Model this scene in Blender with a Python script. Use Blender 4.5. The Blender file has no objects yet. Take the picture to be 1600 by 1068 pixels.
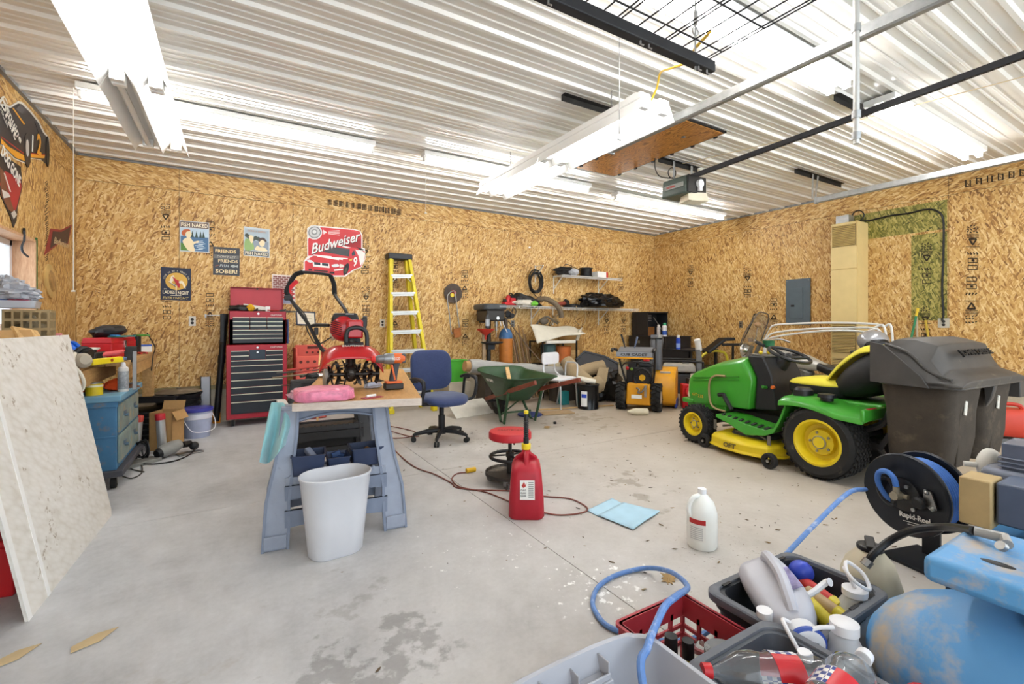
import bpy,bmesh,math,random
from mathutils import Vector,Matrix,Euler,noise as mnoise
PI=math.pi
scene=bpy.context.scene
COL=scene.collection
rnd=random.Random(11)

# ------------------------------------------------------------------ camera, sky, exposure
CAM_H,FPX,HOR=1.25,725.0,506.0
SY,CY=math.sin(math.radians(31.0)),math.cos(math.radians(31.0))
cd=bpy.data.cameras.new('camera')
cd.sensor_width=36.0
cd.lens=36.0*FPX/1600.0
cd.shift_y=(HOR-534.0)/1600.0
cd.clip_start=0.05
cam=bpy.data.objects.new('camera',cd)
COL.objects.link(cam)
cam.location=(0,0,CAM_H)
cam.rotation_euler=(math.radians(90),0,math.radians(-31))
scene.camera=cam

w=bpy.data.worlds.new('world')
scene.world=w
w.use_nodes=True
w.node_tree.nodes['Background'].inputs[0].default_value=(0.84,0.925,1.0,1)
w.node_tree.nodes['Background'].inputs[1].default_value=1.85
TUBE_STRENGTH=34.0

scene.view_settings.view_transform='Standard'
scene.view_settings.look='None'
scene.view_settings.gamma=1.0
scene.view_settings.exposure=0.92
scene.view_settings.use_curve_mapping=False

# ------------------------------------------------------------------ measuring helpers (true positions on known planes)
def _ray(px,py):
    u=(px-800.0)/FPX
    return SY+CY*u,CY-SY*u,(HOR-py)/FPX
def aT(px,py,t):
    a,b,c=_ray(px,py); return Vector((a*t,b*t,CAM_H+c*t))
def aZ(px,py,z=0.0):
    return aT(px,py,(z-CAM_H)/_ray(px,py)[2])
FZ=0.05  # floor level
def fl(px,py,h=0.0):
    return aZ(px,py,FZ+h)
def aY(px,py,Y):
    return aT(px,py,Y/_ray(px,py)[1])
def aX(px,py,X):
    return aT(px,py,X/_ray(px,py)[0])

# ------------------------------------------------------------------ materials
def lin(h):
    if not isinstance(h,str):return tuple(h)
    h=h.lstrip('#')
    o=[]
    for i in(0,2,4):
        c=int(h[i:i+2],16)/255.0
        o.append(c/12.92 if c<=0.04045 else((c+0.055)/1.055)**2.4)
    return tuple(o)
_MC={}
class NT:
    def __init__(s,name):
        s.m=bpy.data.materials.new(name); s.m.use_nodes=True
        s.t=s.m.node_tree; s.b=s.t.nodes['Principled BSDF']
    def n(s,typ,**kw):
        nd=s.t.nodes.new(typ)
        for k,v in kw.items():setattr(nd,k,v)
        return nd
    def l(s,a,b):s.t.links.new(a,b)
    def math(s,op,a,b=None,clamp=False):
        nd=s.n('ShaderNodeMath',operation=op); nd.use_clamp=clamp
        for i,x in enumerate((a,b)):
            if x is None:continue
            if isinstance(x,(int,float)):nd.inputs[i].default_value=x
            else:s.l(x,nd.inputs[i])
        return nd.outputs[0]
    def mix(s,f,a,b):
        nd=s.n('ShaderNodeMix',data_type='RGBA')
        for i,x in((0,f),(6,a),(7,b)):
            if isinstance(x,(int,float)):nd.inputs[i].default_value=x
            elif isinstance(x,tuple):nd.inputs[i].default_value=x[:3]+(1,)
            else:s.l(x,nd.inputs[i])
        return nd.outputs[2]
    def noise(s,vec,scale,detail=3,rough=0.55):
        nd=s.n('ShaderNodeTexNoise'); nd.inputs['Scale'].default_value=scale
        nd.inputs['Detail'].default_value=detail; nd.inputs['Roughness'].default_value=rough
        if vec is not None:s.l(vec,nd.inputs['Vector'])
        return nd.outputs['Fac']
    def obj(s):return s.n('ShaderNodeTexCoord').outputs['Object']
    def mapping(s,vec,scale=(1,1,1),rot=(0,0,0),loc=(0,0,0)):
        nd=s.n('ShaderNodeMapping')
        nd.inputs['Scale'].default_value=scale; nd.inputs['Rotation'].default_value=rot; nd.inputs['Location'].default_value=loc
        s.l(vec,nd.inputs['Vector']); return nd.outputs[0]
    def ramp(s,fac,stops):
        nd=s.n('ShaderNodeValToRGB'); cr=nd.color_ramp
        while len(cr.elements)<len(stops):cr.elements.new(0.5)
        for e,(p,c)in zip(cr.elements,stops):e.position=p; e.color=lin(c)+(1,)
        s.l(fac,nd.inputs[0]); return nd.outputs[0]
    def bump(s,h,strength,dist=0.01):
        nd=s.n('ShaderNodeBump'); nd.inputs['Strength'].default_value=strength; nd.inputs['Distance'].default_value=dist
        s.l(h,nd.inputs['Height']); s.l(nd.outputs[0],s.b.inputs['Normal'])

def mat(col,rough=0.5,metal=0.0,var=0.10,sc=9.0,bump=0.0,bsc=60.0,dirt=None,da=0.35,dsc=6.0,
trans=0.0,ior=1.45,alpha=1.0,emit=0.0,coat=0.0,stretch=None,sss=0.0,sheen=0.0):
    key=(col,rough,metal,var,sc,bump,bsc,dirt,da,dsc,trans,ior,alpha,emit,coat,stretch,sss,sheen)
    if key in _MC:return _MC[key]
    k=NT('m%03d'%len(_MC))
    c=lin(col)
    vec=k.obj()
    if stretch:vec=k.mapping(vec,stretch)
    nz=k.noise(vec,sc,4)
    lo=tuple(x*(1-var)for x in c); hi=tuple(min(1,x*(1+var)+0.004*var)for x in c)
    f=k.math('MULTIPLY_ADD',nz,2.2,True); f.node.inputs[2].default_value=-0.6
    base=k.mix(f,lo,hi)
    if dirt:
        d=k.noise(k.obj(),dsc,6,0.68)
        dm=k.math('MULTIPLY_ADD',d,6.0,True); dm.node.inputs[2].default_value=-6.0*(0.72-da*0.5)
        base=k.mix(dm,base,lin(dirt))
    k.l(base,k.b.inputs['Base Color'])
    k.b.inputs['Roughness'].default_value=rough
    k.b.inputs['Metallic'].default_value=metal
    k.b.inputs['IOR'].default_value=ior
    k.b.inputs['Transmission Weight'].default_value=trans
    k.b.inputs['Alpha'].default_value=alpha
    k.b.inputs['Coat Weight'].default_value=coat
    k.b.inputs['Sheen Weight'].default_value=sheen
    if sss:k.b.inputs['Subsurface Weight'].default_value=sss; k.b.inputs['Subsurface Radius'].default_value=(.01,.01,.01)
    if emit:
        k.b.inputs['Emission Color'].default_value=c+(1,); k.b.inputs['Emission Strength'].default_value=emit
    if bump:k.bump(k.noise(k.obj(),bsc,5),bump)
    _MC[key]=k.m
    return k.m

def osb_mat(name,axis,angs,tones,long=17.0,short=68.0):
    """oriented strand board: three layers of long thin flakes, each flake with its own tone"""
    k=NT(name)
    sep=k.n('ShaderNodeSeparateXYZ'); k.l(k.obj(),sep.inputs[0])
    cmb=k.n('ShaderNodeCombineXYZ')
    k.l(sep.outputs[axis],cmb.inputs[0]); k.l(sep.outputs[2],cmb.inputs[1])
    vec=cmb.outputs[0]
    wn=k.n('ShaderNodeTexNoise'); wn.inputs['Scale'].default_value=9; wn.inputs['Detail'].default_value=2
    k.l(vec,wn.inputs['Vector'])
    vm=k.n('ShaderNodeVectorMath',operation='MULTIPLY_ADD'); k.l(wn.outputs['Color'],vm.inputs[0])
    vm.inputs[1].default_value=(.012,.012,0); k.l(vec,vm.inputs[2])
    vec2=vm.outputs[0]
    val=sel=None
    for i,a in enumerate(angs):
        mp=k.mapping(k.mapping(vec2,rot=(0,0,a),loc=(3.1*i,1.7*i,0)),scale=(long,short,1))
        vo=k.n('ShaderNodeTexVoronoi'); vo.inputs['Scale'].default_value=1.0; k.l(mp,vo.inputs['Vector'])
        sp=k.n('ShaderNodeSeparateColor'); k.l(vo.outputs['Color'],sp.inputs[0])
        if val is None:val=sp.outputs[0]
        else:
            mk=k.math('GREATER_THAN',sp.outputs[1],0.52)
            mx=k.n('ShaderNodeMix',data_type='FLOAT'); k.l(mk,mx.inputs[0]); k.l(val,mx.inputs[2]); k.l(sp.outputs[0],mx.inputs[3])
            val=mx.outputs[0]
    big=k.noise(vec,1.3,3)
    v2=k.math('ADD',k.math('MULTIPLY',val,0.72),k.math('MULTIPLY',big,0.40))
    fine=k.noise(k.mapping(vec,scale=(30,160,1)),1.0,2)
    v3=k.math('ADD',v2,k.math('MULTIPLY',k.math('SUBTRACT',fine,0.5),0.22))
    k.l(k.ramp(v3,tones),k.b.inputs['Base Color'])
    k.b.inputs['Roughness'].default_value=0.55
    k.bump(val,0.25,0.002)
    return k.m

def wood_mat(name,c1,c2,scale=(2,2,14),rough=0.6,rings=5.0):
    k=NT(name)
    v=k.mapping(k.obj(),scale=scale)
    n1=k.noise(v,rings,4,.6)
    n2=k.noise(k.mapping(k.obj(),scale=tuple(s*5 for s in scale)),4.0,2)
    f=k.math('ADD',k.math('MULTIPLY',n1,.75),k.math('MULTIPLY',n2,.3))
    k.l(k.ramp(f,[(.3,c1),(.7,c2)]),k.b.inputs['Base Color'])
    k.b.inputs['Roughness'].default_value=rough
    return k.m

# ------------------------------------------------------------------ mesh building
def TR(loc=(0,0,0),rot=(0,0,0),sc=(1,1,1)):
    if isinstance(sc,(int,float)):sc=(sc,sc,sc)
    return Matrix.Translation(loc)@Euler([math.radians(a)for a in rot]).to_matrix().to_4x4()@Matrix.Diagonal((*sc,1))
def basis(o,x,y,z):
    m=Matrix.Identity(4)
    for i,a in enumerate((x,y,z)):
        for j in range(3):m[j][i]=a[j]
    m.translation=o
    return m
def cr(pts,n=6,closed=False):
    P=[Vector(p)for p in pts]; out=[]; N=len(P)
    rng=range(N)if closed else range(N-1)
    for i in rng:
        p0=P[(i-1)%N]if closed or i>0 else P[0]*2-P[1]
        p1,p2=P[i],P[(i+1)%N]
        p3=P[(i+2)%N]if closed or i+2<N else P[-1]*2-P[-2]
        for k in range(n):
            t=k/n
            out.append(0.5*((2*p1)+(p2-p0)*t+(2*p0-5*p1+4*p2-p3)*t*t+(3*p1-p0-3*p2+p3)*t**3))
    if not closed:out.append(P[-1].copy())
    return out
def rring(w,d,r,z=0.0,n=5,cx=0.0,cy=0.0):
    r=min(r,w/2-1e-4,d/2-1e-4); o=[]
    for(sx,sy,a0)in((1,1,0),(-1,1,90),(-1,-1,180),(1,-1,270)):
        for k in range(n+1):
            a=math.radians(a0+90*k/n)
            o.append(Vector((cx+sx*(w/2-r)+r*math.cos(a),cy+sy*(d/2-r)+r*math.sin(a),z)))
    return o
def circ(r,n=20,z=0.0,cx=0.0,cy=0.0,ry=None):
    ry=r if ry is None else ry
    return[Vector((cx+r*math.cos(2*PI*i/n),cy+ry*math.sin(2*PI*i/n),z))for i in range(n)]
_FC={}
def text_mesh(body,shear=0.0,bold=0.0):
    key=(body,shear,bold)
    if key not in _FC:
        c=bpy.data.curves.new('lettering','FONT'); c.body=body; c.shear=shear; c.offset=bold; c.resolution_u=2
        c.align_x='CENTER'; c.align_y='CENTER'; c.extrude=0.012
        o=bpy.data.objects.new('lettering',c); COL.objects.link(o)
        bpy.context.view_layer.update()
        me=o.evaluated_get(bpy.context.evaluated_depsgraph_get()).to_mesh()
        vs=[v.co.copy()for v in me.vertices]; fs=[tuple(p.vertices)for p in me.polygons]
        bpy.data.objects.remove(o); bpy.data.curves.remove(c)
        x0,x1=min(v.x for v in vs),max(v.x for v in vs); y0,y1=min(v.y for v in vs),max(v.y for v in vs)
        vs=[Vector(((v.x-(x0+x1)/2)/(x1-x0),(v.y-(y0+y1)/2)/(y1-y0),v.z))for v in vs]
        _FC[key]=(vs,fs)
    return _FC[key]

class MB:
    def __init__(s,T=None):s.v,s.f,s.mi,s.T,s.m=[],[],[],T or Matrix.Identity(4),0
    def add(s,vs,fs):
        o=len(s.v); s.v+=[s.T@Vector(p)for p in vs]
        for f in fs:s.f.append(tuple(o+i for i in f)); s.mi.append(s.m)
        return s
    def box(s,c,d,rot=None,top=None):
        """box at centre c with size d; top=(fx,fy) shrinks the upper face"""
        fx,fy=top or(1,1); T=TR(c,rot or(0,0,0)); x,y,z=d[0]/2,d[1]/2,d[2]/2
        vs=[(-x,-y,-z),(x,-y,-z),(x,y,-z),(-x,y,-z),(-x*fx,-y*fy,z),(x*fx,-y*fy,z),(x*fx,y*fy,z),(-x*fx,y*fy,z)]
        return s.add([T@Vector(p)for p in vs],[(0,3,2,1),(4,5,6,7),(0,1,5,4),(1,2,6,5),(2,3,7,6),(3,0,4,7)])
    def bb(s,a,b):
        return s.box([(a[i]+b[i])/2 for i in range(3)],[abs(b[i]-a[i])for i in range(3)])
    def bar(s,a,b,wd,th,up=(0,0,1)):
        a,b=Vector(a),Vector(b); x=(b-a).normalized(); y=Vector(up).cross(x)
        if y.length<1e-4:y=Vector((0,1,0)).cross(x)
        y.normalize(); z=x.cross(y); L=(b-a).length; T=s.T
        s.T=T@basis((a+b)/2,x,y,z); s.box((0,0,0),(L,wd,th)); s.T=T; return s
    def loft(s,rings,closed=True,caps=True,loop=False):
        n=len(rings[0]); vs=[p for r in rings for p in r]; fs=[]
        R=len(rings)
        for i in range(R if loop else R-1):
            for j in range(n if closed else n-1):
                a,b=i*n+j,i*n+(j+1)%n; c,d=((i+1)%R)*n+(j+1)%n,((i+1)%R)*n+j
                fs.append((a,b,c,d))
        if caps and closed and not loop:fs+=[tuple(reversed(range(n))),tuple(range((R-1)*n,R*n))]
        return s.add(vs,fs)
    def cyl(s,a,b,r,r2=None,n=16,caps=True):
        return s.tube([a,b],[r,r if r2 is None else r2],n,caps=caps)
    def tube(s,pts,r,n=8,closed=False,caps=True,ref=None,flat=1.0):
        P=[Vector(p)for p in pts]; N=len(P); rr=r if isinstance(r,(list,tuple))else[r]*N
        rings=[]; nv=None
        for i in range(N):
            t=(P[(i+1)%N]-P[i-1])if closed else(P[min(i+1,N-1)]-P[max(i-1,0)])
            if t.length<1e-9:t=Vector((0,0,1))
            t.normalize()
            if nv is None:
                nv=Vector(ref)if ref else(Vector((0,0,1))if abs(t.z)<0.9 else Vector((1,0,0)))
            nv=nv-t*nv.dot(t)
            if nv.length<1e-6:nv=t.orthogonal()
            nv.normalize(); bn=t.cross(nv)
            rings.append([P[i]+rr[i]*(math.cos(2*PI*k/n)*nv*flat+math.sin(2*PI*k/n)*bn)for k in range(n)])
        return s.loft(rings,caps=caps,loop=closed)
    def lathe(s,prof,n=24,o=(0,0,0),ax=(0,0,1),sx=1.0,sy=1.0,caps=True):
        z=Vector(ax).normalized(); x=z.orthogonal().normalized()if abs(z.z)<.99 else Vector((1,0,0)); y=z.cross(x); o=Vector(o)
        rings=[[o+z*h+(x*math.cos(2*PI*k/n)*sx+y*math.sin(2*PI*k/n)*sy)*max(r,1e-4)for k in range(n)]for r,h in prof]
        return s.loft(rings,caps=caps)
    def prism(s,poly,h,T=None):
        T0=s.T
        if T is not None:s.T=s.T@T
        n=len(poly); vs=[(p[0],p[1],0)for p in poly]+[(p[0],p[1],h)for p in poly]
        s.add(vs,[tuple(reversed(range(n))),tuple(range(n,2*n))]+[(i,(i+1)%n,n+(i+1)%n,n+i)for i in range(n)])
        s.T=T0; return s
    def ell(s,c,r,n=16,m=10,T=None):
        if isinstance(r,(int,float)):r=(r,r,r)
        vs,fs=[],[]; c=Vector(c)
        for i in range(m+1):
            ph=PI*i/m; rr=max(math.sin(ph),1e-4)
            for j in range(n):
                a=2*PI*j/n; p=Vector((r[0]*rr*math.cos(a),r[1]*rr*math.sin(a),r[2]*math.cos(ph)))
                vs.append(c+(T@p if T else p))
        for i in range(m):
            for j in range(n):fs.append((i*n+j,(i+1)*n+j,(i+1)*n+(j+1)%n,i*n+(j+1)%n))
        return s.add(vs,fs)
    def torus(s,c,R,r,ax=(0,0,1),n=28,k=8,flat=1.0):
        z=Vector(ax).normalized(); x=z.orthogonal().normalized(); y=z.cross(x); c=Vector(c)
        return s.tube([c+R*(math.cos(2*PI*i/n)*x+math.sin(2*PI*i/n)*y)for i in range(n)],r,k,closed=True,ref=z,flat=flat)
    def text(s,body,T,w,h,shear=0.0,bold=0.0,th=0.0):
        vs,fs=text_mesh(body,shear,bold); T0=s.T; s.T=s.T@T
        s.add([(v.x*w,v.y*h,0.0006+(v.z+.012)*0.05+th*(v.z>0))for v in vs],fs); s.T=T0; return s
    def flat(s,pts,nrm,th):
        """outline given as points on a real plane, thickened along nrm"""
        P=[Vector(p)for p in pts]; d=Vector(nrm)*th; n=len(P)
        return s.add(P+[p+d for p in P],[tuple(range(n)),tuple(reversed(range(n,2*n)))]+[(i,n+i,n+(i+1)%n,(i+1)%n)for i in range(n)])
    def grid(s,fn,nu,nv,th=0.0):
        P=[[Vector(fn(i/nu,j/nv))for j in range(nv+1)]for i in range(nu+1)]
        vs=[p for r in P for p in r]; W=nv+1
        fs=[(i*W+j,(i+1)*W+j,(i+1)*W+j+1,i*W+j+1)for i in range(nu)for j in range(nv)]
        return s.add(vs,fs)
    def build(s,name,mats,parent=None,bev=0.0,smooth=35,sub=0,solid=0.0,world=False,loc=None,rz=0.0,bseg=2,label=None,kind=None):
        me=bpy.data.meshes.new(name); me.from_pydata([tuple(v)for v in s.v],[],s.f)
        ms=mats if isinstance(mats,(list,tuple))else[mats]
        for m in ms:me.materials.append(m)
        if len(ms)>1:me.polygons.foreach_set('material_index',s.mi)
        bm=bmesh.new(); bm.from_mesh(me); bmesh.ops.recalc_face_normals(bm,faces=bm.faces); bm.to_mesh(me); bm.free()
        o=bpy.data.objects.new(name,me); COL.objects.link(o)
        if parent is not None:
            o.parent=parent
            if world:
                W=parent.matrix_basis
                q=parent
                while q.parent is not None:q=q.parent; W=q.matrix_basis@W
                me.transform(W.inverted())
        if loc is not None:
            if world:me.transform(Matrix.Translation(-Vector(loc)))
            o.location=loc; o.rotation_euler=(0,0,math.radians(rz))
        if smooth:
            me.shade_smooth(); me.set_sharp_from_angle(angle=math.radians(smooth))
        if solid:
            md=o.modifiers.new('solid','SOLIDIFY'); md.thickness=solid; md.offset=0
        if bev:
            md=o.modifiers.new('bev','BEVEL'); md.width=bev; md.segments=bseg; md.limit_method='ANGLE'; md.angle_limit=math.radians(40)
        if sub:
            md=o.modifiers.new('sub','SUBSURF'); md.levels=sub; md.render_levels=sub
        if label:o['label']=label
        if kind:o['kind']=kind
        return o

def tag(o,label,cat,group=None,kind=None):
    o['label']=label; o['category']=cat
    if group:o['group']=group
    if kind:o['kind']=kind
    return o
def thing(name,label,cat,loc=(0,0,0),rz=0.0,group=None,rot=None):
    o=bpy.data.objects.new(name,None); COL.objects.link(o); o.empty_display_size=0.1
    o.location=loc; o.rotation_euler=[math.radians(a)for a in rot]if rot else(0,0,math.radians(rz))
    return tag(o,label,cat,group)
def single(mb,name,mats,label,cat,loc=(0,0,0),rz=0.0,group=None,world=False,**kw):
    o=mb.build(name,mats,loc=loc,rz=rz,world=world,**kw)
    return tag(o,label,cat,group)
def kids(o):return[c for c in bpy.data.objects if c.parent==o]
def copy_tree(o,parent=None):
    c=o.copy(); COL.objects.link(c); c.parent=parent
    for ch in kids(o):copy_tree(ch,c)
    return c
def dup(o,label,loc,rz=None,group=None):
    c=copy_tree(o); c.location=loc
    if rz is not None:c.rotation_euler=(0,0,math.radians(rz))
    c['label']=label
    if group:c['group']=group
    return c
def struct(mb,name,mats,parent=None,**kw):
    o=mb.build(name,mats,parent,**kw); o['kind']='structure'; return o
def jit(a):return rnd.uniform(-a,a)

# common materials
WHITE=mat('#e8e8e4',.4,var=.04)
WHITE_PL=mat('#e9e9ec',.45,var=.03)
BLACK=mat('#141416',.5,var=.25)
BLACK_PL=mat('#1b1c1f',.42,var=.2,dirt='#6b6558',da=.1)
RUBBER=mat('#1d1c1b',.8,var=.2,dirt='#6a6052',da=.22,dsc=10)
CHROME=mat('#c9c9c6',.25,metal=1.0,var=.08)
STEEL=mat('#9a9a98',.38,metal=1.0,var=.12)
GALV=mat('#b4b6b6',.45,metal=.85,var=.15,sc=25)
DKSTEEL=mat('#3a3937',.45,metal=.7,var=.25)
RED=mat('#c01f26',.4,var=.08,dirt='#7a3a33',da=.05)
PINE=wood_mat('pine','#b3884f','#d9b57c',(1.2,9,9))
PLYW=wood_mat('plywood','#8a5a22','#c98f45',(9,.8,3),.55)
OLDWOOD=wood_mat('old_wood','#7d6a52','#b89f7c',(9,9,1.2))
CARD=mat('#b08a58',.8,var=.08,sc=20)

def blob(m,c,r,seed=0,amp=.25,fr=2.2,n=22,k=14,T=None,flatz=None,sq=1.0):
    """crumpled lump"""
    vs,fs=[],[]; c=Vector(c)
    for i in range(k+1):
        ph=PI*i/k
        for j in range(n):
            a=2*PI*j/n; d=Vector((max(math.sin(ph),1e-4)*math.cos(a),max(math.sin(ph),1e-4)*math.sin(a),math.cos(ph)))
            q=d*fr+Vector((seed*3.7,seed*1.3,seed*2.1))
            f=1+amp*mnoise.noise(q)+amp*.6*(abs(mnoise.noise(q*2.3))-.2)+amp*.25*mnoise.noise(q*5)
            if sq!=1:d=Vector([math.copysign(abs(e)**sq,e)for e in d])
            p=Vector((d.x*r[0]*f,d.y*r[1]*f,d.z*r[2]*f))
            if flatz is not None:p.z=max(p.z,flatz)
            vs.append(c+(T@p if T else p))
    for i in range(k):
        for j in range(n):fs.append((i*n+j,(i+1)*n+j,(i+1)*n+(j+1)%n,i*n+(j+1)%n))
    return m.add(vs,fs)
# ------------------------------------------------------------------ room shell
XL,XR,YB,HC=-1.455,7.475,6.72,3.10
YF=-1.6
TONES=[(.08,'#553614'),(.22,'#8f632e'),(.36,'#b28443'),(.54,'#c59a57'),(.72,'#d1ab6c'),(.95,'#e3c992')]
OSB_BACK=osb_mat('osb_back',0,(1.3,0.3,2.5,1.9),TONES)
OSB_SIDE=osb_mat('osb_side',1,(1.5,.5,1.15,1.95),TONES)
OSB_BAND=osb_mat('osb_band',0,(0.1,-0.25,0.4),TONES)
OSB_BAND_S=osb_mat('osb_band_side',1,(0.1,-0.25,0.4),TONES)
OSB_GREEN=osb_mat('osb_green',1,(1.45,.6,2.0),[(.14,'#3d3a12'),(.3,'#5f5f22'),(.5,'#807a33'),(.7,'#9c9147'),(.92,'#b8a860')])

def concrete(name,base,dark,light,stains):
    k=NT(name); v=k.obj()
    n1=k.noise(v,1.1,6,.62); n2=k.noise(v,9,5,.6); n3=k.noise(v,70,3)
    f=k.math('ADD',k.math('MULTIPLY',n1,.62),k.math('ADD',k.math('MULTIPLY',n2,.3),k.math('MULTIPLY',n3,.12)))
    base_c=k.ramp(f,[(.36,dark),(.5,base),(.66,light)])
    if stains:
        # worn tan grime towards the machines, white paint spots, dark oil spots
        sep=k.n('ShaderNodeSeparateXYZ'); k.l(v,sep.inputs[0])
        g=k.math('MULTIPLY_ADD',sep.outputs[0],.22,True); g.node.inputs[2].default_value=-.05
        gm=k.math('MULTIPLY',g,k.math('MULTIPLY_ADD',n1,1.5,True))
        base_c=k.mix(k.math('MULTIPLY',gm,.9),base_c,lin('#ad9d85'))
        for(x,y,r,sc,th,col,am)in((.40,1.70,.42,8.5,.50,'#6b6865',.5),(.35,2.05,.5,6.0,.60,'#8b8783',.4),(-.1,1.7,.9,5,.62,'#a5a19c',.5),
(2.6,2.5,.8,6,.6,'#7d715f',.5),(1.2,2.2,1.2,30,.70,'#efefec',.9),(1.45,1.6,.6,22,.62,'#f2f2f0',.9),(3.8,4.6,1.3,7,.58,'#8a7c66',.6),
(2.2,4.2,1.5,26,.66,'#6e5f49',.7),(2.2,1.4,1.2,55,.69,'#5a4934',.8)):
            d=k.n('ShaderNodeVectorMath',operation='DISTANCE'); k.l(v,d.inputs[0]); d.inputs[1].default_value=(x,y,0)
            fall=k.math('SUBTRACT',1.0,k.math('DIVIDE',d.outputs['Value'],r),True)
            m=k.math('GREATER_THAN',k.math('MULTIPLY',k.noise(v,sc,4,.6),k.math('MULTIPLY_ADD',fall,.25,False)),th)
            mm=k.math('MULTIPLY_ADD',fall,.35,False); mm.node.inputs[2].default_value=0.80
            soft=k.math('MULTIPLY_ADD',k.math('SUBTRACT',k.math('MULTIPLY',k.noise(v,sc,4,.6),mm),th),14.0,True); soft.node.inputs[2].default_value=0.0
            gate=k.math('MULTIPLY',fall,5.0,True)
            base_c=k.mix(k.math('MULTIPLY',k.math('MULTIPLY',soft,gate),am),base_c,lin(col))
    k.l(base_c,k.b.inputs['Base Color']); k.b.inputs['Roughness'].default_value=.62
    k.bump(n2,.12,.006)
    return k.m
FLOORM=concrete('concrete_floor','#bbbcbe','#a5a6a8','#cecfd1',True)
CURBM=concrete('concrete_curb','#b7ab93','#9c917c','#cbc0a8',False)

# floor slabs with the saw-cut joints between them
m=MB()
xs,ys=[XL-.2,1.45,5.0,XR+.2],[YF-.4,3.57,YB+.2]
for i in range(3):
    for j in range(2):
        g=.0022
        m.bb((xs[i]+(g if i else 0),ys[j]+(g if j else 0),FZ-.1),(xs[i+1]-(g if i<2 else 0),ys[j+1]-(g if j<1 else 0),FZ))
m.m=1; m.bb((xs[0],ys[0],-.12),(xs[-1],ys[-1],FZ-.05))
fl_o=struct(m,'floor',[FLOORM,mat('#3d3a36',.9)],smooth=0)

# ribbed steel ceiling, ribs run across the room
prof=[]
y=YF-.3
while y<YB:
    prof+=[(y,3.10),(y+.062,3.10),(y+.068,3.094),(y+.078,3.094),(y+.084,3.10),(y+.128,3.10),(y+.134,3.094),(y+.144,3.094),(y+.150,3.10),
(y+.200,3.10),(y+.212,3.078),(y+.236,3.078),(y+.248,3.10)]
    y+=.25
prof=[p for p in prof if p[0]<=YB+.02]
m=MB()
m.loft([[Vector((x,a,b))for a,b in prof]for x in(XL-.05,XR+.05)],closed=False)
CEILM=mat('#eae7e0',.34,var=.05,sc=3,coat=.2)
struct(m,'ceiling',CEILM,smooth=20)
m=MB(); m.bb((XL-.2,YF-.4,3.13),(XR+.2,YB+.2,3.2)); struct(m,'trim_1',WHITE,smooth=0)

# concrete curb + sill plate
SZ=.505
m=MB()
m.bb((XL-.2,YB,0),(XR+.2,YB+.2,SZ-.05)); m.bb((XL-.2,YF,0),(XL,YB,SZ-.05)); m.bb((XR,YF,0),(XR+.2,YB,SZ-.05))
struct(m,'baseboard_curb',CURBM,smooth=0)
m=MB()
m.bb((XL,YB-.012,SZ-.05),(XR,YB+.1,SZ)); m.bb((XR-.012,YF,SZ-.05),(XR+.1,YB,SZ)); m.bb((XL-.1,YF,SZ-.05),(XL+.012,YB,SZ))
struct(m,'trim_2',wood_mat('sill_plate','#7c6f4b','#a39467',(3,3,8)),smooth=0)

SEAM=2.82
def panels(name,matl,band,horiz,a0,a1,plane,side,cuts,hole=None):
    """wall of separate boards with thin gaps; horiz: 0 boards along x, 1 along y"""
    m=MB()
    def bd(u0,u1,z0,z1,mi):
        m.m=mi; g=.0022
        if horiz==0:m.bb((u0+g,plane,z0+g),(u1-g,plane+side*.012,z1-g))
        else:m.bb((plane,u0+g,z0+g),(plane+side*.012,u1-g,z1-g))
    E=[a0]+cuts+[a1]
    for i in range(len(E)-1):
        u0,u1=E[i],E[i+1]
        bd(u0,u1,SEAM,3.12,1)
        if hole and hole[0]<u1 and hole[1]>u0:
            h0,h1=max(u0,hole[0]),min(u1,hole[1])
            if h0-u0>.02:bd(u0,h0,SZ,SEAM,0)
            if u1-h1>.02:bd(h1,u1,SZ,SEAM,0)
            bd(h0,h1,SZ,hole[2],0); bd(h0,h1,hole[3],SEAM,0)
        else:bd(u0,u1,SZ,SEAM,0)
    m.m=2
    if horiz==0:m.bb((a0-.06,plane+side*.011,SZ-.04),(a1+.06,plane+side*.05,3.12))
    else:
        if hole:
            for u0,u1,z0,z1 in((a0,hole[0],SZ,3.12),(hole[1],a1,SZ,3.12),(hole[0],hole[1],SZ,hole[2]),(hole[0],hole[1],hole[3],3.12)):
                m.bb((plane+side*.011,u0,z0),(plane+side*.05,u1,z1))
        else:m.bb((plane+side*.011,a0,SZ-.04),(plane+side*.05,a1+.06,3.12))
    return struct(m,name,[matl,band,BLACK],smooth=0)
cutB=[aY(280,560,YB).x,aY(458,430,YB).x,aY(707,350,YB).x,aY(858,400,YB).x,5.9]
wall_back=panels('wall_back',OSB_BACK,OSB_BAND,0,XL,XR,YB,1,cutB)
cutR=[YF+.9,aX(1482,400,XR).y,3.05,aX(1219,330,XR).y,aX(1189,400,XR).y,aX(1094,400,XR).y]
cutR=sorted(set(round(c,3)for c in cutR))
wall_right=panels('wall_right',OSB_SIDE,OSB_BAND_S,1,YF,YB,XR,1,cutR)
WY1=aX(52,373,XL).y
WZ1=1.965
WIN=(WY1-1.35,WY1,1.18,WZ1)
wall_left=panels('wall_left',OSB_SIDE,OSB_BAND_S,1,YF,YB,XL,-1,[1.2,3.4,5.9],WIN)
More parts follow.
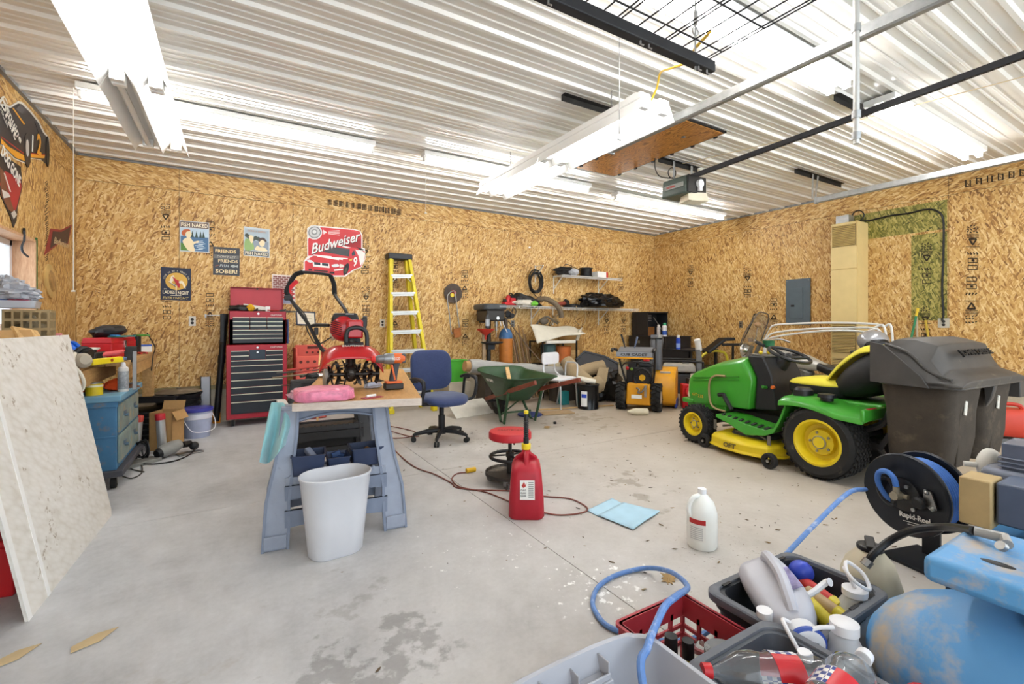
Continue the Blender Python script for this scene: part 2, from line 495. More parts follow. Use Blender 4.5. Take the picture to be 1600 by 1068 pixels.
# green treated boards behind the heater
def rect_on_right(px0,py0,px1,py1,mtl,name,th=.004):
    a=aX(px0,py0,XR); b=aX(px1,py1,XR)
    m=MB(); m.bb((XR-th,a.y,min(a.z,b.z)),(XR,b.y,max(a.z,b.z))); return struct(m,name,mtl,smooth=0)
ga=aX(1358,330,XR); gb=aX(1480,310,XR)
m=MB(); m.bb((XR-.004,gb.y,aX(1480,357,XR).z),(XR,ga.y+.25,gb.z-.01))
m.bb((XR-.004,gb.y,aX(1480,500,XR).z),(XR,aX(1424,400,XR).y,aX(1480,361,XR).z))
struct(m,'trim_3',OSB_GREEN,wall_right,smooth=0)
# ceiling edge trim
m=MB()
m.bb((XL,YB-.03,3.075),(XR,YB,3.10)); m.bb((XL,YF,3.075),(XL+.03,YB,3.10)); m.bb((XR-.03,YF,3.075),(XR,YB,3.10))
struct(m,'trim_4',mat('#8f9498',.4,var=.08),smooth=0)

# window in the left wall
wroot=bpy.data.objects.new('window_1',None); COL.objects.link(wroot); wroot['kind']='structure'
wroot['label']='window in the wood wall over the workbench'
y0,y1,z0,z1=WIN
m=MB(); e=.022
m.bb((XL-.17,y0,z0),(XL+.02,y0+e,z1)); m.bb((XL-.17,y1-e,z0),(XL+.02,y1,z1)); m.bb((XL-.17,y0,z1-e),(XL+.02,y1,z1)); m.bb((XL-.17,y0,z0),(XL+.05,y1,z0+e))
o=m.build('window_casing',wood_mat('jamb','#b98a66','#d8b08c',(6,6,1)),wroot,smooth=0); o['kind']='structure'
m=MB(); f=.05; X=XL-.15
for a,b in(((y0+e,z0+e),(y0+e+f,z1-e)),((y1-e-f,z0+e),(y1-e,z1-e)),((y0,z1-e-f),(y1,z1-e)),((y0,z0+e),(y1,z0+e+f)),(((y0+y1)/2-.03,z0),((y0+y1)/2+.03,z1))):
    m.bb((X-.03,a[0],a[1]),(X+.03,b[0],b[1]))
o=m.build('window_sash',WHITE_PL,wroot,bev=.004); o['kind']='structure'
m=MB(); m.bb((X-.004,y0+e+.02,z0+.04),(X+.004,y1-e-.02,z1-.04))
GLASS=mat('#f4f8f8',.02,var=0,trans=1.0,ior=1.02)
o=m.build('window_pane',GLASS,wroot,smooth=0); o['kind']='structure'
m=MB(); m.bb((XL+.012,y1-.004,.95),(XL+.022,y1+.02,z1+.02))
o=m.build('window_edge_strip',mat('#2f6b3a',.6),wroot,smooth=0); o['kind']='structure'

# mill stamps printed on the boards (dark ink)
INK=mat('#2b2117',.8,var=.3)
def stamp(m,fn,px,py,s,up=1,seed=0):
    """a column of ink marks; fn maps pixel to the wall, s is scale in pixels"""
    q=random.Random(seed)
    def P(pts):
        p3=[fn(px+a*s,py+b*s*up)for a,b in pts]; return p3
    def ln(a,b,wd=.09):
        d=Vector((b[0]-a[0],b[1]-a[1])); n=Vector((-d.y,d.x)).normalized()*wd/2
        m.flat(P([(a[0]+n.x,a[1]+n.y),(b[0]+n.x,b[1]+n.y),(b[0]-n.x,b[1]-n.y),(a[0]-n.x,a[1]-n.y)]),NRM,.0008)
    def boxo(x0,y0,x1,y1):
        for a,b in(((x0,y0),(x1,y0)),((x1,y0),(x1,y1)),((x1,y1),(x0,y1)),((x0,y1),(x0,y0))):ln(a,b,.11)
    yy=-2.6
    for r in range(3):
        for c in range(4):
            if q.random()<.85:ln((-.75+c*.4,yy+q.uniform(-.05,.05)),(-.5+c*.4,yy+q.uniform(-.2,.2)),.13)
        yy+=.34
    for r in range(3):ln((-.8,yy),(.8,yy),.08); yy+=.2
    ln((-.5,yy),(0,yy+.75),.2); ln((.5,yy),(0,yy+.75),.2); ln((-.5,yy),(.5,yy),.2); yy+=1.0
    ln((-.9,yy),(.9,yy),.08); yy+=.7
    for c in range(4):ln((-.7+c*.4,yy),(-.6+c*.4,yy+.35),.12); ln((-.75+c*.4,yy+.1),(-.5+c*.4,yy+.25),.1)
    yy+=.8; boxo(-.6,yy,.6,yy+.55); ln((-.15,yy+.28),(.2,yy+.28),.3); yy+=.95; boxo(-.6,yy,.6,yy+.5)
m=MB(); NRM=Vector((0,-1,0)); fb=lambda a,b:aY(a,b,YB-.0003)
for i,(px,py,s,up)in enumerate([(259,345,10,1),(261,470,9.5,1),(329,375,9.5,-1),(328,485,9,-1),(570,400,9,1),(572,470,8,1),(617,430,7.5,-1),(617,500,7,-1),(726,445,7.5,-1),(727,520,7,-1),(872,480,5.5,1),(948,505,5.5,1),(970,440,5,1),(974,505,5,1)]):
    stamp(m,fb,px,py,s,up,i)
for i in range(13):  # sideways row under the top seam
    px=512+i*9; q=random.Random(i); py=316+(px-512)*.145
    for r in range(4):
        w_=q.uniform(1,3); m.flat([fb(px+a,py+b)for a,b in((r*2,-5),(r*2+w_*.5,-5),(r*2+w_*.5,4),(r*2,4))][:4],NRM,.0008)
        m.flat([fb(px+a,py+b+r*2.2-4)for a,b in((0,0),(6,.4),(6,1.2),(0,.8))],NRM,.0008)
struct(m,'board_print',INK,wall_back,smooth=0)
m=MB(); NRM=Vector((-1,0,0)); fr=lambda a,b:aX(a,b,XR-.0045)
for i,(px,py,s,up)in enumerate([(1079,430,6,1),(1168,440,8,1),(1209,490,8,-1),(1448,410,11,1),(1520,385,12,1),(1518,470,12.5,-1),(1446,505,10,1)]):
    stamp(m,fr,px,py,s,up,i+40)
for i in range(6):
    px=1508+i*17; py=286-(px-1508)*.2; q=random.Random(i)
    for a0,b0,a1,b1 in((0,-5,8,-4),(0,5,8,4),(0,-5,1.2,5),(7,-5,8.2,5),(3,-1,6,2)):
        if q.random()<.8:m.flat([fr(px+a0,py+b0),fr(px+a1+1,py+b0),fr(px+a1+1,py+b1),fr(px+a0,py+b1)][:4]if abs(a1-a0)<2 else[fr(px+a0,py+b0),fr(px+a1,py+b1),fr(px+a1,py+b1+1.3),fr(px+a0,py+b0+1.3)],NRM,.0008)
struct(m,'board_print',INK,wall_right,smooth=0)
m=MB(); NRM=Vector((1,0,0)); fll=lambda a,b:aX(a,b,XL+.0005)
for i in range(14):
    py=285+i*9; q=random.Random(i+3)
    for r in range(3):
        x0=69+q.uniform(0,4)
        m.flat([fll(x0,py+r*2.6),fll(x0+4,py+r*2.6-3),fll(x0+4,py+r*2.6-1.8),fll(x0,py+r*2.6+1.2)],NRM,.0008)
struct(m,'board_print',INK,wall_left,smooth=0)
# ------------------------------------------------------------------ lights and ceiling gear
TUBE_H=mat('#fffffe',.3,var=0,emit=TUBE_STRENGTH*.12)
TUBE_2=mat('#fffefe',.3,var=0,emit=TUBE_STRENGTH*.5)
TUBE_OFF=mat('#e4e4e0',.25,var=.02)
TUBE=mat('#ffffff',.3,var=0,emit=TUBE_STRENGTH)
LAMPW=mat('#f1f1ee',.35,var=.02)
def strip_light(label,x0,x1,Y,tubes,zc=3.078):
    r=thing('strip_light',label,'ceiling light',((x0+x1)/2,Y,zc),group='strip lights on the ribbed ceiling')
    L=x1-x0; wd=.13 if tubes==1 else .22
    m=MB(); m.box((0,0,-.025),(L,wd,.05)); m.box((0,0,-.052),(L-.05,wd*.55,.012))
    m.build('housing',LAMPW,r,bev=.006)
    for s in(-1,1):
        for k in range(tubes):
            yy=0 if tubes==1 else(-.055+.11*k)
            m=MB(); m.box((s*(L/2-.02),yy,-.075),(.025,.05,.055)); m.build('socket',LAMPW,r,bev=.005)
    for k in range(tubes):
        yy=0 if tubes==1 else(-.055+.11*k)
        m=MB(); m.cyl((-L/2+.03,yy,-.085),(L/2-.03,yy,-.085),.019,n=12)
        m.build('fluorescent_tube',TUBE if tubes==1 else TUBE_2,r)
    return r
strip_light('long strip light on the ceiling nearest the tin signs',-1.02,1.22,4.73,1)
strip_light('strip light on the ceiling behind the far end of the fixture beside the plywood hatch',1.72,4.0,4.70,1)
strip_light('strip light on the ceiling just beyond the garage door opener motor',4.53,6.95,4.78,1)
strip_light('double tube strip light on the ceiling above the black wire rack',1.5,3.88,1.71,2)
strip_light('double tube strip light on the ceiling between the opener rail and the galvanized wall track',4.45,6.65,1.68,2)

def hung_light(label,xc,ya,yb,zb=2.70,far_off=False):
    r=thing('hanging_shop_light',label,'ceiling light',(xc,(ya+yb)/2,zb),group='chain-hung double fluorescent fixtures')
    L=yb-ya; ymid=0
    cs=[(-.185,0),(-.165,.045),(-.135,.10),(-.055,.10),(-.022,.045),(0,.005),(.022,.045),(.055,.10),(.135,.10),(.165,.045),(.185,0)]
    for s in(-1,1):
        m=MB(); a,b=(0.004,L/2)if s>0 else(-L/2,-.004)
        out=cs+[(x,z+.006)for x,z in reversed(cs)]
        m.loft([[Vector((x,yy,z))for x,z in out]for yy in(a,b)])
        m.build('reflector',LAMPW,r,smooth=20)
        for xx in(-.095,.095):
            m=MB(); m.cyl((xx,a+.05,.058),(xx,b-.05,.058),.019,n=12); m.build('fluorescent_tube',TUBE_OFF if far_off and s>0 and xx<0 else TUBE_H,r)
        for xx in(-.095,.095):
            for yy in(a+.03,b-.03):m=MB(); m.box((xx,yy,.07),(.075,.045,.06)); m.build('socket',LAMPW,r,bev=.006)
    m=MB(); m.box((-.095,0,.125),(.10,L-.02,.045)); m.box((.095,0,.125),(.10,L-.02,.045)); m.box((0,L/2-.12,.155),(.25,.1,.03)); m.box((0,-L/2+.12,.155),(.25,.1,.03))
    m.build('ballast_channel',LAMPW,r,bev=.005)
    for s in(-1,1):
        m=MB(); top=3.078-zb; yy=s*(L/2-.45)
        n=9
        for xs in(-.06,.06):m.cyl((xs,yy,.15),(0,yy,.24),.003,n=5)
        z=.24
        while z<top:
            m.torus((0,yy,z+.011),.008,.002,ax=(1,0,0)if int(z/.018)%2 else(0,1,0),n=8,k=4); z+=.018
        m.cyl((0,yy,.24),(0,yy,top),.0018,n=5)
        m.build('hanging_chain',STEEL,r)
    return r
hung_light('hanging double fluorescent light over the workbench side, in front of the longest strip light',-.515,2.50,4.94,far_off=True)
hung_light('hanging double fluorescent light beside the plywood hatch, fed by a yellow cord',2.535,2.26,4.70)

def pull(label,x,y,z1,z0,knob=True,mt=None):
    m=MB(); m.cyl((x,y,z0),(x,y,z1),.0025,n=6)
    if knob:m.cyl((x-.012,y,z0),(x+.012,y,z0),.006,n=8)
    single(m,'pull_cord',mt or mat('#d8d4c8',.8),label,'cord',(x,y,z0),world=True)
p=aY(117,455,4.73); pull('long white pull cord hanging in the corner past the race car sign',p.x,4.73-.04,3.03,p.z)
pull('short pull cord hanging from the strip light behind the middle hanging fixture',1.74,4.66,3.03,2.42)
pull('thin pull cord hanging beside the near end of the middle hanging fixture',2.03,2.10,3.08,2.38,True,STEEL)

# plywood ceiling hatch
r=thing('attic_hatch','plywood hatch panel set in the ribbed ceiling','hatch',(3.71,3.49,3.07))
HATCH=NT('hatch_ply'); vv=HATCH.mapping(HATCH.obj(),scale=(2.4,.7,1)); nn=HATCH.noise(vv,2.6,2,.5)
sn=HATCH.math('FRACT',HATCH.math('MULTIPLY',nn,22.0)); HATCH.l(HATCH.ramp(sn,[(0,'#c98e45'),(.55,'#b87a34'),(.9,'#7a4a1c'),(1,'#a86e30')]),HATCH.b.inputs['Base Color'])
m=MB(); m.box((0,0,0),(.58,1.48,.016)); m.build('panel',HATCH.m,r,smooth=0)
m=MB(); m.box((-.30,0,.004),(.02,1.52,.014)); m.box((.30,0,.004),(.02,1.52,.014)); m.box((0,.75,.004),(.62,.02,.014)); m.box((0,-.75,.004),(.62,.02,.014)); m.build('gap_seal',BLACK,r,smooth=0)
for s in(-1,1):
    n_=6
    for k in range(n_):m=MB(); m.box((s*.297,-.65+k*1.3/(n_-1),-.012),(.02,.035,.02)); m.build('clip',BLACK,r,smooth=0)
m=MB(); m.box((.02,-.5,-.014),(.03,.03,.012)); m.build('latch',STEEL,r,bev=.003)

def punched(m,a,b,wd=.045):
    a,b=Vector(a),Vector(b)
    m.bar(a,b,wd,.003); d=(b-a).normalized(); sd=Vector((0,0,1)).cross(d).normalized()
    m.bar(a+sd*wd/2-Vector((0,0,wd/2)),b+sd*wd/2-Vector((0,0,wd/2)),.003,wd)
def holes(m,a,b,n,r=.008,off=(0,0,-.003)):
    a,b=Vector(a),Vector(b)
    for k in range(n):
        p=a.lerp(b,(k+.5)/n)+Vector(off); m.box(p,(r*2.4,r,.0015)if abs((b-a).x)>.1 else(r,r*2.4,.0015))

# garage door tracks
def track(label,x,y0,y1,z,yh,hx0,hx1):
    r=thing('garage_door_track',label,'door track',(x,y1,z),group='overhead door tracks')
    m=MB()
    cs=[(-.028,.0),(-.028,.052),(-.016,.06),(.022,.06),(.028,.05),(.024,.048),(.018,.055),(-.014,.055),(-.024,.05),(-.024,.004),(-.014,-.002),(.014,-.002),(.022,.01),(.027,.008),(.016,-.008),(-.016,-.008)]
    m.loft([[Vector((a,yy,b))for a,b in cs]for yy in(y0-y1,0)])
    m.build('rail',GALV,r,smooth=0)
    m=MB(); m.box((0,.002,.026),(.07,.02,.08)); m.build('end_bracket',GALV,r)
    m=MB(); h=3.072-z
    m.bar((-.035,yh-y1,.05),(-.02,yh-y1,h),.035,.003,up=(0,1,0)); m.bar((.03,yh-y1,.05),(.10,yh-y1,h),.035,.003,up=(0,1,0))
    m.build('hanger_strap',GALV,r,smooth=0)
    m=MB(); punched(m,(hx0-x,yh-y1,h),(hx1-x,yh-y1,h)); m.build('ceiling_angle',DKSTEEL,r,smooth=0)
track('galvanized door track ending beside the middle hanging light',2.775,-1.3,2.97,2.72,2.94,2.24,3.0)
track('galvanized door track running close to the heater wall',6.06,-1.3,2.92,2.72,2.95,5.67,6.79)
# opener
r=thing('garage_door_opener','garage door opener motor unit hanging near the ceiling with a black rail','door opener',(4.37,3.34,2.84))
m=MB(); m.box((0,.17,-.06),(.33,.34,.20),top=(.9,.96)); m.build('motor_housing',mat('#4f5a52',.4,var=.1),r,bev=.02)
m=MB(); m.box((-.168,.16,-.06),(.004,.26,.05)); m.build('name_strip',mat('#8a8f88',.5),r)
m=MB(); m.T=TR((-.1695,.2,-.06),(90,0,-90)); m.text('CRAFTSMAN',Matrix.Identity(4),.12,.025,th=.001); m.build('lettering',mat('#c3332e',.5),r)
m=MB(); m.box((0,-.012,-.06),(.30,.02,.19)); m.build('face_plate',DKSTEEL,r,bev=.006)
m=MB(); m.cyl((.02,-.02,-.05),(.02,-.06,-.05),.045,n=18); m.box((.02,-.04,-.10),(.05,.03,.06)); m.build('sprocket_cover',WHITE_PL,r,bev=.004)
m=MB(); m.T=TR((.03,.05,-.19),(0,0,-22)); m.box((0,0,0),(.24,.2,.09),top=(.9,.8))
for k in range(6):m.box((.02,-.09+k*.03,-.048),(.2,.012,.006))
m.build('light_lens',mat('#e6dcc4',.4,var=.04),r,bev=.015)
m=MB(); m.bar((0,.05,.05),(0,-4.5,.22),.035,.045); m.build('rail',mat('#26262a',.5),r,smooth=0)
m=MB()
for k in range(120):
    yy=-.1-k*.036; m.box((0,yy,.0295+(-yy)*.0378),(.012,.02,.012))
m.build('drive_chain',DKSTEEL,r,smooth=0)
m=MB(); punched(m,(-.38,.17,.228),(.28,.17,.228)); m.build('ceiling_angle',DKSTEEL,r,smooth=0)
for xx in(-.15,.15):
    m=MB(); m.box((xx,.17,.13),(.034,.003,.2))
    for k in range(6):m.box((xx,.167,.06+k*.028),(.01,.003,.012))
    m.build('hanger_strap',[GALV],r,smooth=0)
m=MB(); m.tube(cr([(-.42,.2,.22),(-.42,.2,.12),(-.36,.2,.04),(-.25,.19,.03),(-.12,.19,.06),(-.1,.19,.13),(-.16,.19,.16),(-.22,.19,.11),(-.2,.19,.05),(-.1,.19,.04)],5),.005); m.build('power_cord',BLACK,r)
m=MB(); m.box((-.42,.2,.232),(.07,.05,.008)); m.build('ceiling_outlet',mat('#c8b58a',.6),r)
m=MB(); punched(m,(-.28,-1.52,.228),(.3,-1.52,.228)); m.box((-.02,-1.52,.17),(.03,.003,.12)); m.build('rail_support',DKSTEEL,r,smooth=0)
m=MB(); m.tube(cr([(4.35,3.5,3.06),(4.6,2.6,3.05),(4.8,1.6,3.05),(5.0,.6,3.05),(5.2,-.8,3.06)],6),.004,6)
single(m,'ceiling_rope',mat('#cdb893',.9),'thin beige rope stretched along the ceiling above the opener rail','rope',(4.35,3.5,3.06),world=True)
# hanging conduit
pp=aT(1338,228,2.2)
r=thing('hanging_pipe','white metal pipe hanging straight down from the ceiling before the opener rail','pipe',(pp.x,pp.y,pp.z))
m=MB(); m.cyl((0,0,.01),(0,0,3.09-pp.z),.0135,n=14); m.build('pipe',mat('#cfcfcb',.35,metal=.5),r)
for zz in(.13,.03,.54):
    m=MB(); m.cyl((0,0,zz),(0,0,zz+.035),.019,n=14); m.torus((.022,0,zz+.017),.012,.003,ax=(0,1,0),n=12,k=5); m.build('clamp',GALV,r)
# overhead wire storage rack
RX1=1.955; RY=1.42; RZ=2.5
r=thing('overhead_storage_rack','black overhead wire storage rack hanging from the ceiling','storage rack',(RX1,RY,RZ))
BLKM=mat('#232326',.5,var=.2)
for k,yy in enumerate((0,-1.1)):
    m=MB(); m.box((-.6,yy,-.02),(1.24,.045,.05)); m.build('support_beam',BLKM,r,bev=.004)
m=MB()
for k in range(13):
    x=-.01-k*.095
    m.cyl((x,.03,.012),(x,-1.35,.012),.0035,n=6)
    if k%3==0:m.cyl((x-.02,.03,.012),(x-.02,-1.35,.012),.0035,n=6)
for k in range(7):m.cyl((.0,-.07-k*.2,.018),(-1.2,-.07-k*.2,.018),.004,n=6)
m.build('wire_deck',BLKM,r)
for xx,yy in((-.1,0),(-.1,-1.1),(-1.1,0),(-1.1,-1.1)):
    m=MB(); m.cyl((xx,yy,-.06),(xx,yy,3.085-RZ),.005,n=8); m.torus((xx,yy,.12),.02,.004,ax=(0,1,0),n=12,k=5); m.cyl((xx,yy,.15),(xx,yy,.21),.011,n=8); m.torus((xx,yy,.24),.02,.004,ax=(1,0,0),n=12,k=5)
    m.build('hanging_rod',GALV,r)
for xx in(-.03,-.09,-.42,-.47,-.95):m=MB(); m.tube([(xx,-.01,-.02),(xx,-.01,-.06),(xx+.008,-.02,-.068)],.004,6); m.build('bolt',GALV,r)
m=MB(); m.box((-.62,.024,-.02),(.06,.002,.03)); m.build('sticker',mat('#d8cfc0',.6),r,smooth=0)
m=MB(); m.tube(cr([(2.55,2.32,2.84),(2.53,2.25,2.9),(2.45,2.15,2.93),(2.36,2.0,2.86),(2.28,1.8,2.78),(2.2,1.7,2.74),(2.05,1.55,2.62),(1.9,1.47,2.56),(1.8,1.3,2.538)],6),.007,8)
single(m,'extension_cord',mat('#e0b52a',.5),'yellow extension cord running from the middle hanging light over the wire rack','cord',(2.55,2.32,2.84),world=True)
# ------------------------------------------------------------------ things fixed to or hung on the walls
class Sign:
    """flat printed panel; u runs right, v runs down the panel, both 0..1"""
    def __init__(s,name,label,cat,TL,TR_,BL,nrm,group=None):
        s.o,s.u,s.v,s.n=Vector(TL),Vector(TR_)-Vector(TL),Vector(BL)-Vector(TL),Vector(nrm).normalized()
        s.r=thing(name,label,cat,s.o+s.u/2+s.v/2,0,group)
        s.pm,s.mats,s.n_l=MB(),[],0
    def S(s,u,v):return s.o+s.u*u+s.v*v
    def plate(s,mt,pts=None,th=.004):
        m=MB(); P=[s.S(*p)for p in(pts or[(0,0),(1,0),(1,1),(0,1)])]
        m.flat(P,s.n,th); s.top=th; m.build('plate',mt,s.r,world=True,smooth=0); return s
    def poly(s,mt,pts,smooth=0):
        if smooth:pts=[(p.x,p.y)for p in cr([(a,b,0)for a,b in pts],smooth,True)]
        s.n_l+=1
        if mt not in s.mats:s.mats.append(mt)
        s.pm.m=s.mats.index(mt)
        s.pm.flat([s.S(*p)+s.n*(s.top-.0005)for p in pts],s.n,.0009+.00025*s.n_l); return s
    def disc(s,mt,u,v,ru,rv=None,n=24):
        return s.poly(mt,[(u+ru*math.cos(2*PI*k/n),v+(rv or ru)*math.sin(2*PI*k/n))for k in range(n)])
    def line(s,mt,a,b,wd):
        d=Vector((b[0]-a[0],b[1]-a[1])); q=Vector((-d.y,d.x)).normalized()*wd/2
        return s.poly(mt,[(a[0]+q.x,a[1]+q.y),(b[0]+q.x,b[1]+q.y),(b[0]-q.x,b[1]-q.y),(a[0]-q.x,a[1]-q.y)])
    def txt(s,mt,body,u,v,wu,hv,shear=0.0,bold=0.0,rot=0.0):
        s.n_l+=1
        if mt not in s.mats:s.mats.append(mt)
        s.pm.m=s.mats.index(mt)
        x,y=s.u.normalized(),-s.v.normalized(); LU,LV=s.u.length,s.v.length
        c,q=math.cos(math.radians(rot)),math.sin(math.radians(rot))
        s.pm.text(body,basis(s.S(u,v)+s.n*(s.top+.0008+.00025*s.n_l),x*c+y*q,-x*q+y*c,s.n),wu*LU,hv*LV,shear,bold); return s
    def done(s,name='picture'):
        if s.pm.v:s.pm.build(name,s.mats,s.r,world=True,smooth=0)
        return s.r
NB=Vector((0,-1,0)); NL=Vector((1,0,0)); NR=Vector((-1,0,0))
Yw=YB-.001
def bsign(name,label,cat,tl,tr,bl,group=None):return Sign(name,label,cat,aY(*tl,Yw),aY(*tr,Yw),aY(*bl,Yw),NB,group)
pc=lambda h,r=.5:mat(h,r,var=.05)
CREAM,NAVY,SKIN=pc('#ece2c8'),pc('#20283f'),pc('#eedcb4')
# fishing sign with lake
s=bsign('tin_sign','square tin sign reading FISH NAKED at its top, person fishing by a lake','sign',(280.7,344.2),(326.9,348),(281,392.3),'tin signs on the back wall')
s.plate(pc('#c6ced4')); s.poly(pc('#6b5b55'),[(.02,.02),(.98,.02),(.98,.21),(.02,.21)]); s.txt(CREAM,'FISH NAKED',.5,.12,.9,.13,bold=.02)
s.poly(pc('#b9cedb'),[(.03,.24),(.97,.24),(.97,.55),(.03,.55)]); s.poly(pc('#4a6f94'),[(.03,.5),(.97,.5),(.97,.97),(.03,.97)])
for u in(.42,.56,.7,.8):s.poly(pc('#33473f'),[(u-.05,.52),(u,.3),(u+.05,.52)])
for k in range(7):s.line(pc('#cfe0ea'),(.5+.06*(k%3),.66+.045*k),(.78+.04*(k%3),.62+.045*k),.018)
s.poly(pc('#5d8a3c'),[(.03,.72),(.2,.76),(.34,.97),(.03,.97)])
s.poly(SKIN,[(.1,.65),(.22,.55),(.36,.55),(.46,.66),(.62,.62),(.62,.68),(.46,.76),(.5,.97),(.3,.97),(.14,.78)],3)
s.poly(SKIN,[(.2,.34),(.34,.32),(.4,.42),(.34,.54),(.24,.55)],3); s.poly(pc('#c4622f'),[(.06,.42),(.12,.3),(.3,.27),(.36,.32),(.22,.36),(.16,.5)],3); s.done()
s=bsign('tin_sign','square tin sign reading FISH NAKED at its bottom, two people in water','sign',(380.9,353.4),(421.4,358.2),(380.6,399),'tin signs on the back wall')
s.plate(pc('#c3ccd2')); s.poly(pc('#a9b9c2'),[(.04,.06),(.96,.06),(.96,.8),(.04,.8)]); s.poly(pc('#55595b'),[(.03,.82),(.97,.82),(.97,.97),(.03,.97)]); s.txt(CREAM,'FISH NAKED',.5,.895,.88,.11,bold=.02)
for u,v in((.12,.3),(.2,.34),(.46,.36),(.56,.38),(.36,.4)):s.disc(pc('#39443a'),u,v,.08,.07)
s.poly(pc('#8d98a4'),[(.36,.46),(.96,.46),(.96,.8),(.3,.8)]); s.poly(pc('#8fae6c'),[(.05,.45),(.25,.42),(.36,.56),(.4,.72),(.3,.8),(.05,.8)],3)
s.poly(SKIN,[(.2,.3),(.36,.3),(.36,.46),(.3,.56),(.22,.44)],3); s.poly(SKIN,[(.44,.78),(.52,.62),(.6,.66),(.78,.66),(.92,.78)],3); s.disc(SKIN,.7,.5,.11,.14); s.poly(pc('#4b3a33'),[(.57,.5),(.6,.36),(.76,.32),(.88,.42),(.84,.46),(.7,.4)],3)
s.txt(pc('#c9a083'),'SKINNY DIPPIN',.5,.13,.7,.07); s.done()
s=bsign('tin_sign','dark tin sign reading FRIENDS DONT LET FRIENDS FISH SOBER','sign',(333.1,385),(374.8,388),(332.6,429),'tin signs on the back wall')
s.plate(pc('#3b3e45')); s.poly(pc('#6a6a68'),[(.03,.27),(.97,.27),(.97,.41),(.03,.41)])
s.txt(pc('#e0c893'),'FRIENDS',.47,.14,.78,.12,bold=.03); s.txt(pc('#c9c4b8'),"DON'T LET",.5,.34,.72,.075,.3); s.txt(pc('#d6c49c'),'FRIENDS',.56,.49,.74,.11,bold=.03)
s.txt(pc('#b8c0c2'),'FISH',.42,.66,.34,.10,.2); s.poly(pc('#aab0ad'),[(.65,.66),(.75,.61),(.86,.64),(.93,.6),(.92,.71),(.86,.68),(.75,.71)],3); s.line(pc('#8a5a4a'),(.08,.69),(.22,.65),.02)
s.txt(pc('#ead9ac'),'SOBER!',.5,.86,.82,.14,bold=.03); s.done()
s=bsign('tin_sign','navy tin sign reading LADIES NIGHT EVERYNIGHT around a yellow disc','sign',(251.3,416.5),(298.5,419.5),(250.9,468),'tin signs on the back wall')
s.plate(NAVY); s.disc(pc('#d7ab4c'),.52,.42,.37,.27)
arc='COME ON BE A NIGHT OWL'
for i,ch in enumerate(arc):
    if ch==' ':continue
    a=math.radians(165-150*i/(len(arc)-1)); s.txt(CREAM,ch,.52+.43*math.cos(a),.43-.335*math.sin(a),.036,.045,rot=(165-150*i/(len(arc)-1))-90)
s.poly(CREAM,[(.33,.3),(.42,.24),(.44,.34),(.36,.46),(.3,.44)],3); s.poly(pc('#b3222b'),[(.38,.28),(.5,.36),(.62,.42),(.62,.62),(.56,.58),(.48,.46)],3)
s.poly(CREAM,[(.6,.42),(.72,.4),(.8,.52),(.82,.64),(.76,.58),(.7,.48),(.62,.48)],3); s.poly(pc('#3a3f4e'),[(.24,.44),(.5,.52),(.52,.6),(.46,.58)]); s.line(CREAM,(.26,.43),(.5,.56),.02); s.line(CREAM,(.51,.56),(.51,.84),.03); s.line(CREAM,(.32,.855),(.68,.855),.012)
s.txt(CREAM,"IT'S",.16,.67,.1,.04); s.txt(CREAM,'LADIES',.27,.76,.4,.1,bold=.02); s.txt(CREAM,'NIGHT',.75,.77,.36,.1,bold=.02); s.txt(pc('#d8c07a'),'EVERYNIGHT',.5,.93,.86,.075,.25); s.done()
# red car sign: outline traced in the sign's own frame
q=lambda x,y:((x-45)/1035.0,(y-118)/860.0)
TLb,TRb,BLb=(469.4,351.6),(571.2,351.6),(469.4,436.1)
s=bsign('car_shaped_sign','red die-cut sign with script lettering and a red race car, above the tiller','sign',TLb,TRb,BLb)
OUT=[q(*p)for p in((145,170),(200,124),(330,128),(900,185),(990,215),(1026,290),(1028,500),(1070,515),(1076,690),(1010,830),(870,885),(740,978),(560,968),(100,875),(45,845),(92,818),(92,690),(148,625))]
WH,RD=pc('#eceae6'),pc('#c8232b',.35)
s.plate(WH,OUT)
s.poly(RD,[q(*p)for p in((160,340),(330,150),(890,200),(980,225),(1008,300),(1008,520),(900,560),(160,610))])
s.poly(pc('#a01a22'),[q(*p)for p in((620,440),(1008,350),(1008,520),(800,480))])
for k in range(4):s.line(WH,q(470,215+14*k),q(650,205+26*k),.008)
s.poly(WH,[q(*p)for p in((385,190),(450,235),(395,270))])
s.disc(pc('#d6d6d4'),*q(258,235),.112,.135); s.disc(pc('#77777a'),*q(258,235),.092,.11); s.disc(pc('#c7c7c5'),*q(258,235),.078,.094); s.disc(pc('#8a8a8c'),*q(255,230),.045,.055); s.disc(pc('#dadad8'),*q(255,226),.028,.034)
s.txt(pc('#3c0d10'),'Budweiser',*q(598,412),.80,.19,.5,.02,rot=15); s.txt(WH,'Budweiser',*q(590,402),.80,.19,.5,.015,rot=15)
s.poly(RD,[q(*p)for p in((110,700),(190,640),(360,540),(520,445),(820,490),(900,540),(1060,560),(1062,690),(1000,820),(870,865),(730,955),(560,945),(110,855))])
s.poly(WH,[q(*p)for p in((905,530),(1030,560),(1062,600),(1050,720),(990,810),(960,640))])
s.poly(pc('#17171b',.2),[q(*p)for p in((385,555),(480,465),(815,520),(805,645))]); s.poly(pc('#22303a',.2),[q(*p)for p in((845,590),(885,540),(905,620),(850,635))])
s.poly(WH,[q(*p)for p in((610,445),(700,455),(830,495),(760,500))]); s.poly(pc('#1c1c20'),[q(*p)for p in((925,490),(1045,530),(1040,550),(980,540))])
for a in(((240,600),(520,640)),((300,620),(640,690)),((420,640),(780,680)),((560,660),(700,690))):s.line(WH,q(*a[0]),q(*a[1]),.022)
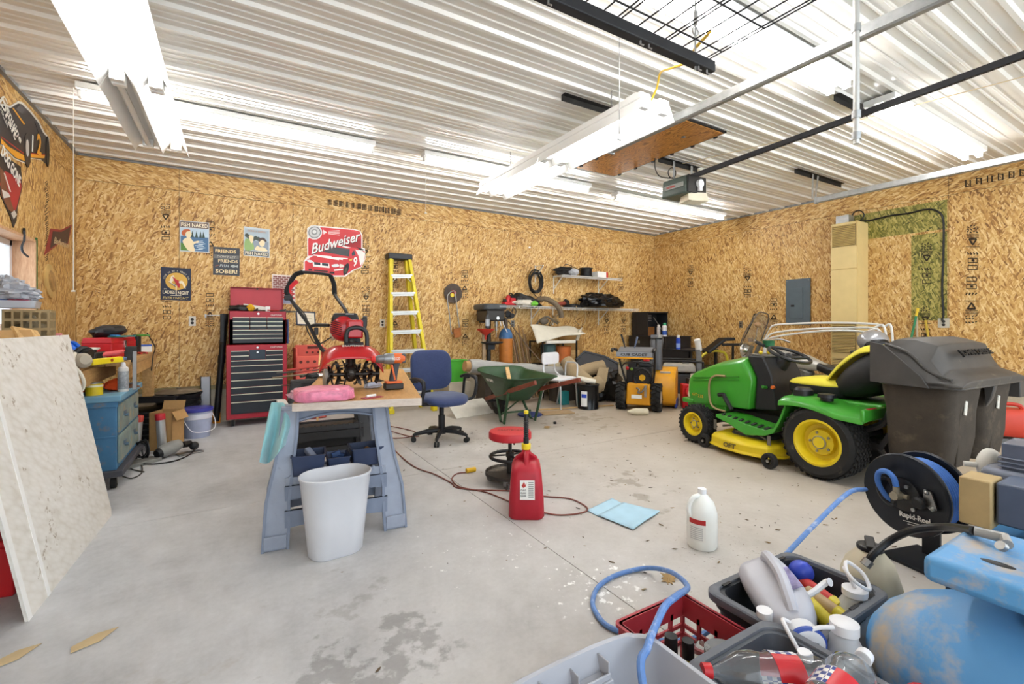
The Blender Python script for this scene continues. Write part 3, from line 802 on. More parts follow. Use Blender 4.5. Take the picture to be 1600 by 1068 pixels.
s.poly(pc('#dfe3e6',.2),[q(*p)for p in((135,690),(175,672),(235,700),(195,722))],2); s.poly(pc('#dfe3e6',.2),[q(*p)for p in((520,770),(620,760),(640,800),(550,810))],2); s.poly(pc('#e8e2d8'),[q(*p)for p in((650,760),(710,775),(715,815),(650,820))])
s.poly(WH,[q(*p)for p in((225,710),(480,745),(490,820),(235,785))]); s.poly(pc('#24303c'),[q(*p)for p in((250,712),(345,728),(345,768),(252,752))]); s.poly(pc('#24303c'),[q(*p)for p in((370,732),(470,748),(470,790),(370,772))])
for a,b in(((165,815),(215,850)),((250,835),(460,885)),((490,880),(565,920))):s.poly(pc('#2a1416'),[q(*a),q(b[0],a[1]+(b[0]-a[0])*.14),q(*b),q(a[0],b[1]-(b[0]-a[0])*.14)])
s.poly(pc('#18181a'),[q(*p)for p in((712,940),(712,850),(745,775),(795,760),(795,860),(750,940))],3); s.poly(pc('#4c4c3a'),[q(*p)for p in((728,900),(735,850),(765,825),(770,870),(745,915))],3)
s.txt(WH,'9',*q(905,735),.06,.19,.15,.03); s.poly(pc('#d6b24a'),[q(*p)for p in((805,690),(860,680),(845,712),(808,716))]); s.line(WH,q(560,860),q(700,850),.03); s.done()
# brick pattern paper, framed paper
s=bsign('brick_print','small red brick pattern print hanging beside the red toolbox lid','poster',(425,428),(461,430.5),(425.5,474))
s.plate(pc('#d9cfc8'))
for r_ in range(11):
    for c in range(5):
        o_=-.1 if r_%2 else 0; u0=max(.04,.05+c*.19+o_); u1=min(.96,.05+c*.19+o_+.17)
        if u1>u0+.03:s.poly(pc('#7d4a44' if r_<7 else '#b0302e'),[(u0,.05+r_*.07),(u1,.05+r_*.07),(u1,.105+r_*.07),(u0,.105+r_*.07)])
s.poly(pc('#8f93ab'),[(.1,.86),(.5,.83),(.9,.9),(.9,.97),(.1,.97)]); s.done()
s=bsign('framed_certificate','small paper in a dark blue frame on the back wall behind the tiller handle','picture frame',(461.8,485.3),(492.5,487),(463,507.8))
s.plate(pc('#262b3c'),th=.012); s.poly(pc('#e6dcc6'),[(.07,.1),(.93,.1),(.93,.9),(.07,.9)])
for v in(.3,.5,.68):s.line(pc('#b7a68a'),(.2,v),(.8,v),.03)
s.done()
s=bsign('paper_note','small white tag stuck high on the back wall','note',(826,385),(829,385),(826,387.5)); s.plate(WH,th=.002); s.done()

# left wall signs
def lsign(name,label,cat,tl,tr,bl):return Sign(name,label,cat,aX(*tl,XL+.001),aX(*tr,XL+.001),aX(*bl,XL+.001),NL)
A=aX(-45,330,XL); B=aX(77,235,XL)
zt,zb=3.0,2.3; ya,yb_=4.30,5.86
s=Sign('car_shaped_sign','black and yellow race car die-cut sign high on the window wall','sign',(XL+.001,ya,zt),(XL+.001,yb_,zt),(XL+.001,ya,zb),NL)
def W(px,py):
    p=aX(px,py,XL); return((p.y-ya)/(yb_-ya),(zt-p.z)/(zt-zb))
def W4(x,y):return W(x*.1967,150+y*.1967)
OUTL=[(.02,.5),(.1,.35)]+[W4(*p)for p in((0,60),(30,62),(75,78),(140,38),(170,45),(235,110),(300,190),(345,280),(385,330),(390,420),(375,550),(330,510),(230,495),(205,540),(110,500),(0,385))]+[(.04,.95),(.0,.8)]
BK,YL=pc('#232024',.35),pc('#dd9a26',.4)
s.plate(pc('#d9d6cf'),OUTL)
ins=[(lambda c:(c[0]+(.42-c[0])*.045,c[1]+(.5-c[1])*.06))(p)for p in OUTL]
s.poly(BK,ins)
s.poly(YL,[W4(*p)for p in((0,335),(60,400),(130,440),(185,470),(190,515),(120,490),(0,375))]); s.poly(YL,[W4(*p)for p in((235,460),(350,470),(345,492),(235,488))]); s.line(pc('#b3322a'),W4(0,322),W4(180,455),.012); s.line(pc('#b3322a'),W4(235,455),W4(350,465),.012)
s.poly(YL,[W4(*p)for p in((85,90),(100,95),(190,220),(180,225))])
s.poly(pc('#5b5a5c'),[W4(*p)for p in((150,65),(190,105),(165,140),(115,100))]); s.poly(pc('#3a393d'),[W4(*p)for p in((265,200),(300,215),(330,300),(300,300))])
s.txt(pc('#e6e2d8'),'Genuine',*W4(85,185),.26,.09,.1,.01,rot=-32); s.txt(pc('#e6e2d8'),'Draft',*W4(55,175),.22,.11,.1,.02,rot=-34); s.txt(pc('#c9c6be'),'MILLER',*W4(20,170),.1,.04,rot=-34)
s.txt(YL,'2',*W4(300,385),.065,.26,0,.03); s.disc(BK,*W4(208,430),.045,.2); s.disc(pc('#bdbbb5'),*W4(207,410),.022,.1); s.disc(pc('#111'+'113'),*W4(370,440),.03,.2); s.line(pc('#d7d3c8'),W4(252,310),W4(248,440),.012); s.done()
s=Sign('pennant_sign','tall pointed red and black sign reading DOG GONE on the window wall','sign',(XL+.001,ya,2.6),(XL+.001,yb_,2.6),(XL+.001,ya,1.9),NL)
def Wd(px,py):
    p=aX(px,py,XL); return((p.y-ya)/(yb_-ya),(2.6-p.z)/.7)
D4=lambda x,y:Wd(x*.1967,150+y*.1967)
s.plate(pc('#2a2426'),[D4(*p)for p in((8,460),(160,560),(172,720),(135,880),(125,990),(100,1045),(75,960),(0,790),(-60,640),(-50,440))])
s.poly(pc('#a3282c'),[D4(*p)for p in((30,590),(155,665),(165,720),(120,900),(95,920),(30,800),(-10,700))]); s.poly(pc('#7a4a32'),[D4(*p)for p in((-10,560),(25,600),(45,720),(100,900),(115,940),(60,900),(0,780))]); s.poly(pc('#d9d3cc'),[D4(*p)for p in((5,740),(60,770),(75,800),(20,810))]); s.line(pc('#d9d3cc'),D4(25,610),D4(75,760),.016)
s.txt(pc('#efece6'),'DOG GONE',*D4(80,560),.24,.14,0,.03,rot=-24); s.poly(pc('#c9c3bb'),[D4(*p)for p in((80,930),(105,905),(125,940),(100,975))]); s.done()
s=Sign('bow_tie_sign','small dark red bow tie shaped sign on the window wall near the corner','sign',aX(72,360,XL),aX(112,360,XL),aX(72,402,XL),NL)
Wp=lambda px,py:((aX(px,py,XL)-s.o).dot(s.u)/s.u.length_squared,(aX(px,py,XL)-s.o).dot(s.v)/s.v.length_squared)
s.plate(pc('#8c2028'),[Wp(*p)for p in((79,360),(96,371),(112,370.5),(107.5,400),(92,391),(71,397.5))]); s.poly(pc('#3b2527'),[Wp(*p)for p in((82,366),(96,374),(110,373),(106.5,397),(92,388),(79,392))]); s.txt(pc('#c9b48c'),'Budweiser',.55,.5,.62,.26,.4,.01,rot=-8); s.done()
m=MB(); c0=aX(77,439,XL)
r=thing('oval_plaque','pale oval plaque hanging on the window wall beside the window','plaque',(XL,c0.y,c0.z))
m=MB(); m.lathe([(.17,.0),(.17,.012),(.15,.02),(.001,.02)],32,(0,0,0),(1,0,0),.8,1.0); m.build('plaque',mat('#c9a86a',.5,var=.2),r)
m=MB(); m.lathe([(.11,.02),(.10,.024),(.001,.026)],24,(0,0,0),(1,0,0),.75,1.0); m.build('relief',mat('#a98450',.5,var=.45,sc=20),r)
r=thing('curved_hook','bent black metal hook mounted at the window corner','hook',aX(38,370,XL+.03))
m=MB(); m.tube(cr([aX(38,361,XL+.02),aX(38,374,XL+.03),aX(34,385,XL+.05),aX(36,394,XL+.05),aX(44,401,XL+.05)],5),[.008]*21,6); m.build('arm',mat('#39424c',.5),r,world=True)
m=MB(); p=aX(38,366,XL+.012); m.box(p,(.012,.02,.1)); m.build('mount',BLACK,r,world=True)

# outlets
def outlet(label,fn,px,py,nrm,colr,w_=.07,h_=.115):
    p=fn(px,py); r=thing('wall_outlet',label,'outlet',p,0,'power outlets on the wood walls')
    n=Vector(nrm); x=Vector((0,0,1)).cross(n)
    def bx(m,a,b,z0,z1,sa,sb):m.T=basis(n*(z0+z1)/2,x,Vector((0,0,1)),n); m.box((a,b,0),(sa,sb,z1-z0))
    m=MB(); bx(m,0,0,0,.006,w_,h_); m.build('cover_plate',mat(colr,.5),r,bev=.002)
    for s_ in(-1,1):
        m=MB(); m.T=basis(n*.004,x,Vector((0,0,1)),n); m.lathe([(.017,0),(.017,.004),(.001,.004)],14,(0,s_*.021,0)); m.build('socket',mat('#2b2926',.6),r)
    return r
outlet('pale outlet on the back wall below the navy sign',lambda a,b:aY(a,b,YB),300.5,501.5,NB,'#cfccc4')
outlet('pale outlet on the back wall left of the yellow ladder',lambda a,b:aY(a,b,YB),597.5,505,NB,'#cfccc4')
outlet('grey metal outlet box on the back wall behind the orange cylinder',lambda a,b:aY(a,b,YB),801,505.5,NB,'#7a7a78')
outlet('dark outlet on the heater wall left of the breaker panel',lambda a,b:aX(a,b,XR),1157.5,507,NR,'#6e6252')
outlet('pale outlet with a plugged-in black cord on the heater wall',lambda a,b:aX(a,b,XR-.004),1474.5,504.5,NR,'#b8b3a4',.11,.115)
# breaker panel
p0_,p1_=aX(1229,438,XR),aX(1267,505,XR); cy=(p0_.y+p1_.y)/2; zc=1.62; Wd_=abs(p0_.y-p1_.y); z1=aX(1229,437,XR).z; z0=aX(1229,507,XR).z
r=thing('breaker_panel','grey electrical breaker panel on the heater wall','electrical panel',(XR,cy,(z0+z1)/2)); Hh=z1-z0
GP=mat('#56636b',.45,var=.06)
m=MB(); m.box((-.012,0,0),(.024,Wd_,Hh)); m.build('cover',GP,r,bev=.004)
m=MB(); m.box((-.028,.02,-.02),(.008,Wd_*.55,Hh*.66)); m.build('door',GP,r,bev=.003)
m=MB(); m.box((-.035,.07,-.06),(.008,.05,.03)); m.build('latch',BLACK,r,bev=.002)
for sy in(-1,1):
    for sz in(-1,1):
        m=MB(); m.cyl((-.024,sy*Wd_*.45,sz*Hh*.46),(-.028,sy*Wd_*.45,sz*Hh*.46),.007,n=8); m.build('screw',STEEL,r)
# wall furnace
r=thing('wall_furnace','tall beige gas wall furnace with louvred grilles','heater',(XR,3.105,.42))
BG,BG2=mat('#d7bf85',.45,var=.04),mat('#c8ad70',.45,var=.04)
D_,Wf,Hf=.31,.33,2.22
m=MB(); m.box((-D_/2,0,Hf/2),(D_,Wf,Hf)); m.build('casing',BG,r,bev=.012)
def grille(zc,h,nm):
    m=MB(); m.box((-D_-.004,0,zc),(.008,Wf*.84,h)); m.build('grille_backing',mat('#4f4431',.6),r,smooth=0)
    m=MB(); n=int(h/.021)
    for k in range(n):m.box((-D_-.012,0,zc-h/2+(k+.5)*h/n),(.016,Wf*.84,.010),(0,35,0))
    m.build(nm,BG2,r,smooth=0)
grille(2.04,.29,'upper_grille'); grille(.64,.40,'lower_grille'); grille(.22,.28,'base_grille')
for zc,h in((1.73,.29),(1.20,.74)):
    m=MB(); m.box((-D_-.004,0,zc),(.01,Wf*.96,h)); m.build('front_panel',BG,r,bev=.004)
m=MB(); m.box((-D_-.003,-Wf/2+.006,Hf/2),(.01,.012,Hf)); m.build('edge_trim',BG2,r,smooth=0)
m=MB(); m.box((-.14,.06,Hf+.06),(.16,.16,.12)); m.build('vent_box',GALV,r,bev=.004)
m=MB(); m.tube(cr([(-.12,.0,Hf+.06),(-.1,-.03,Hf+.15),(-.1,-.1,Hf+.17),(-.09,-.15,Hf+.1),(-.1,-.1,Hf+.02),(-.1,-.02,Hf+.03),(-.06,-.2,Hf+.02)],6),.008,6); m.build('wire_loop',BLACK,r)
pts=[aX(a,b,XR-.02)for a,b in((1357,345),(1390,337),(1420,333),(1447,327),(1465,330),(1474,345),(1474,400),(1472,450),(1474,490),(1472,498),(1474,503))]
m=MB(); m.tube(cr(pts,5),.011,8); single(m,'wall_cable',BLACK,'black cord stapled along the heater wall from the furnace to an outlet','cord',tuple(pts[0]),world=True)
# saw blade and bow saw hanging on a nail
c=aY(708,458,YB-.03)
r=thing('circular_saw_blade','large dark round saw blade hanging on the back wall','saw blade',c)
m=MB(); R_=.155; n=96; pts=[]
for k in range(n):a=2*PI*k/n; pts.append((R_*(1 if k%2 else .965)*math.cos(a),R_*(1 if k%2 else .965)*math.sin(a)))
m.T=TR((0,0,0),(90,0,0)); m.prism(pts,.004); m.build('blade',mat('#4b4038',.5,metal=.5,var=.35,sc=6),r,smooth=0)
m=MB(); m.cyl((0,-.004,0),(0,-.010,0),.05,n=24); m.build('centre_label',mat('#b03a34',.5),r)
m=MB(); m.cyl((-.02,-.010,-.03),(-.02,-.016,-.03),.032,n=20); m.build('hub_sticker',mat('#d9c23c',.5),r)
r=thing('bow_saw','bow saw with a brown wooden handle hanging below the saw blade','saw',aY(708,470,YB-.06))
m=MB(); P=[aY(a,b,YB-.07)for a,b in((705,520),(702,490),(699,465),(702,458),(707,455),(711,458),(715,490),(718,512))]; m.tube(cr(P,5),.010,8); m.build('frame',STEEL,r,world=True)
m=MB(); a_,b_=aY(705,522,YB-.07),aY(719,510,YB-.07); m.bar(a_,b_,.012,.002,up=(0,1,0)); m.build('blade',STEEL,r,world=True)
m=MB(); P=[aY(a,b,YB-.075)for a,b in((708,514),(719,511),(720,524),(716,527),(709,527))]; m.flat(P,NB,.025); m.build('handle',mat('#a3622d',.5,var=.25),r,world=True,bev=.004)

# coiled black hose on a wall bracket
c=aY(838,440,YB-.10)
r=thing('coiled_hose','coiled black hose hanging on a white bracket left of the top wire shelf','hose',c)
m=MB()
for k in range(6):
    m.torus((jit(.012),-.02+k*.014,jit(.015)),.145+jit(.02),.011,ax=(jit(.12),1,jit(.1)),n=36,k=8)
m.T=TR(sc=(.80,1,1.18)); m.v=[m.T@v for v in m.v]; m.T=Matrix.Identity(4)
m.tube(cr([(.04,.0,.16),(.08,-.02,.22),(.13,-.02,.3)],5),.009,6); m.tube(cr([(-.06,.0,-.2),(0,-.02,-.26),(.09,-.01,-.24),(.1,0,-.16)],5),.007,6)
m.build('hose',BLACK,r)
def bracket(parent,x,y0,z,dep,h=.26,mt=None):
    m=MB(); mt=mt or WHITE
    m.bar((x,y0-.006,z-h),(x,y0-.006,z+.01),.012,.022,up=(0,1,0)); m.bar((x,y0-.01,z-h*.72),(x,y0-dep,z-.012),.010,.014,up=(0,1,0)); m.bar((x,y0,z-.006),(x,y0-dep,z-.006),.010,.010)
    return m.build('bracket',mt,parent,world=True,smooth=0)
pb=aY(836,430,YB)
rb=thing('hose_bracket','white angled shelf bracket holding the coiled black hose','bracket',(pb.x,YB,pb.z)); bracket(rb,pb.x,YB,pb.z+.16,.26,.28)
# wire shelves
WIRE=mat('#e3e3df',.4,var=.04)
def wire_shelf(label,x0,x1,z,dep,brs):
    r=thing('wire_shelf',label,'shelf',((x0+x1)/2,YB,z),0,'white wire shelves on the back wall')
    m=MB()
    for yy,dz in((YB-.012,0),(YB-dep,0),(YB-dep,-.035),(YB-dep/2,-.004)):m.cyl((x0,yy,z+dz),(x1,yy,z+dz),.0045,n=6)
    n=int((x1-x0)/.028)
    for k in range(n+1):
        x=x0+(x1-x0)*k/n; m.tube([(x,YB-.012,z+.003),(x,YB-dep,z+.003),(x,YB-dep,z-.035)],.0022,4)
    for k in range(int((x1-x0)/.3)+1):
        x=x0+k*.3; m.cyl((x,YB-dep,z-.036),(x,YB-dep,z+.003),.006,n=6)
    m.build('wire_grid',WIRE,r,world=True)
    for b in brs:bracket(r,b,YB,z-.008,dep*.92,.30)
    return r
SD=.30
wire_shelf('white wire shelf highest on the back wall with cables and boxes',4.88,6.28,2.10,SD,(4.90,5.95))
wire_shelf('white wire shelf low on the back wall holding the black bag',4.72,6.72,1.535,SD,(4.88,5.95))
wire_shelf('white wire shelf low on the back wall behind the drill press',3.70,4.70,1.545,SD,(4.42,))
SY_=YB-.16
# shelf contents, top
m=MB()
for k in range(7):m.tube(cr([(5.0+jit(.1)+.12*math.cos(a)*(1+.2*jit(1)),SY_+.09*math.sin(a),2.125+.02*k+jit(.01))for a in[i*PI/4 for i in range(8)]],3,True),.010,6,closed=True)
m.tube(cr([(4.9,SY_-.1,2.13),(4.86,SY_-.17,2.2),(4.95,SY_-.14,2.29),(5.2,SY_-.05,2.26),(5.4,SY_,2.22)],5),.006,6)
single(m,'cable_bundle',BLACK,'tangled black cables at the left end of the top wire shelf','cables',(5.0,SY_,2.11),world=True)
m=MB(); blob(m,(5.16,SY_-.09,2.165),(.10,.06,.06),3,.4); single(m,'plastic_bag',mat('#c9cbd0',.3,var=.1,trans=.2),'crumpled pale bag on the top wire shelf between the cables and the spool','bag',(5.16,SY_-.09,2.11),world=True)
r=thing('cable_spool','black cable spool on the top wire shelf','spool',(5.52,SY_,2.11))
for zz in(0,.152):m=MB(); m.cyl((0,0,zz),(0,0,zz+.008),.125,n=28); m.build('flange',mat('#23252a',.5),r)
m=MB()
for k in range(9):m.torus((0,0,.02+k*.0155),.10,.0085,n=28,k=6)
m.cyl((0,0,.01),(0,0,.15),.095,n=20); m.build('wound_cable',BLACK,r)
r=thing('cardboard_carton','small white carton with a red end on the top wire shelf','box',(5.82,SY_-.02,2.11),6)
m=MB(); m.box((0,0,.05),(.26,.16,.10)); m.build('carton',WHITE,r,bev=.003)
m=MB(); m.box((.12,-.001,.05),(.045,.165,.102)); m.build('red_end',RED,r,bev=.002)
# lower left shelf
r=thing('red_power_tool','red and black corded hand tool on the low wire shelf above the drill press','tool',(3.90,SY_,1.555))
m=MB(); m.box((0,0,.03),(.26,.12,.05)); m.build('base',RED,r,bev=.01)
m=MB(); m.cyl((-.05,0,.05),(-.02,0,.16),.05,.035,n=14); m.box((.05,0,.09),(.10,.07,.07)); m.build('motor_body',RED,r,bev=.008)
m=MB(); m.cyl((-.12,0,.07),(-.06,0,.07),.035,n=12); m.tube(cr([(-.02,0,.15),(.0,0,.2),(.05,0,.18),(.08,0,.12)],4),.012,8); m.build('handle',BLACK,r)
m=MB(); blob(m,(0,0,.09),(.30,.12,.10),5,.35,T=Euler((0,.22,0)).to_matrix(),flatz=-.075); m.box((.12,-.12,.07),(.05,.01,.04)); single(m,'tool_pouch',BLACK,'black cloth tool pouch on the low wire shelf above the welding cylinder','pouch',(4.20,SY_+.02,1.55))
m=MB(); blob(m,(0,0,.05),(.18,.08,.055),8,.35,flatz=-.045); single(m,'rag',mat('#cfc9bd',.9),'pale crumpled rag on the low wire shelf before the black pouch','rag',(4.12,SY_-.08,1.55))
m=MB(); blob(m,(0,0,.04),(.08,.05,.045),9,.35,flatz=-.035); single(m,'glove',mat('#6fb83c',.8),'bright green glove on the low wire shelf','glove',(4.31,SY_-.10,1.55))
m=MB(); m.tube(cr([(0,0,.02),(.08,0,.10),(.15,-.10,.12),(.22,-.2,.07),(.28,-.27,.0),(.34,-.28,-.1),(.36,-.28,-.2)],5),[.045]*31,10); single(m,'flexible_duct',mat('#6d5f4c',.7,var=.3),'dusty brown flexible hose drooping off the low wire shelf','hose',(4.40,SY_+.02,1.56))
# lower right shelf
r=thing('angle_grinder','rusty red angle grinder on the low wire shelf under the top shelf','tool',(4.98,SY_-.02,1.545),12)
m=MB(); m.tube([(-.14,0,.05),(-.05,0,.06),(.06,0,.075)],[.03,.034,.036],12); m.build('body',mat('#8a3c2a',.6,var=.3),r)
m=MB(); m.cyl((.08,.035,.08),(.08,-.035,.08),.055,n=20); m.tube(cr([(.02,0,.10),(.06,0,.14),(.12,0,.12)],4),.012,8); m.build('guard',BLACK,r)
m=MB(); blob(m,(0,0,.03),(.22,.09,.04),12,.4,flatz=-.025); single(m,'dark_cloth',BLACK,'flat dark cloth on the low wire shelf left of the black bag','cloth',(5.22,SY_,1.54))
r=thing('garbage_bag','large glossy black plastic bag on the low wire shelf','bag',(5.80,SY_-.06,1.545))
BAG=mat('#0d0d0f',.22,var=.2,bump=.5,bsc=14)
m=MB(); blob(m,(.02,-.05,.085),(.44,.21,.17),21,.32,2.6,34,22,flatz=-.08); m.build('bag_body',BAG,r)
m=MB(); blob(m,(-.12,.0,.17),(.32,.14,.10),24,.4,2.6,26,16); m.build('bag_fold',BAG,r)
m=MB(); P=[aY(a,b,YB-.28)for a,b in((900,478),(903,488),(898,498),(905,507),(913,505),(915,490),(909,481))]; m.tube(cr(P,5),.007,6); single(m,'looped_wire',mat('#8d7754',.7),'loop of tan wire hanging under the low wire shelf','wire',tuple(P[0]),world=True)
# ------------------------------------------------------------------ left side: workbench, cabinet, panel
BZ=.966
r=thing('workbench','long rough lumber workbench against the window wall under the window','workbench',(-1.1,4.0,FZ))
m=MB()
for k in range(4):m.bb((XL+.02+k*.134,1.2,BZ-.04),(XL+.148+k*.134,4.62,BZ))
for k in range(5):m.bb((XL+.02+k*.15,4.62,BZ-.04),(XL+.165+k*.15,6.16,BZ))
m.build('top_planks',wood_mat('bench_wood','#8d6a3f','#c69c62',(8,1.2,8)),r,world=True,bev=.003)
BW=wood_mat('apron_wood','#a57a45','#cfa468',(9,1.1,9))
m=MB(); m.bb((-.92,1.2,BZ-.16),(-.885,5.3,BZ-.041+.04*0)); m.build('apron',BW,r,world=True,bev=.003)
m=MB(); m.bb((-.74,4.66,BZ-.14),(-.70,6.16,BZ)); m.build('apron',BW,r,world=True,bev=.003)
for x,y in((-.97,3.9),(-.76,6.11),(-1.38,3.9),(-1.38,6.11),(-.97,1.3)):
    m=MB(); m.bb((x-.045,y-.045,FZ if y<6 else .50),(x+.045,y+.045,BZ-.04)); m.build('leg',BW,r,world=True,bev=.003)
m=MB(); m.bb((-1.42,4.7,.70),(-1.36,6.1,.86)); m.build('back_rail',OLDWOOD,r,world=True)

# painted panel leaning on the bench
b0,b1=fl(45,970),fl(176,803)
r=thing('painted_board','big white painted chipboard panel leaning against the workbench front','board',b0)
PW=NT('painted_osb'); sp=PW.n('ShaderNodeSeparateXYZ'); PW.l(PW.obj(),sp.inputs[0])
cb=PW.n('ShaderNodeCombineXYZ'); PW.l(sp.outputs[1],cb.inputs[0]); PW.l(sp.outputs[2],cb.inputs[1])
vo=PW.n('ShaderNodeTexVoronoi'); vo.inputs['Scale'].default_value=1; PW.l(PW.mapping(PW.mapping(cb.outputs[0],rot=(0,0,.5)),scale=(16,45,1)),vo.inputs['Vector'])
n1=PW.noise(PW.obj(),4,5,.7); n2=PW.noise(PW.obj(),26,5,.7)
base=PW.ramp(vo.outputs['Distance'],[(.0,'#ebe8e2'),(.6,'#e2ded6'),(1,'#d6d0c5')])
dm=PW.math('MULTIPLY_ADD',PW.math('MULTIPLY',n1,n2),26,True); dm.node.inputs[2].default_value=-9.3
PW.l(PW.mix(PW.math('MULTIPLY',dm,.7),base,lin('#8f7a5b')),PW.b.inputs['Base Color']); PW.b.inputs['Roughness'].default_value=.6; PW.bump(vo.outputs['Distance'],.22,.003)
tp=Vector((-.205,0,1.135)); dd=(b1-b0)
t0,t1=b0+tp,b1+tp
nrm=dd.cross(tp).normalized(); nrm=nrm if nrm.x>0 else-nrm
m=MB(); m.flat([b0,b1*.98+b0*.02,b1+tp*.03,t1,t0],-nrm,.012); m.build('panel',PW.m,r,world=True,smooth=0)
for a,wd in((.16,.03),(.0,.035)):
    m=MB(); A0=b0+dd*(a+.012)+tp*.0; A1=b0+dd*(a+.01)+tp
    sd=dd.normalized()*wd/2; m.flat([A0-sd,A0+sd,A1+sd,A1-sd],nrm,.0015); m.build('joint_tape',mat('#f3f2ef',.55,var=.04,dirt='#b5a890',da=.0),r,world=True,smooth=0)
# red box on the floor behind the panel
p=fl(8,930); r=thing('tool_box','red metal box on the floor behind the white leaning board','tool box',(p.x-.16,p.y+.02,FZ),-12)
m=MB(); m.box((0,.1,.11),(.40,.22,.22)); m.build('body',RED,r,bev=.01)
m=MB(); m.box((0,.1,.235),(.41,.23,.03)); m.build('lid',RED,r,bev=.01)
m=MB(); m.box((0,-.016,.18),(.05,.01,.06)); m.build('latch',STEEL,r,bev=.002)
m=MB(); m.bb((p.x-.5,p.y+.2,FZ),(p.x-.1,p.y+.4,FZ+.62)); single(m,'wooden_crate',OLDWOOD,'brown wooden crate under the bench behind the red box','crate',(p.x-.3,p.y+.3,FZ),world=True,bev=.004)

def bz(px,py,h=0.0):return aZ(px,py,BZ+h)
# storage box stack near the window
p=bz(22,548); bx,by=-1.22,4.16
r=thing('metal_file_box','grey metal box at the left of the bench beneath plastic bags','box',(bx-.11,by-.10,BZ),8)
m=MB(); m.box((0,0,.19),(.16,.24,.38)); m.build('body',mat('#77736a',.45,var=.06),r,bev=.005)
m=MB(); m.box((0,-.123,.19),(.14,.006,.35)); m.build('front',mat('#817d74',.4,var=.05),r,bev=.003)
r=thing('slotted_crate','tan plastic crate with slotted sides on the bench below the plastic bags','crate',(bx+.085,by+.05,BZ),8)
TAN=mat('#a08a62',.6,var=.12)
m=MB()
for k in range(7):m.box((0,-.13,.02+k*.058),(.2,.012,.016)); m.box((.1,0,.02+k*.058),(.012,.27,.016))
for k in range(6):m.box((-.1+k*.04,-.13,.19),(.01,.014,.37)); m.box((.1,-.13+k*.052,.19),(.014,.01,.37))
m.box((0,.13,.19),(.2,.012,.37)); m.box((-.1,0,.19),(.012,.27,.37)); m.box((0,0,.01),(.2,.27,.012)); m.build('slats',TAN,r,smooth=0)
m=MB(); blob(m,(0,0,.17),(.08,.11,.15),31,.3); m.build('contents',mat('#8c8065',.8,var=.3),r)
r=thing('plastic_tray','shallow clear tray of mixed colours stacked on the slotted crate','tray',(bx-.03,by,BZ+.386),8)
m=MB(); rs=[rring(.40,.30,.03,0),rring(.42,.32,.03,.045),rring(.40,.30,.03,.045),rring(.38,.28,.03,.012)]; m.loft([[Vector((q_.x*.8,q_.y*.8,q_.z))for q_ in r_]for r_ in rs]); m.build('tray',mat('#cfd6e0',.3,var=.05,trans=.3),r)
for i,(cx,cy_,c_)in enumerate(((-.09,-.06,'#c96a5a'),(.0,-.06,'#4d6fb0'),(.08,-.06,'#b04a62'),(.04,.05,'#d6c48a'),(-.07,.05,'#8a6f98'))):
    m=MB(); blob(m,(cx,cy_,.034),(.06,.05,.022),i+50,.3); m.build('contents',mat(c_,.5),r)
m=MB();
for i,(a,b,c_,q)in enumerate(((-.08,-.03,.05,.11),(.05,-.05,.05,.1),(.09,.03,.04,.08),(-.03,.04,.09,.11),(-.09,.0,.11,.08),(.02,-.02,.10,.08))):blob(m,(a,b,c_),(q,q*.8,q*.6),61+i,.5,3.4,28,20,flatz=.004-c_)

single(m,'plastic_bags',mat('#c9cdd6',.25,var=.12,trans=.35,bump=.4,bsc=18),'pile of crumpled clear plastic bags on top of the tray by the window','plastic bags',(bx-.03,by,BZ+.434),8)
r=thing('spray_bottle','pale spray bottle with a pink trigger on the bench','bottle',(-1.10,4.58,BZ))
m=MB(); m.lathe([(.001,0),(.05,.0),(.052,.02),(.052,.09),(.04,.12),(.016,.15),(.016,.165),(.001,.166)],20); m.build('bottle',mat('#cfc9ba',.5),r)
m=MB(); m.lathe([(.0525,.012),(.054,.014),(.054,.05),(.0525,.052)],20); m.build('label_band',BLACK,r)
m=MB(); m.cyl((0,0,.16),(0,0,.19),.014,n=12); m.box((.01,-.01,.205),(.05,.02,.025)); m.bar((.015,-.01,.2),(.03,-.02,.17),.01,.008); m.build('trigger',mat('#d9858a',.5),r,bev=.003)
r=thing('blue_jug','bright blue plastic jug with a white cap on the bench','jug',(-1.08,4.74,BZ),-10)
BLU=mat('#1f62c8',.35,var=.06)
m=MB(); m.loft([rring(.13,.09,.02,0,cx=0),rring(.15,.10,.03,.02),rring(.15,.10,.03,.09),rring(.11,.08,.03,.125),rring(.045,.045,.02,.145),rring(.04,.04,.018,.15)]); m.build('body',BLU,r,sub=1)
m=MB(); m.tube(cr([(.0,0,.135),(.04,0,.145),(.075,0,.11),(.075,0,.06)],4),.012,8); m.build('handle',BLU,r)
m=MB(); m.cyl((0,0,.148),(0,0,.172),.026,n=18); m.build('cap',WHITE_PL,r)
def slab(name,label,cat,x,y,z,sx,sy,sz,rot,col,**kw):
    m=MB(); m.T=TR((0,0,sz/2+abs(math.sin(math.radians(rot[0])))*sy/2+abs(math.sin(math.radians(rot[1])))*sx/2),rot); m.box((0,0,0),(sx,sy,sz))
    return single(m,name,mat(col,.6,var=.08)if isinstance(col,str)else col,label,cat,(x,y,z),**kw)
slab('cardboard_sheet','tan cardboard sheet on the bench just behind the white leaning board','cardboard',-1.05,3.58,BZ,.36,.27,.006,(66,0,62),CARD)
slab('wood_offcut','pale wooden offcut tilted up on the bench edge behind the leaning board','wood scrap',-.985,3.74,BZ,.2,.27,.012,(62,8,75),PINE)
slab('notepad','blue and white paper pad on the bench below the spray bottle','paper pad',-.97,3.96,BZ,.16,.22,.012,(48,0,60),'#b9c8e2')
slab('manual','white printed booklet propped up on the bench right of the blue jug','booklet',-1.03,4.92,BZ+.0,.10,.22,.012,(22,0,-35),'#c9c6bd')
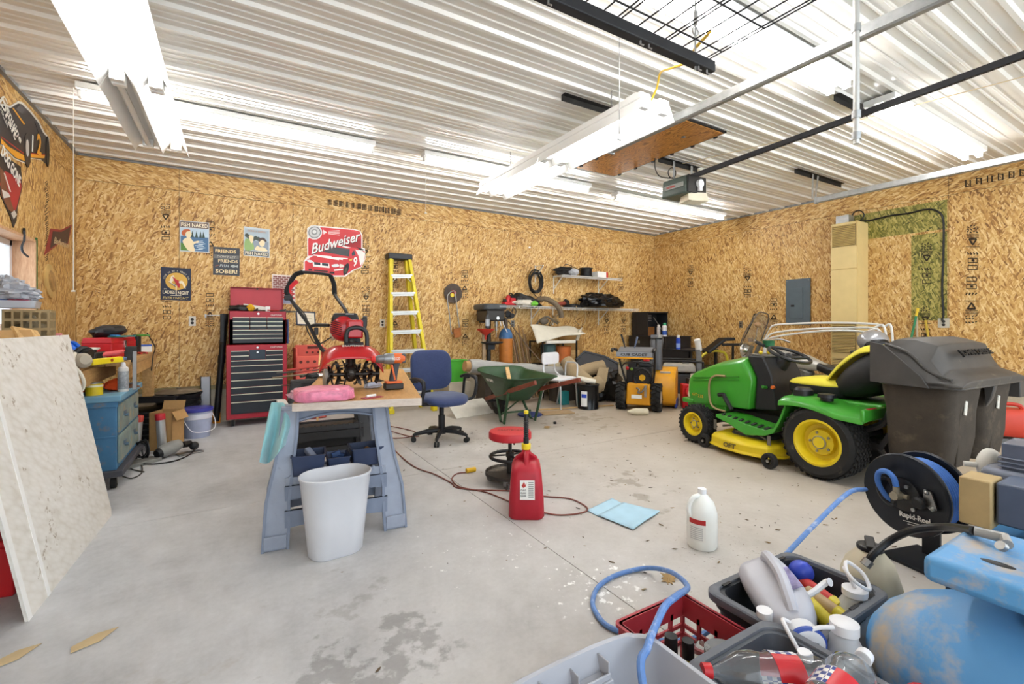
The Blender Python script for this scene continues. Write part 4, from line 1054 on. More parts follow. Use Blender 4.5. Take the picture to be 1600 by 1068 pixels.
slab('paper_stack','loose grey papers on the bench before the red toolbox','papers',-.93,4.62,BZ,.2,.16,.03,(0,3,15),'#b5b0a6')
r=thing('belt_sander','dusty grey power tool lying on the bench edge over the leaning board','power tool',(-.945,4.24,BZ),20)
m=MB(); m.tube(cr([(-.05,.10,.14),(-.03,.05,.11),(0,-.0,.07),(.02,-.05,.05)],4),[.032]*5+[.038]*8,12); m.build('barrel',mat('#8d8371',.55,var=.15),r)
m=MB(); m.lathe([(.001,0),(.045,.0),(.05,.02),(.05,.06),(.03,.08),(.001,.08)],18,(.03,-.07,.03),(.3,-1,.2)); m.build('motor',mat('#a39a8a',.5,var=.15),r)
m=MB(); m.torus((.07,.0,.06),.055,.02,ax=(.5,-.8,.2),n=22,k=8); m.cyl((.07,0,.06),(.10,-.02,.06),.05,n=16); m.build('belt_wheel',BLACK,r)
m=MB(); m.tube([(.02,-.09,.03),(.02,-.12,.02)],.028,10); m.build('nozzle',mat('#c78f7b',.5),r)
# red toolbox
r=thing('tool_box','red metal toolbox with a chrome latch on the bench','tool box',(-.87,5.05,BZ),-14)
m=MB(); m.box((-.105,.21,.06),(.21,.42,.12)); m.build('body',RED,r,bev=.006)
m=MB(); m.box((-.105,.21,.145),(.215,.425,.05),top=(.9,.97)); m.build('lid',RED,r,bev=.006)
m=MB(); m.box((.004,.21,.11),(.012,.03,.06)); m.torus((.012,.21,.08),.018,.003,ax=(1,0,0),n=14,k=5); m.build('latch',CHROME,r,bev=.002)
m=MB(); m.T=TR((0,0,0),(0,-10,0)); blob(m,(0,0,.05),(.11,.20,.055),71,.2,flatz=-.045); single(m,'dust_pan',mat('#2b2a2c',.55),'black rubber scoop lying on the red toolbox lid','scoop',(-.93,5.32,BZ+.172),-14)
slab('teal_binder','teal folder lying on the red toolbox','folder',-.83,5.22,BZ+.172,.06,.2,.012,(0,0,-40),'#1f7f78')
slab('blue_ruler','long blue strip lying along the front of the red toolbox lid','ruler',-.855,5.08,BZ+.185,.03,.22,.008,(0,0,20),'#2f7fb8')
def pliers(label,p,rz,c,s=1.0):
    r=thing('pliers',label,'pliers',p,rz,'hand pliers lying about')
    for q in(-1,1):
        m=MB(); m.tube(cr([(0,0,.01),(-.03*s,q*.012*s,.01),(-.13*s,q*.03*s,.01),(-.18*s,q*.02*s,.01)],4),[.006*s]*4+[.009*s]*9,8); m.build('handle',mat(c,.4),r)
    m=MB(); m.loft([rring(.03*s,.016*s,.004,0),rring(.012*s,.01*s,.002,.06*s)]); m.v=[Vector((v.z,v.x,v.y+.01))for v in m.v]; m.build('jaws',DKSTEEL,r)
    return r
pliers('green and yellow handled pliers on top of the red toolbox',(-.76,5.42,BZ+.172),120,'#4f9a3a')
pliers('red handled pliers near the far end of the bench',(-.78,5.70,BZ),110,'#b8352a')
slab('black_case','black hard case standing on the bench behind the red toolbox','case',-.86,5.75,BZ,.16,.1,.17,(0,0,-8),'#19191b',bev=.006)
r=thing('small_carton','small white carton with a blue top at the far end of the bench','box',(-.78,6.0,BZ),10)
m=MB(); m.box((0,0,.03),(.12,.1,.06)); m.build('carton',WHITE,r,bev=.002)
m=MB(); m.box((0,0,.067),(.124,.104,.016)); m.build('lid',mat('#2f58b0',.45),r,bev=.002)
for i,(x,y,rz)in enumerate(((-.83,4.62,62),(-.82,4.50,55))):
    r=thing('pipe_wrench' if i==0 else 'bolt_cutter',('salmon handled wrench pointing toward the red toolbox, the longer one','salmon handled wrench lying behind the sander, the shorter one')[i],'wrench',(x-.02+.0*i,y,BZ+.01),rz)
    m=MB(); m.tube([(.0,0,.045),(.2-.05*i,0,.055)],.016,10); m.build('handle',mat('#d4575a',.45),r)
    m=MB(); m.box((-.03,0,.04),(.08,.03,.05)); m.box((-.07,.01,.05),(.03,.03,.07)); m.box((-.05,0,.012),(.05,.04,.024)); m.build('jaw',DKSTEEL,r,bev=.005)
r=thing('yellow_level','yellow hand tool case lying on the front edge of the bench','tool',(-.77,4.36,BZ),66)
m=MB(); m.box((-.02,.0,.022),(.30,.045,.042),top=(.94,.8)); m.build('body',mat('#e0c81c',.4),r,bev=.006)
m=MB(); m.cyl((.0,-.023,.024),(.0,-.026,.024),.012,n=12); m.build('vial',mat('#a3481f',.5),r)
m=MB(); m.box((0,0,.012),(.34,.05,.02)); m.box((.2,.01,.014),(.14,.04,.024)); single(m,'blue_saw',mat('#5d7394',.45,var=.2),'blue and grey hand tool lying behind the yellow one','tool',(-.83,4.50,BZ),60,bev=.005)
m=MB(); P=[aT(117,552,3.02),aT(114,560,2.95),aT(116,572,2.92),aT(126,584,2.94),aT(131,598,2.95),aT(127,610,2.95),aT(120,602,2.93)]
m.tube(cr(P,5),.011,8); single(m,'white_rope',mat('#d8d2c2',.9),'white rope loop hanging over the bench edge beside the board','rope',tuple(P[0]),world=True)
m=MB(); P=[(-.70,5.55,BZ+.2),(-.66,5.72,BZ+.06),(-.68,5.78,BZ-.02),(-.685,5.76,BZ-.10),(-.685,5.70,BZ-.17)]; m.tube(cr(P,5),.005,6)
single(m,'charger_lead',BLACK,'thin black cord hanging over the far bench edge','cord',P[0],world=True)

# blue cabinet on a dolly
cx,cyy=-.98,4.83
r=thing('furniture_dolly','dark wheeled dolly under the blue cabinet','dolly',(cx+.0,cyy,FZ))
m=MB(); m.bb((-.27,-.47,.09),(.29,.50,.135)); m.build('deck',mat('#4a4a50',.7,var=.15),r,bev=.005)
for sx in(-1,1):
    for sy in(-1,1):
        x,y=sx*.23,sy*.42
        m=MB(); m.bb((x-.03,y-.03,.084),(x+.03,y+.03,.09)); m.bar((x-.022,y,.084),(x-.022,y+.01,.035),.03,.004,up=(1,0,0)); m.bar((x+.022,y,.084),(x+.022,y+.01,.035),.03,.004,up=(1,0,0)); c_=m.build('caster',STEEL,r)
        m=MB(); m.cyl((x-.016,y+.01,.042),(x+.016,y+.01,.042),.042,n=20); m.build('wheel',RUBBER,c_)
r=thing('blue_cabinet','worn blue wooden drawer cabinet standing on the wheeled dolly','cabinet',(cx,cyy,FZ+.135))
CB=mat('#43759a',.6,var=.14,dirt='#7d7468',da=.34,dsc=11)
m=MB(); m.bb((-.25,-.44,0),(.25,.44,.50)); m.build('body',CB,r,bev=.004)
CT=mat('#6f9cb4',.55,var=.1,dirt='#a08c70',da=.3,dsc=7)
m=MB(); m.bb((-.27,-.46,.50),(.28,.46,.545)); m.build('top',CT,r,bev=.006)
m=MB(); m.bb((-.26,-.45,.46),(.26,-.44,.5)); m.bb((-.255,-.452,.24),(.252,-.44,.25)); m.build('moulding',CB,r,bev=.003)
DF=mat('#7d8c86',.6,var=.2,dirt='#a39274',da=.4,dsc=8)
for k in range(2):
    for j in range(2):
        y0_=-.41+j*.41; z0_=.04+k*.225
        m=MB(); m.bb((.25,y0_,z0_),(.262,y0_+.39,z0_+.205)); d_=m.build('drawer',DF,r,bev=.004)
        m=MB(); m.cyl((.262,y0_+.195,z0_+.1),(.285,y0_+.195,z0_+.1),.012,n=10); m.box((.264,y0_+.195,z0_+.12),(.006,.08,.03)); m.build('knob',mat('#5a6f80',.4,metal=.5),d_)
TZ=FZ+.135+.545
r=thing('paint_can','small yellow can with a metal lid on the blue cabinet','can',(-.875,4.50,TZ+.0))
m=MB(); m.cyl((0,0,.0),(0,0,.085),.05,n=22); m.build('can',mat('#d9bc1d',.45),r)
m=MB(); m.cyl((0,0,.06),(0,0,.075),.0508,n=22); m.build('label',mat('#e2ddc4',.5),r)
m=MB(); m.cyl((0,0,.085),(0,0,.093),.048,n=22); m.torus((0,0,.086),.049,.003,n=22,k=6); m.build('lid',STEEL,r)
m=MB(); blob(m,(-.05,0,.035),(.09,.06,.04),81,.35,flatz=-.03); blob(m,(.10,.03,.035),(.06,.05,.05),82,.35,flatz=-.03); single(m,'orange_rag',mat('#e2521a',.8),'bright orange cloth behind the yellow can on the blue cabinet','cloth',(-.89,4.70,TZ))
slab('wood_scrap','thin dark wood scrap on the blue cabinet top behind the can','wood scrap',-.76,4.92,TZ,.14,.2,.014,(0,0,20),'#6f4c36')
r=thing('spray_can','white spray can standing on the blue cabinet in front of the bench','spray can',(-.728,4.62,TZ))
m=MB(); m.lathe([(.001,0),(.033,0),(.034,.01),(.034,.17),(.03,.185),(.016,.195),(.001,.196)],20); m.build('can',mat('#c9c7c4',.35),r)
m=MB(); m.lathe([(.0342,.02),(.0347,.022),(.0347,.155),(.0342,.157)],20); m.v=[v for v in m.v]; m.build('label',mat('#8f9296',.4,var=.4,sc=50),r)
m=MB(); m.lathe([(.016,.195),(.017,.2),(.012,.225),(.001,.226)],16); m.build('nozzle',WHITE_PL,r)
r=thing('bar_clamp','grey steel bar clamp standing on its end before the bench','clamp',(-.672,4.70,TZ))
m=MB(); m.bb((-.012,-.012,0),(.014,.012,.34)); m.build('bar',mat('#9b9a99',.4,metal=.6),r,bev=.003)
m=MB(); m.bb((-.06,-.02,.22),(-.012,.02,.31)); m.bb((-.055,-.015,.305),(.018,.015,.345)); m.cyl((-.045,0,.12),(-.045,0,.22),.012,n=10); m.build('jaw',DKSTEEL,r,bev=.004)

# stuff on the floor past the cabinet
r=thing('black_tub_stack','stack of black plastic nursery trays on the floor right of the blue cabinet','trays',(-.79,6.0,FZ),8)
for k in range(6):
    m=MB(); m.loft([rring(.44-.01*k,.40,.03,k*.055),rring(.47-.01*k,.43,.03,k*.055+.042),rring(.49-.01*k,.45,.03,k*.055+.046),rring(.49-.01*k,.45,.03,k*.055+.052)]); m.build('tray',mat('#1a1a1c',.45,dirt='#7d776d',da=.08),r)
r=thing('black_tray','tilted black tray lying on the stacked nursery trays','tray',(-.77,5.98,FZ+.40),0,rot=(-6,3,8))
m=MB(); m.loft([rring(.46,.44,.03,0),rring(.52,.50,.03,.06),rring(.54,.52,.03,.062),rring(.50,.48,.03,.06),rring(.44,.42,.03,.012)]); m.build('tray',mat('#1c1c1e',.45,dirt='#8d867a',da=.15),r)
r=thing('pot_saucer_stack','stack of round black plant saucers against the concrete curb','saucers',(-.53,6.45,FZ))
for k in range(7):
    m=MB(); m.lathe([(.001,0),(.19,0),(.215,.045),(.222,.048),(.20,.05),(.001,.05)],30,(jit(.012),jit(.008),.03+k*.056)); m.build('saucer',mat('#222224',.5,dirt='#7d766a',da=.10),r)
m=MB(); m.lathe([(.001,.02),(.16,.015),(.22,.0),(.225,.006),(.17,.028),(.02,.035),(.02,.05),(.001,.05)],30); single(m,'round_lid',mat('#6b6254',.5,dirt='#a39a88',da=.4),'dusty round lid on top of the black saucer stack','lid',(-.53,6.45,FZ+.43))
r=thing('plastic_pail','clear plastic pail with a blue lid on the floor before the saucers','pail',(-.33,5.98,FZ),20)
PAIL=mat('#aab2cc',.35,var=.1,alpha=.9)
m=MB(); m.lathe([(.001,0),(.115,0),(.118,.01),(.135,.22),(.135,.27),(.14,.275),(.14,.29),(.13,.29),(.125,.2),(.11,.012),(.001,.012)],30); m.build('bucket',PAIL,r)
m=MB(); m.lathe([(.142,.275),(.146,.28),(.146,.305),(.135,.312),(.001,.308)],30); m.build('lid',mat('#3b3f9c',.4),r)
m=MB(); m.tube(cr([(.137,0,.25),(.15,-.06,.16),(.12,-.13,.09),(.02,-.165,.07),(-.09,-.15,.09),(-.13,-.06,.18),(-.137,0,.25)],6),.004,6); m.build('handle',WHITE_PL,r)
m=MB(); m.T=TR((0,0,0)); m.lathe([(.1275,.19),(.1365,.2),(.1372,.25),(.1365,.251)],30); m.build('label_band',mat('#ced0dc',.5),r)
r=thing('cardboard_box','open cardboard box standing on the floor before the clear pail','box',(-.55,5.58,FZ),-24)
m=MB(); w_,d_,h_,tk=.20,.20,.36,.005
m.bb((-w_/2,-d_/2,0),(w_/2,-d_/2+tk,h_)); m.bb((-w_/2,d_/2-tk,0),(w_/2,d_/2,h_)); m.bb((-w_/2,-d_/2,0),(-w_/2+tk,d_/2,h_)); m.bb((w_/2-tk,-d_/2,0),(w_/2,d_/2,h_)); m.bb((-w_/2,-d_/2,0),(w_/2,d_/2,tk)); m.build('carton',CARD,r,smooth=0)
m=MB(); m.bar((0,d_/2,h_),(0,d_/2+.03,h_+.08),w_,.004,up=(0,1,0)); m.build('flap',CARD,r,smooth=0)
m=MB(); m.bar((w_/2,0,h_),(w_/2+.04,0,h_-.08),d_,.004); m.build('flap',CARD,r,smooth=0)
m=MB(); m.T=TR((0,-d_/2-.0005,.2),(90,0,0)); m.torus((0,0,0),.035,.004,ax=(0,0,1),n=20,k=4,flat=1); m.text('JET',TR((0,.1,0)),.05,.03); m.build('print',mat('#6b4a2c',.8),r,smooth=0)
for i,(px,py,h_,lean)in enumerate(((211,712,.31,4),(254,707,.31,-3))):
    p=fl(px,py); r=thing('caulk_tube',('silver tube with a dull red cap beside the blue cabinet','silver tube with a bright red cap leaning on the cardboard box')[i],'tube',(p.x,p.y,FZ),0,rot=(0,lean,0))
    m=MB(); m.cyl((0,0,0),(0,0,h_),.036,n=20); m.build('tube',mat('#c4c4c2',.3,metal=.6),r)
    m=MB(); m.lathe([(.038,0),(.04,.005),(.04,.05),(.036,.056),(.001,.056)],20,(0,0,h_)); m.build('cap',mat('#c2483c' if i==0 else '#b8222e',.45),r)
p=fl(238,716)
r=thing('electric_router','grey corded power tool lying on the floor by the cardboard box','power tool',(p.x+.13,p.y,FZ),25)
m=MB(); m.T=TR((0,0,.075),(0,80,20)); m.lathe([(.001,-.10),(.04,-.10),(.055,-.07),(.058,.03),(.045,.09),(.001,.09)],20); m.build('motor',mat('#8b8a86',.45,var=.2),r)
m=MB(); m.T=TR((0,0,.075),(0,80,20)); m.lathe([(.001,-.135),(.035,-.13),(.046,-.10),(.03,-.095),(.001,-.095)],20); m.build('end_cap',BLACK,r)
m=MB(); m.cyl((.1,.02,.08),(.18,.06,.07),.03,n=14); m.ell((.2,.02,.05),(.04,.035,.04)); m.build('grip',BLACK,r)
m=MB(); m.bb((.04,-.09,0),(.24,.0,.014)); m.build('base_plate',STEEL,r,bev=.003)
m=MB()
for k in range(3):m.torus((-.17-k*.02,.05,.10),.08-.008*k,.007,ax=(1,.3*k,0),n=26,k=6)
m.tube(cr([(-.15,.05,.04),(-.25,-.05,.02),(-.2,-.18,.01),(-.05,-.22,.008),(.1,-.12,.008),(.2,-.02,.03)],6),.006,6); m.build('power_cord',BLACK,r)
m=MB(); P=[fl(225,738),fl(205,733),fl(210,725),fl(221,728),fl(221,740),fl(206,748),fl(192,745)]; m.tube(cr([(p_.x,p_.y,FZ+.006)for p_ in P],5),.005,6); single(m,'loose_wire',mat('#3b3731',.6),'thin dark wire lying on the floor at the dolly wheel','wire',(P[0].x,P[0].y,FZ),world=True)
m=MB(); m.bb((-.30,-.09,0),(.1,.05,.03)); single(m,'metal_plate',mat('#8b8b86',.5,metal=.4,var=.2),'grey flat metal plate on the floor in front of the silver tubes','plate',(fl(218,724).x+.02,fl(218,724).y+.02,FZ),40,bev=.003)
# items leaning at the curb left of the tool chest
p=fl(322,660); r=thing('aluminium_channel','grey aluminium channel standing against the concrete curb','channel',(p.x,6.66,FZ))
m=MB(); m.bb((-.05,-.03,0),(.05,-.02,.57)); m.bb((-.05,-.03,0),(-.042,.03,.57)); m.bb((.042,-.03,0),(.05,.03,.57)); m.bb((-.02,-.034,0),(-.014,-.03,.57)); m.build('channel',mat('#a9abb0',.4,metal=.5),r,smooth=0)
m=MB(); m.bb((-.12,-.03,0),(.12,.0,.06)); single(m,'yellow_level',mat('#dda21c',.45),'short yellow level lying at the foot of the aluminium channel','level',(fl(310,660).x,6.58,FZ),4,bev=.004)
m=MB(); m.bb((-.04,-.02,0),(.04,.02,.13)); single(m,'orange_block',mat('#d98a22',.5),'orange block standing between the aluminium channel and the black pipe','block',(fl(336,658).x+.02,6.66,FZ),bev=.004)
a_,b_=fl(338,661),aY(352,490,YB-.06); m=MB(); m.cyl(a_+Vector((0,0,.03)),b_,.034,n=16); m.cyl(a_.lerp(b_,.55),a_.lerp(b_,.62),.04,n=16); single(m,'black_pipe',BLACK_PL,'long black pipe leaning on the wall left of the red tool chest','pipe',tuple(a_),world=True)
# ------------------------------------------------------------------ tool chest and centre of the room
CRED=mat('#a01c2c',.35,var=.06)
CBLK=mat('#20242b',.35,var=.15)
CHX0,CHX1,CHY=-.07,.565,6.28
cxm=(CHX0+CHX1)/2; CW=CHX1-CHX0
def drawer(parent,x0,x1,z0,z1,yf):
    m=MB(); m.bb((x0+.003,yf-.008,z0+.002),(x1-.003,yf+.01,z1-.002)); d=m.build('drawer',CBLK,parent,bev=.002)
    m=MB(); m.bb((x0+.004,yf-.018,z1-.011),(x1-.004,yf-.007,z1-.003)); m.build('drawer_pull',mat('#d9d2bd',.35,metal=.2),d,smooth=0)
    return d
r=thing('rolling_tool_cabinet','red and black rolling tool cabinet with wide drawers','tool cabinet',(cxm,CHY,FZ))
m=MB(); m.bb((-CW/2,.004,.09),(CW/2,.42,.955)); m.build('case',CRED,r,bev=.006)
px_=lambda yy:.955-(yy-478)/(975-478)*.865
fx=CW/2-.045
for a,b in((580,615),(615,660),(660,712),(712,760),(760,805),(805,858),(858,940)):drawer(r,-fx,fx,px_(b),px_(a),0)
for s_ in(-1,1):
    for a,b in((515,548),(548,580)):drawer(r,*sorted((s_*fx,s_*.085)),px_(b),px_(a),0)
m=MB(); m.bb((-.083,-.012,px_(577)),(.083,.01,px_(512))); m.build('lock_panel',mat('#2b3844',.35),r,bev=.003)
m=MB(); m.cyl((0,-.012,px_(528)),(0,-.02,px_(528)),.012,n=14); m.build('lock',CHROME,r)
m=MB(); m.cyl((0,.004,px_(497)),(0,-.004,px_(497)),.012,n=14); m.build('lock',CHROME,r)
m=MB(); m.text('CRAFTSMAN',basis((.2,.003,px_(496)),Vector((1,0,0)),Vector((0,0,1)),NB),.13,.022); m.build('lettering',mat('#d8d3cb',.4),r,smooth=0)
for sx in(-1,1):
    for yy in(.06,.36):
        m=MB(); m.bb((sx*.25-.035,yy-.03,.084),(sx*.25+.035,yy+.03,.092)); m.bar((sx*.25-.02,yy,.086),(sx*.25-.02,yy+.02,.03),.05,.004,up=(1,0,0)); m.bar((sx*.25+.02,yy,.086),(sx*.25+.02,yy+.02,.03),.05,.004,up=(1,0,0)); c_=m.build('caster',STEEL,r)
        m=MB(); m.cyl((sx*.25-.015,yy+.02,.045),(sx*.25+.015,yy+.02,.045),.045,n=20); m.build('wheel',RUBBER,c_)
r=thing('tool_chest','red top tool chest with an open lid on the rolling cabinet','tool chest',(cxm+.01,CHY+.015,FZ+.957))
TW=.60; TH=.395
m=MB(); m.bb((-TW/2,0,0),(TW/2,.012,TH)); m.bb((-TW/2,0,0),(-TW/2+.012,.31,TH)); m.bb((TW/2-.012,0,0),(TW/2,.31,TH)); m.bb((-TW/2,.298,0),(TW/2,.31,TH)); m.bb((-TW/2,0,0),(TW/2,.31,.30)); m.build('case',CRED,r,bev=.004)
tz=lambda yy:TH-(yy-240)/(480-240)*TH; fx=TW/2-.035
for a,b in((372,402),(402,432),(432,468)):drawer(r,-fx,fx,tz(b),tz(a),-.004)
for a,b in((282,312),(312,342),(342,372)):
    for k in range(3):drawer(r,-fx+k*fx*2/3,-fx+(k+1)*fx*2/3,tz(b),tz(a),-.004)
m=MB(); m.cyl((0,0,tz(258)),(0,-.01,tz(258)),.012,n=14); m.build('lock',CHROME,r)
m=MB(); m.text('CRAFTSMAN',basis((.19,-.001,tz(267)),Vector((1,0,0)),Vector((0,0,1)),NB),.12,.02); m.build('lettering',mat('#d8d3cb',.4),r,smooth=0)
m=MB(); m.T=TR((0,.318,TH),(-4,0,0)); m.bb((-TW/2+.01,0,.0),(TW/2-.01,.008,.30)); m.bb((-TW/2+.01,-.03,.0),(-TW/2+.018,0,.30)); m.bb((TW/2-.018,-.03,0),(TW/2-.01,0,.30)); m.bb((-TW/2+.01,-.03,.292),(TW/2-.01,0,.30)); m.build('lid',mat('#a8323c',.4,var=.05),r,bev=.003)
m=MB(); m.T=TR((0,.312,TH+.285),(86,0,0)); m.cyl((0,0,0),(0,0,.012),.012,n=12); m.build('lid_lock',DKSTEEL,r)
cz=FZ+.957+.30
slab('manual','white booklet leaning inside the open lid of the red chest','booklet',cxm-.01,CHY+.27,cz+.02,.28,.01,.13,(-8,9,0),'#d9d6cc')
r=thing('work_gloves','black and yellow work glove on the open red chest','gloves',(cxm-.17,CHY+.11,cz+.01))
m=MB(); blob(m,(0,0,.115),(.13,.07,.045),91,.3); m.build('glove',BLACK,r)
m=MB(); blob(m,(.10,-.03,.125),(.045,.04,.04),92,.3); m.build('cuff',mat('#d8a61e',.6),r)
m=MB()
for k in range(9):
    x=-.22+k*.055; m.tube([(x,.0+jit(.03),.1+jit(.01)),(x+.1+jit(.06),.08+jit(.08),.115+jit(.02))],.010,6)
single(m,'hand_tools',mat('#4a4a46',.45,var=.4,metal=.4),'jumble of hand tools showing in the open red chest','hand tools',(cxm+.06,CHY+.08,cz),kind='stuff')
pliers('red handled pliers in the open top of the red chest',(cxm+.25,CHY+.08,cz+.1),20,'#b42a26',.9)
m=MB(); m.box((0,0,.03),(.05,.012,.06)); single(m,'small_tag',WHITE,'small white box perched on the front lip of the red chest','tag',(cxm+.11,CHY+.024,FZ+.957+TH),bev=.002)
r=thing('clamp_hook','black bracket clamped to the left side of the red chest with a grey rod','clamp',(CHX0-.03,CHY+.1,FZ+.99),0)
m=MB(); m.bb((-.03,-.02,0),(.01,.03,.33)); m.build('bracket',BLACK,r,bev=.004)
m=MB(); m.cyl((-.17,0,.31),(.0,0,.31),.006,n=8); m.bb((-.18,-.015,.29),(-.165,.015,.325)); m.cyl((-.17,0,.28),(-.17,0,.31),.008,n=8); m.build('rod',STEEL,r)
slab('blue_folder','blue edge of a folder beside the right side of the red chest','folder',CHX1+.02,CHY+.2,FZ+.957,.012,.2,.30,(0,0,0),'#27447f')

# red holed crate behind the table + broom handle
c=aY(484,560,6.45)
r=thing('holed_crate','coral red plastic crate with round holes against the back wall','crate',(c.x,6.45,FZ))
CO=mat('#cf5748',.5,var=.06)
m=MB(); CWd,CD,CHt=.36,.26,.93
m.bb((-CWd/2,-CD/2,0),(CWd/2,-CD/2+.02,CHt-.13)); m.bb((-CWd/2+.02,CD/2-.02,0),(CWd/2,CD/2,CHt)); m.bb((-CWd/2,-CD/2,0),(-CWd/2+.02,CD/2,CHt-.03)); m.bb((CWd/2-.02,-CD/2,0),(CWd/2,CD/2,CHt-.03)); m.bb((-CWd/2,-CD/2,0),(CWd/2,CD/2,.02)); m.build('body',CO,r,bev=.008)
m=MB()
for i in range(4):
    for j in range(6):m.cyl((-CWd/2+.06+i*.08,-CD/2-.0015,.30+j*.085),(-CWd/2+.06+i*.08,-CD/2+.003,.30+j*.085),.019,n=14)
for i in range(3):m.cyl((-.02+i*.07,CD/2-.0215,CHt-.10),(-.02+i*.07,CD/2-.017,CHt-.10),.015,n=12)
m.box((.05,CD/2-.02,CHt-.035),(.13,.004,.035)); m.build('holes',mat('#5d2a22',.8),r,smooth=0)
m=MB(); m.cyl(aT(497,590,5.3),aY(506,471,6.66),.011,n=10); m.cyl(aT(497,590,5.3),Vector((aT(496,590,5.3).x-.02,aT(497,590,5.3).y-.12,FZ+.02)),.011,n=10)
single(m,'broomstick',mat('#d9b277',.6),'pale wooden handle leaning on the wall by the coral crate','handle',tuple(aT(497,590,5.3)),world=True)

# step ladder leaning against the wall
r=thing('step_ladder','tall yellow fibreglass step ladder leaning on the back wall','ladder',(1.3,6.2,FZ))
YEL=mat('#d6c31b',.4,var=.06); ALU=mat('#c3c3bf',.35,metal=.5,var=.08)
LT,RT_=aY(610,404,6.58),aY(639,404,6.58); LB,RB=fl(611,646),fl(678,641)
def rail(a,b,sx,nm='rail'):
    m=MB(); d=(b-a).normalized(); m.bar(a,b,.045,.075,up=(0,-1,0)); return m.build(nm,YEL,r,world=True,bev=.004)
rail(LT,LB,1); rail(RT_,RB,-1)
bk=Vector((.0,.10,0)); rail(LT+bk*.5+Vector((.03,0,0)),LB+bk*3.6+Vector((.04,0,0)),1,'rear_rail'); rail(RT_+bk*.5-Vector((.03,0,0)),RB+bk*3.6-Vector((.06,0,0)),1,'rear_rail')
m=MB(); mid=(LT+RT_)/2; m.box(mid+Vector((0,.04,.03)),((RT_-LT).x+.08,.17,.085)); m.build('top_cap',BLACK_PL,r,world=True,bev=.012)
zt_=LT.z; zb_=FZ
for yy in(430,458,487,517.5,548,578,612):
    pL=aY(612,yy,6.3); f=None
    # height on the left rail where this step sits
    best=min((abs((506-(HOR-FPX*(CAM_H-(LT.lerp(LB,k/200)).z)/((LT.lerp(LB,k/200)).x*SY+(LT.lerp(LB,k/200)).y*CY)))-(506-yy)+0)if False else abs((HOR+FPX*(CAM_H-LT.lerp(LB,k/200).z)/(LT.lerp(LB,k/200).x*SY+LT.lerp(LB,k/200).y*CY))-yy),k)for k in range(201))[1]/200
    a,b=LT.lerp(LB,best),RT_.lerp(RB,best)
    m=MB(); m.bar(a,b,.085,.03); m.bar(a+Vector((0,-.03,-.02)),b+Vector((0,-.03,-.02)),.008,.045); st=m.build('step',ALU,r,world=True,bev=.003)
    for s_,e in((1,a),(-1,b)):
        m=MB(); q_=(b-a).normalized()*s_; m.bar(e+q_*.02+Vector((0,-.02,-.09)),e+q_*.09+Vector((0,-.02,-.02)),.012,.006); m.build('brace',ALU,st,world=True,smooth=0)
for e in(LB,RB):
    m=MB(); m.box(e+Vector((0,0,.03)),(.07,.10,.06)); m.build('foot',YEL,r,world=True,bev=.008)

# ---------- sawhorses, door-slab table
SH_BLUE=mat('#969eae',.55,var=.10,dirt='#4c5160',da=.14,dsc=14)
SH_DARK=mat('#3d3c3d',.55,var=.12,dirt='#6a655c',da=.12)
def sawhorse(label,loc,rz,mt,mt2):
    r=thing('sawhorse',label,'sawhorse',loc,rz,'plastic sawhorses under the table top')
    HT=.74
    for sx in(-1,1):
        for sy in(-1,1):
            m=MB(); a=[]
            for z_,xo,wd,yy in((0,.315,.135,.155),(.10,.31,.135,.145),(.25,.305,.125,.12),(.42,.275,.105,.095),(.58,.252,.098,.07),(HT-.02,.243,.092,.04)):
                a.append([Vector((sx*xo+dx*wd/2,sy*(yy+dy),z_))for dx,dy in((-1,-.014),(1,-.014),(1,.014),(-1,.014))])
            m.loft(a)
            lg=m.build('leg',mt,r,bev=.004,smooth=50)
            m=MB()
            for e in(-1,1):
                m.loft([[p+Vector((e*p_[1]*.5-(p.x-sx*p_[0])+dxx,(sy*.018 if True else 0)+(p_[2]*sy-p.y)+sy*dyy,0))for p,(dxx,dyy)in zip(q_,((-.007,-.006),(.007,-.006),(.007,.006),(-.007,.006)))]
for q_,p_ in zip(a,((.315,.12,.155),(.31,.12,.145),(.305,.11,.12),(.275,.09,.095),(.252,.084,.07),(.243,.078,.04)))])
            m.build('rib',mt2,lg,smooth=50)
            m=MB(); m.box((sx*.315,sy*.172,.045),(.11,.012,.07)); m.build('foot_pad',mt,lg,bev=.004)
    # arched top beam
    for sy in(-1,1):
        m=MB(); pts=[]
        n=12
        for k in range(n+1):x=-.25+.5*k/n; pts.append((x,HT-.10+.045*(1-(x/.25)**2)))
        poly=[(-.27,HT),(-.27,HT-.13)]+pts+[(.27,HT-.13),(.27,HT)]
        m.T=TR((0,sy*.04+.006,0),(90,0,0)); m.prism(poly,.012); m.T=Matrix.Identity(4)
        m.tube([(x,sy*.05,z)for x,z in pts],.009,6); m.build('side_beam',mt2,r,smooth=40)
    m=MB(); m.bb((-.29,-.05,HT-.03),(.29,.05,HT)); m.build('top_beam',mt,r,bev=.006)
    # shelf tray
    m=MB(); m.bb((-.26,-.11,.335),(.26,.11,.35)); m.bb((-.27,-.125,.32),(.27,-.105,.365)); m.bb((-.27,.105,.32),(.27,.125,.365))
    for k in range(12):m.bb((-.25+k*.044,-.127,.35),(-.235+k*.044,-.10,.372))
    m.build('shelf',mt,r,bev=.003)
    for sy in(-1,1):
        for z_,hh,yy in((.26,.06,.128),(.12,.075,.15)):
            m=MB(); poly=[]
            for k in range(11):x=-.27+.054*k; poly.append((x,z_-.018+.016*(1-(x/.27)**2)))
            poly+=[(.27,z_+hh),(-.27,z_+hh)]
            m.T=TR((0,sy*yy+.008,0),(90,0,0)); m.prism(poly,.016); m.T=Matrix.Identity(4); m.bb((-.27,sy*yy-.012,z_+hh-.01),(.27,sy*yy+.012,z_+hh)); m.build('cross_rail',mt2,r,smooth=0)
    return r
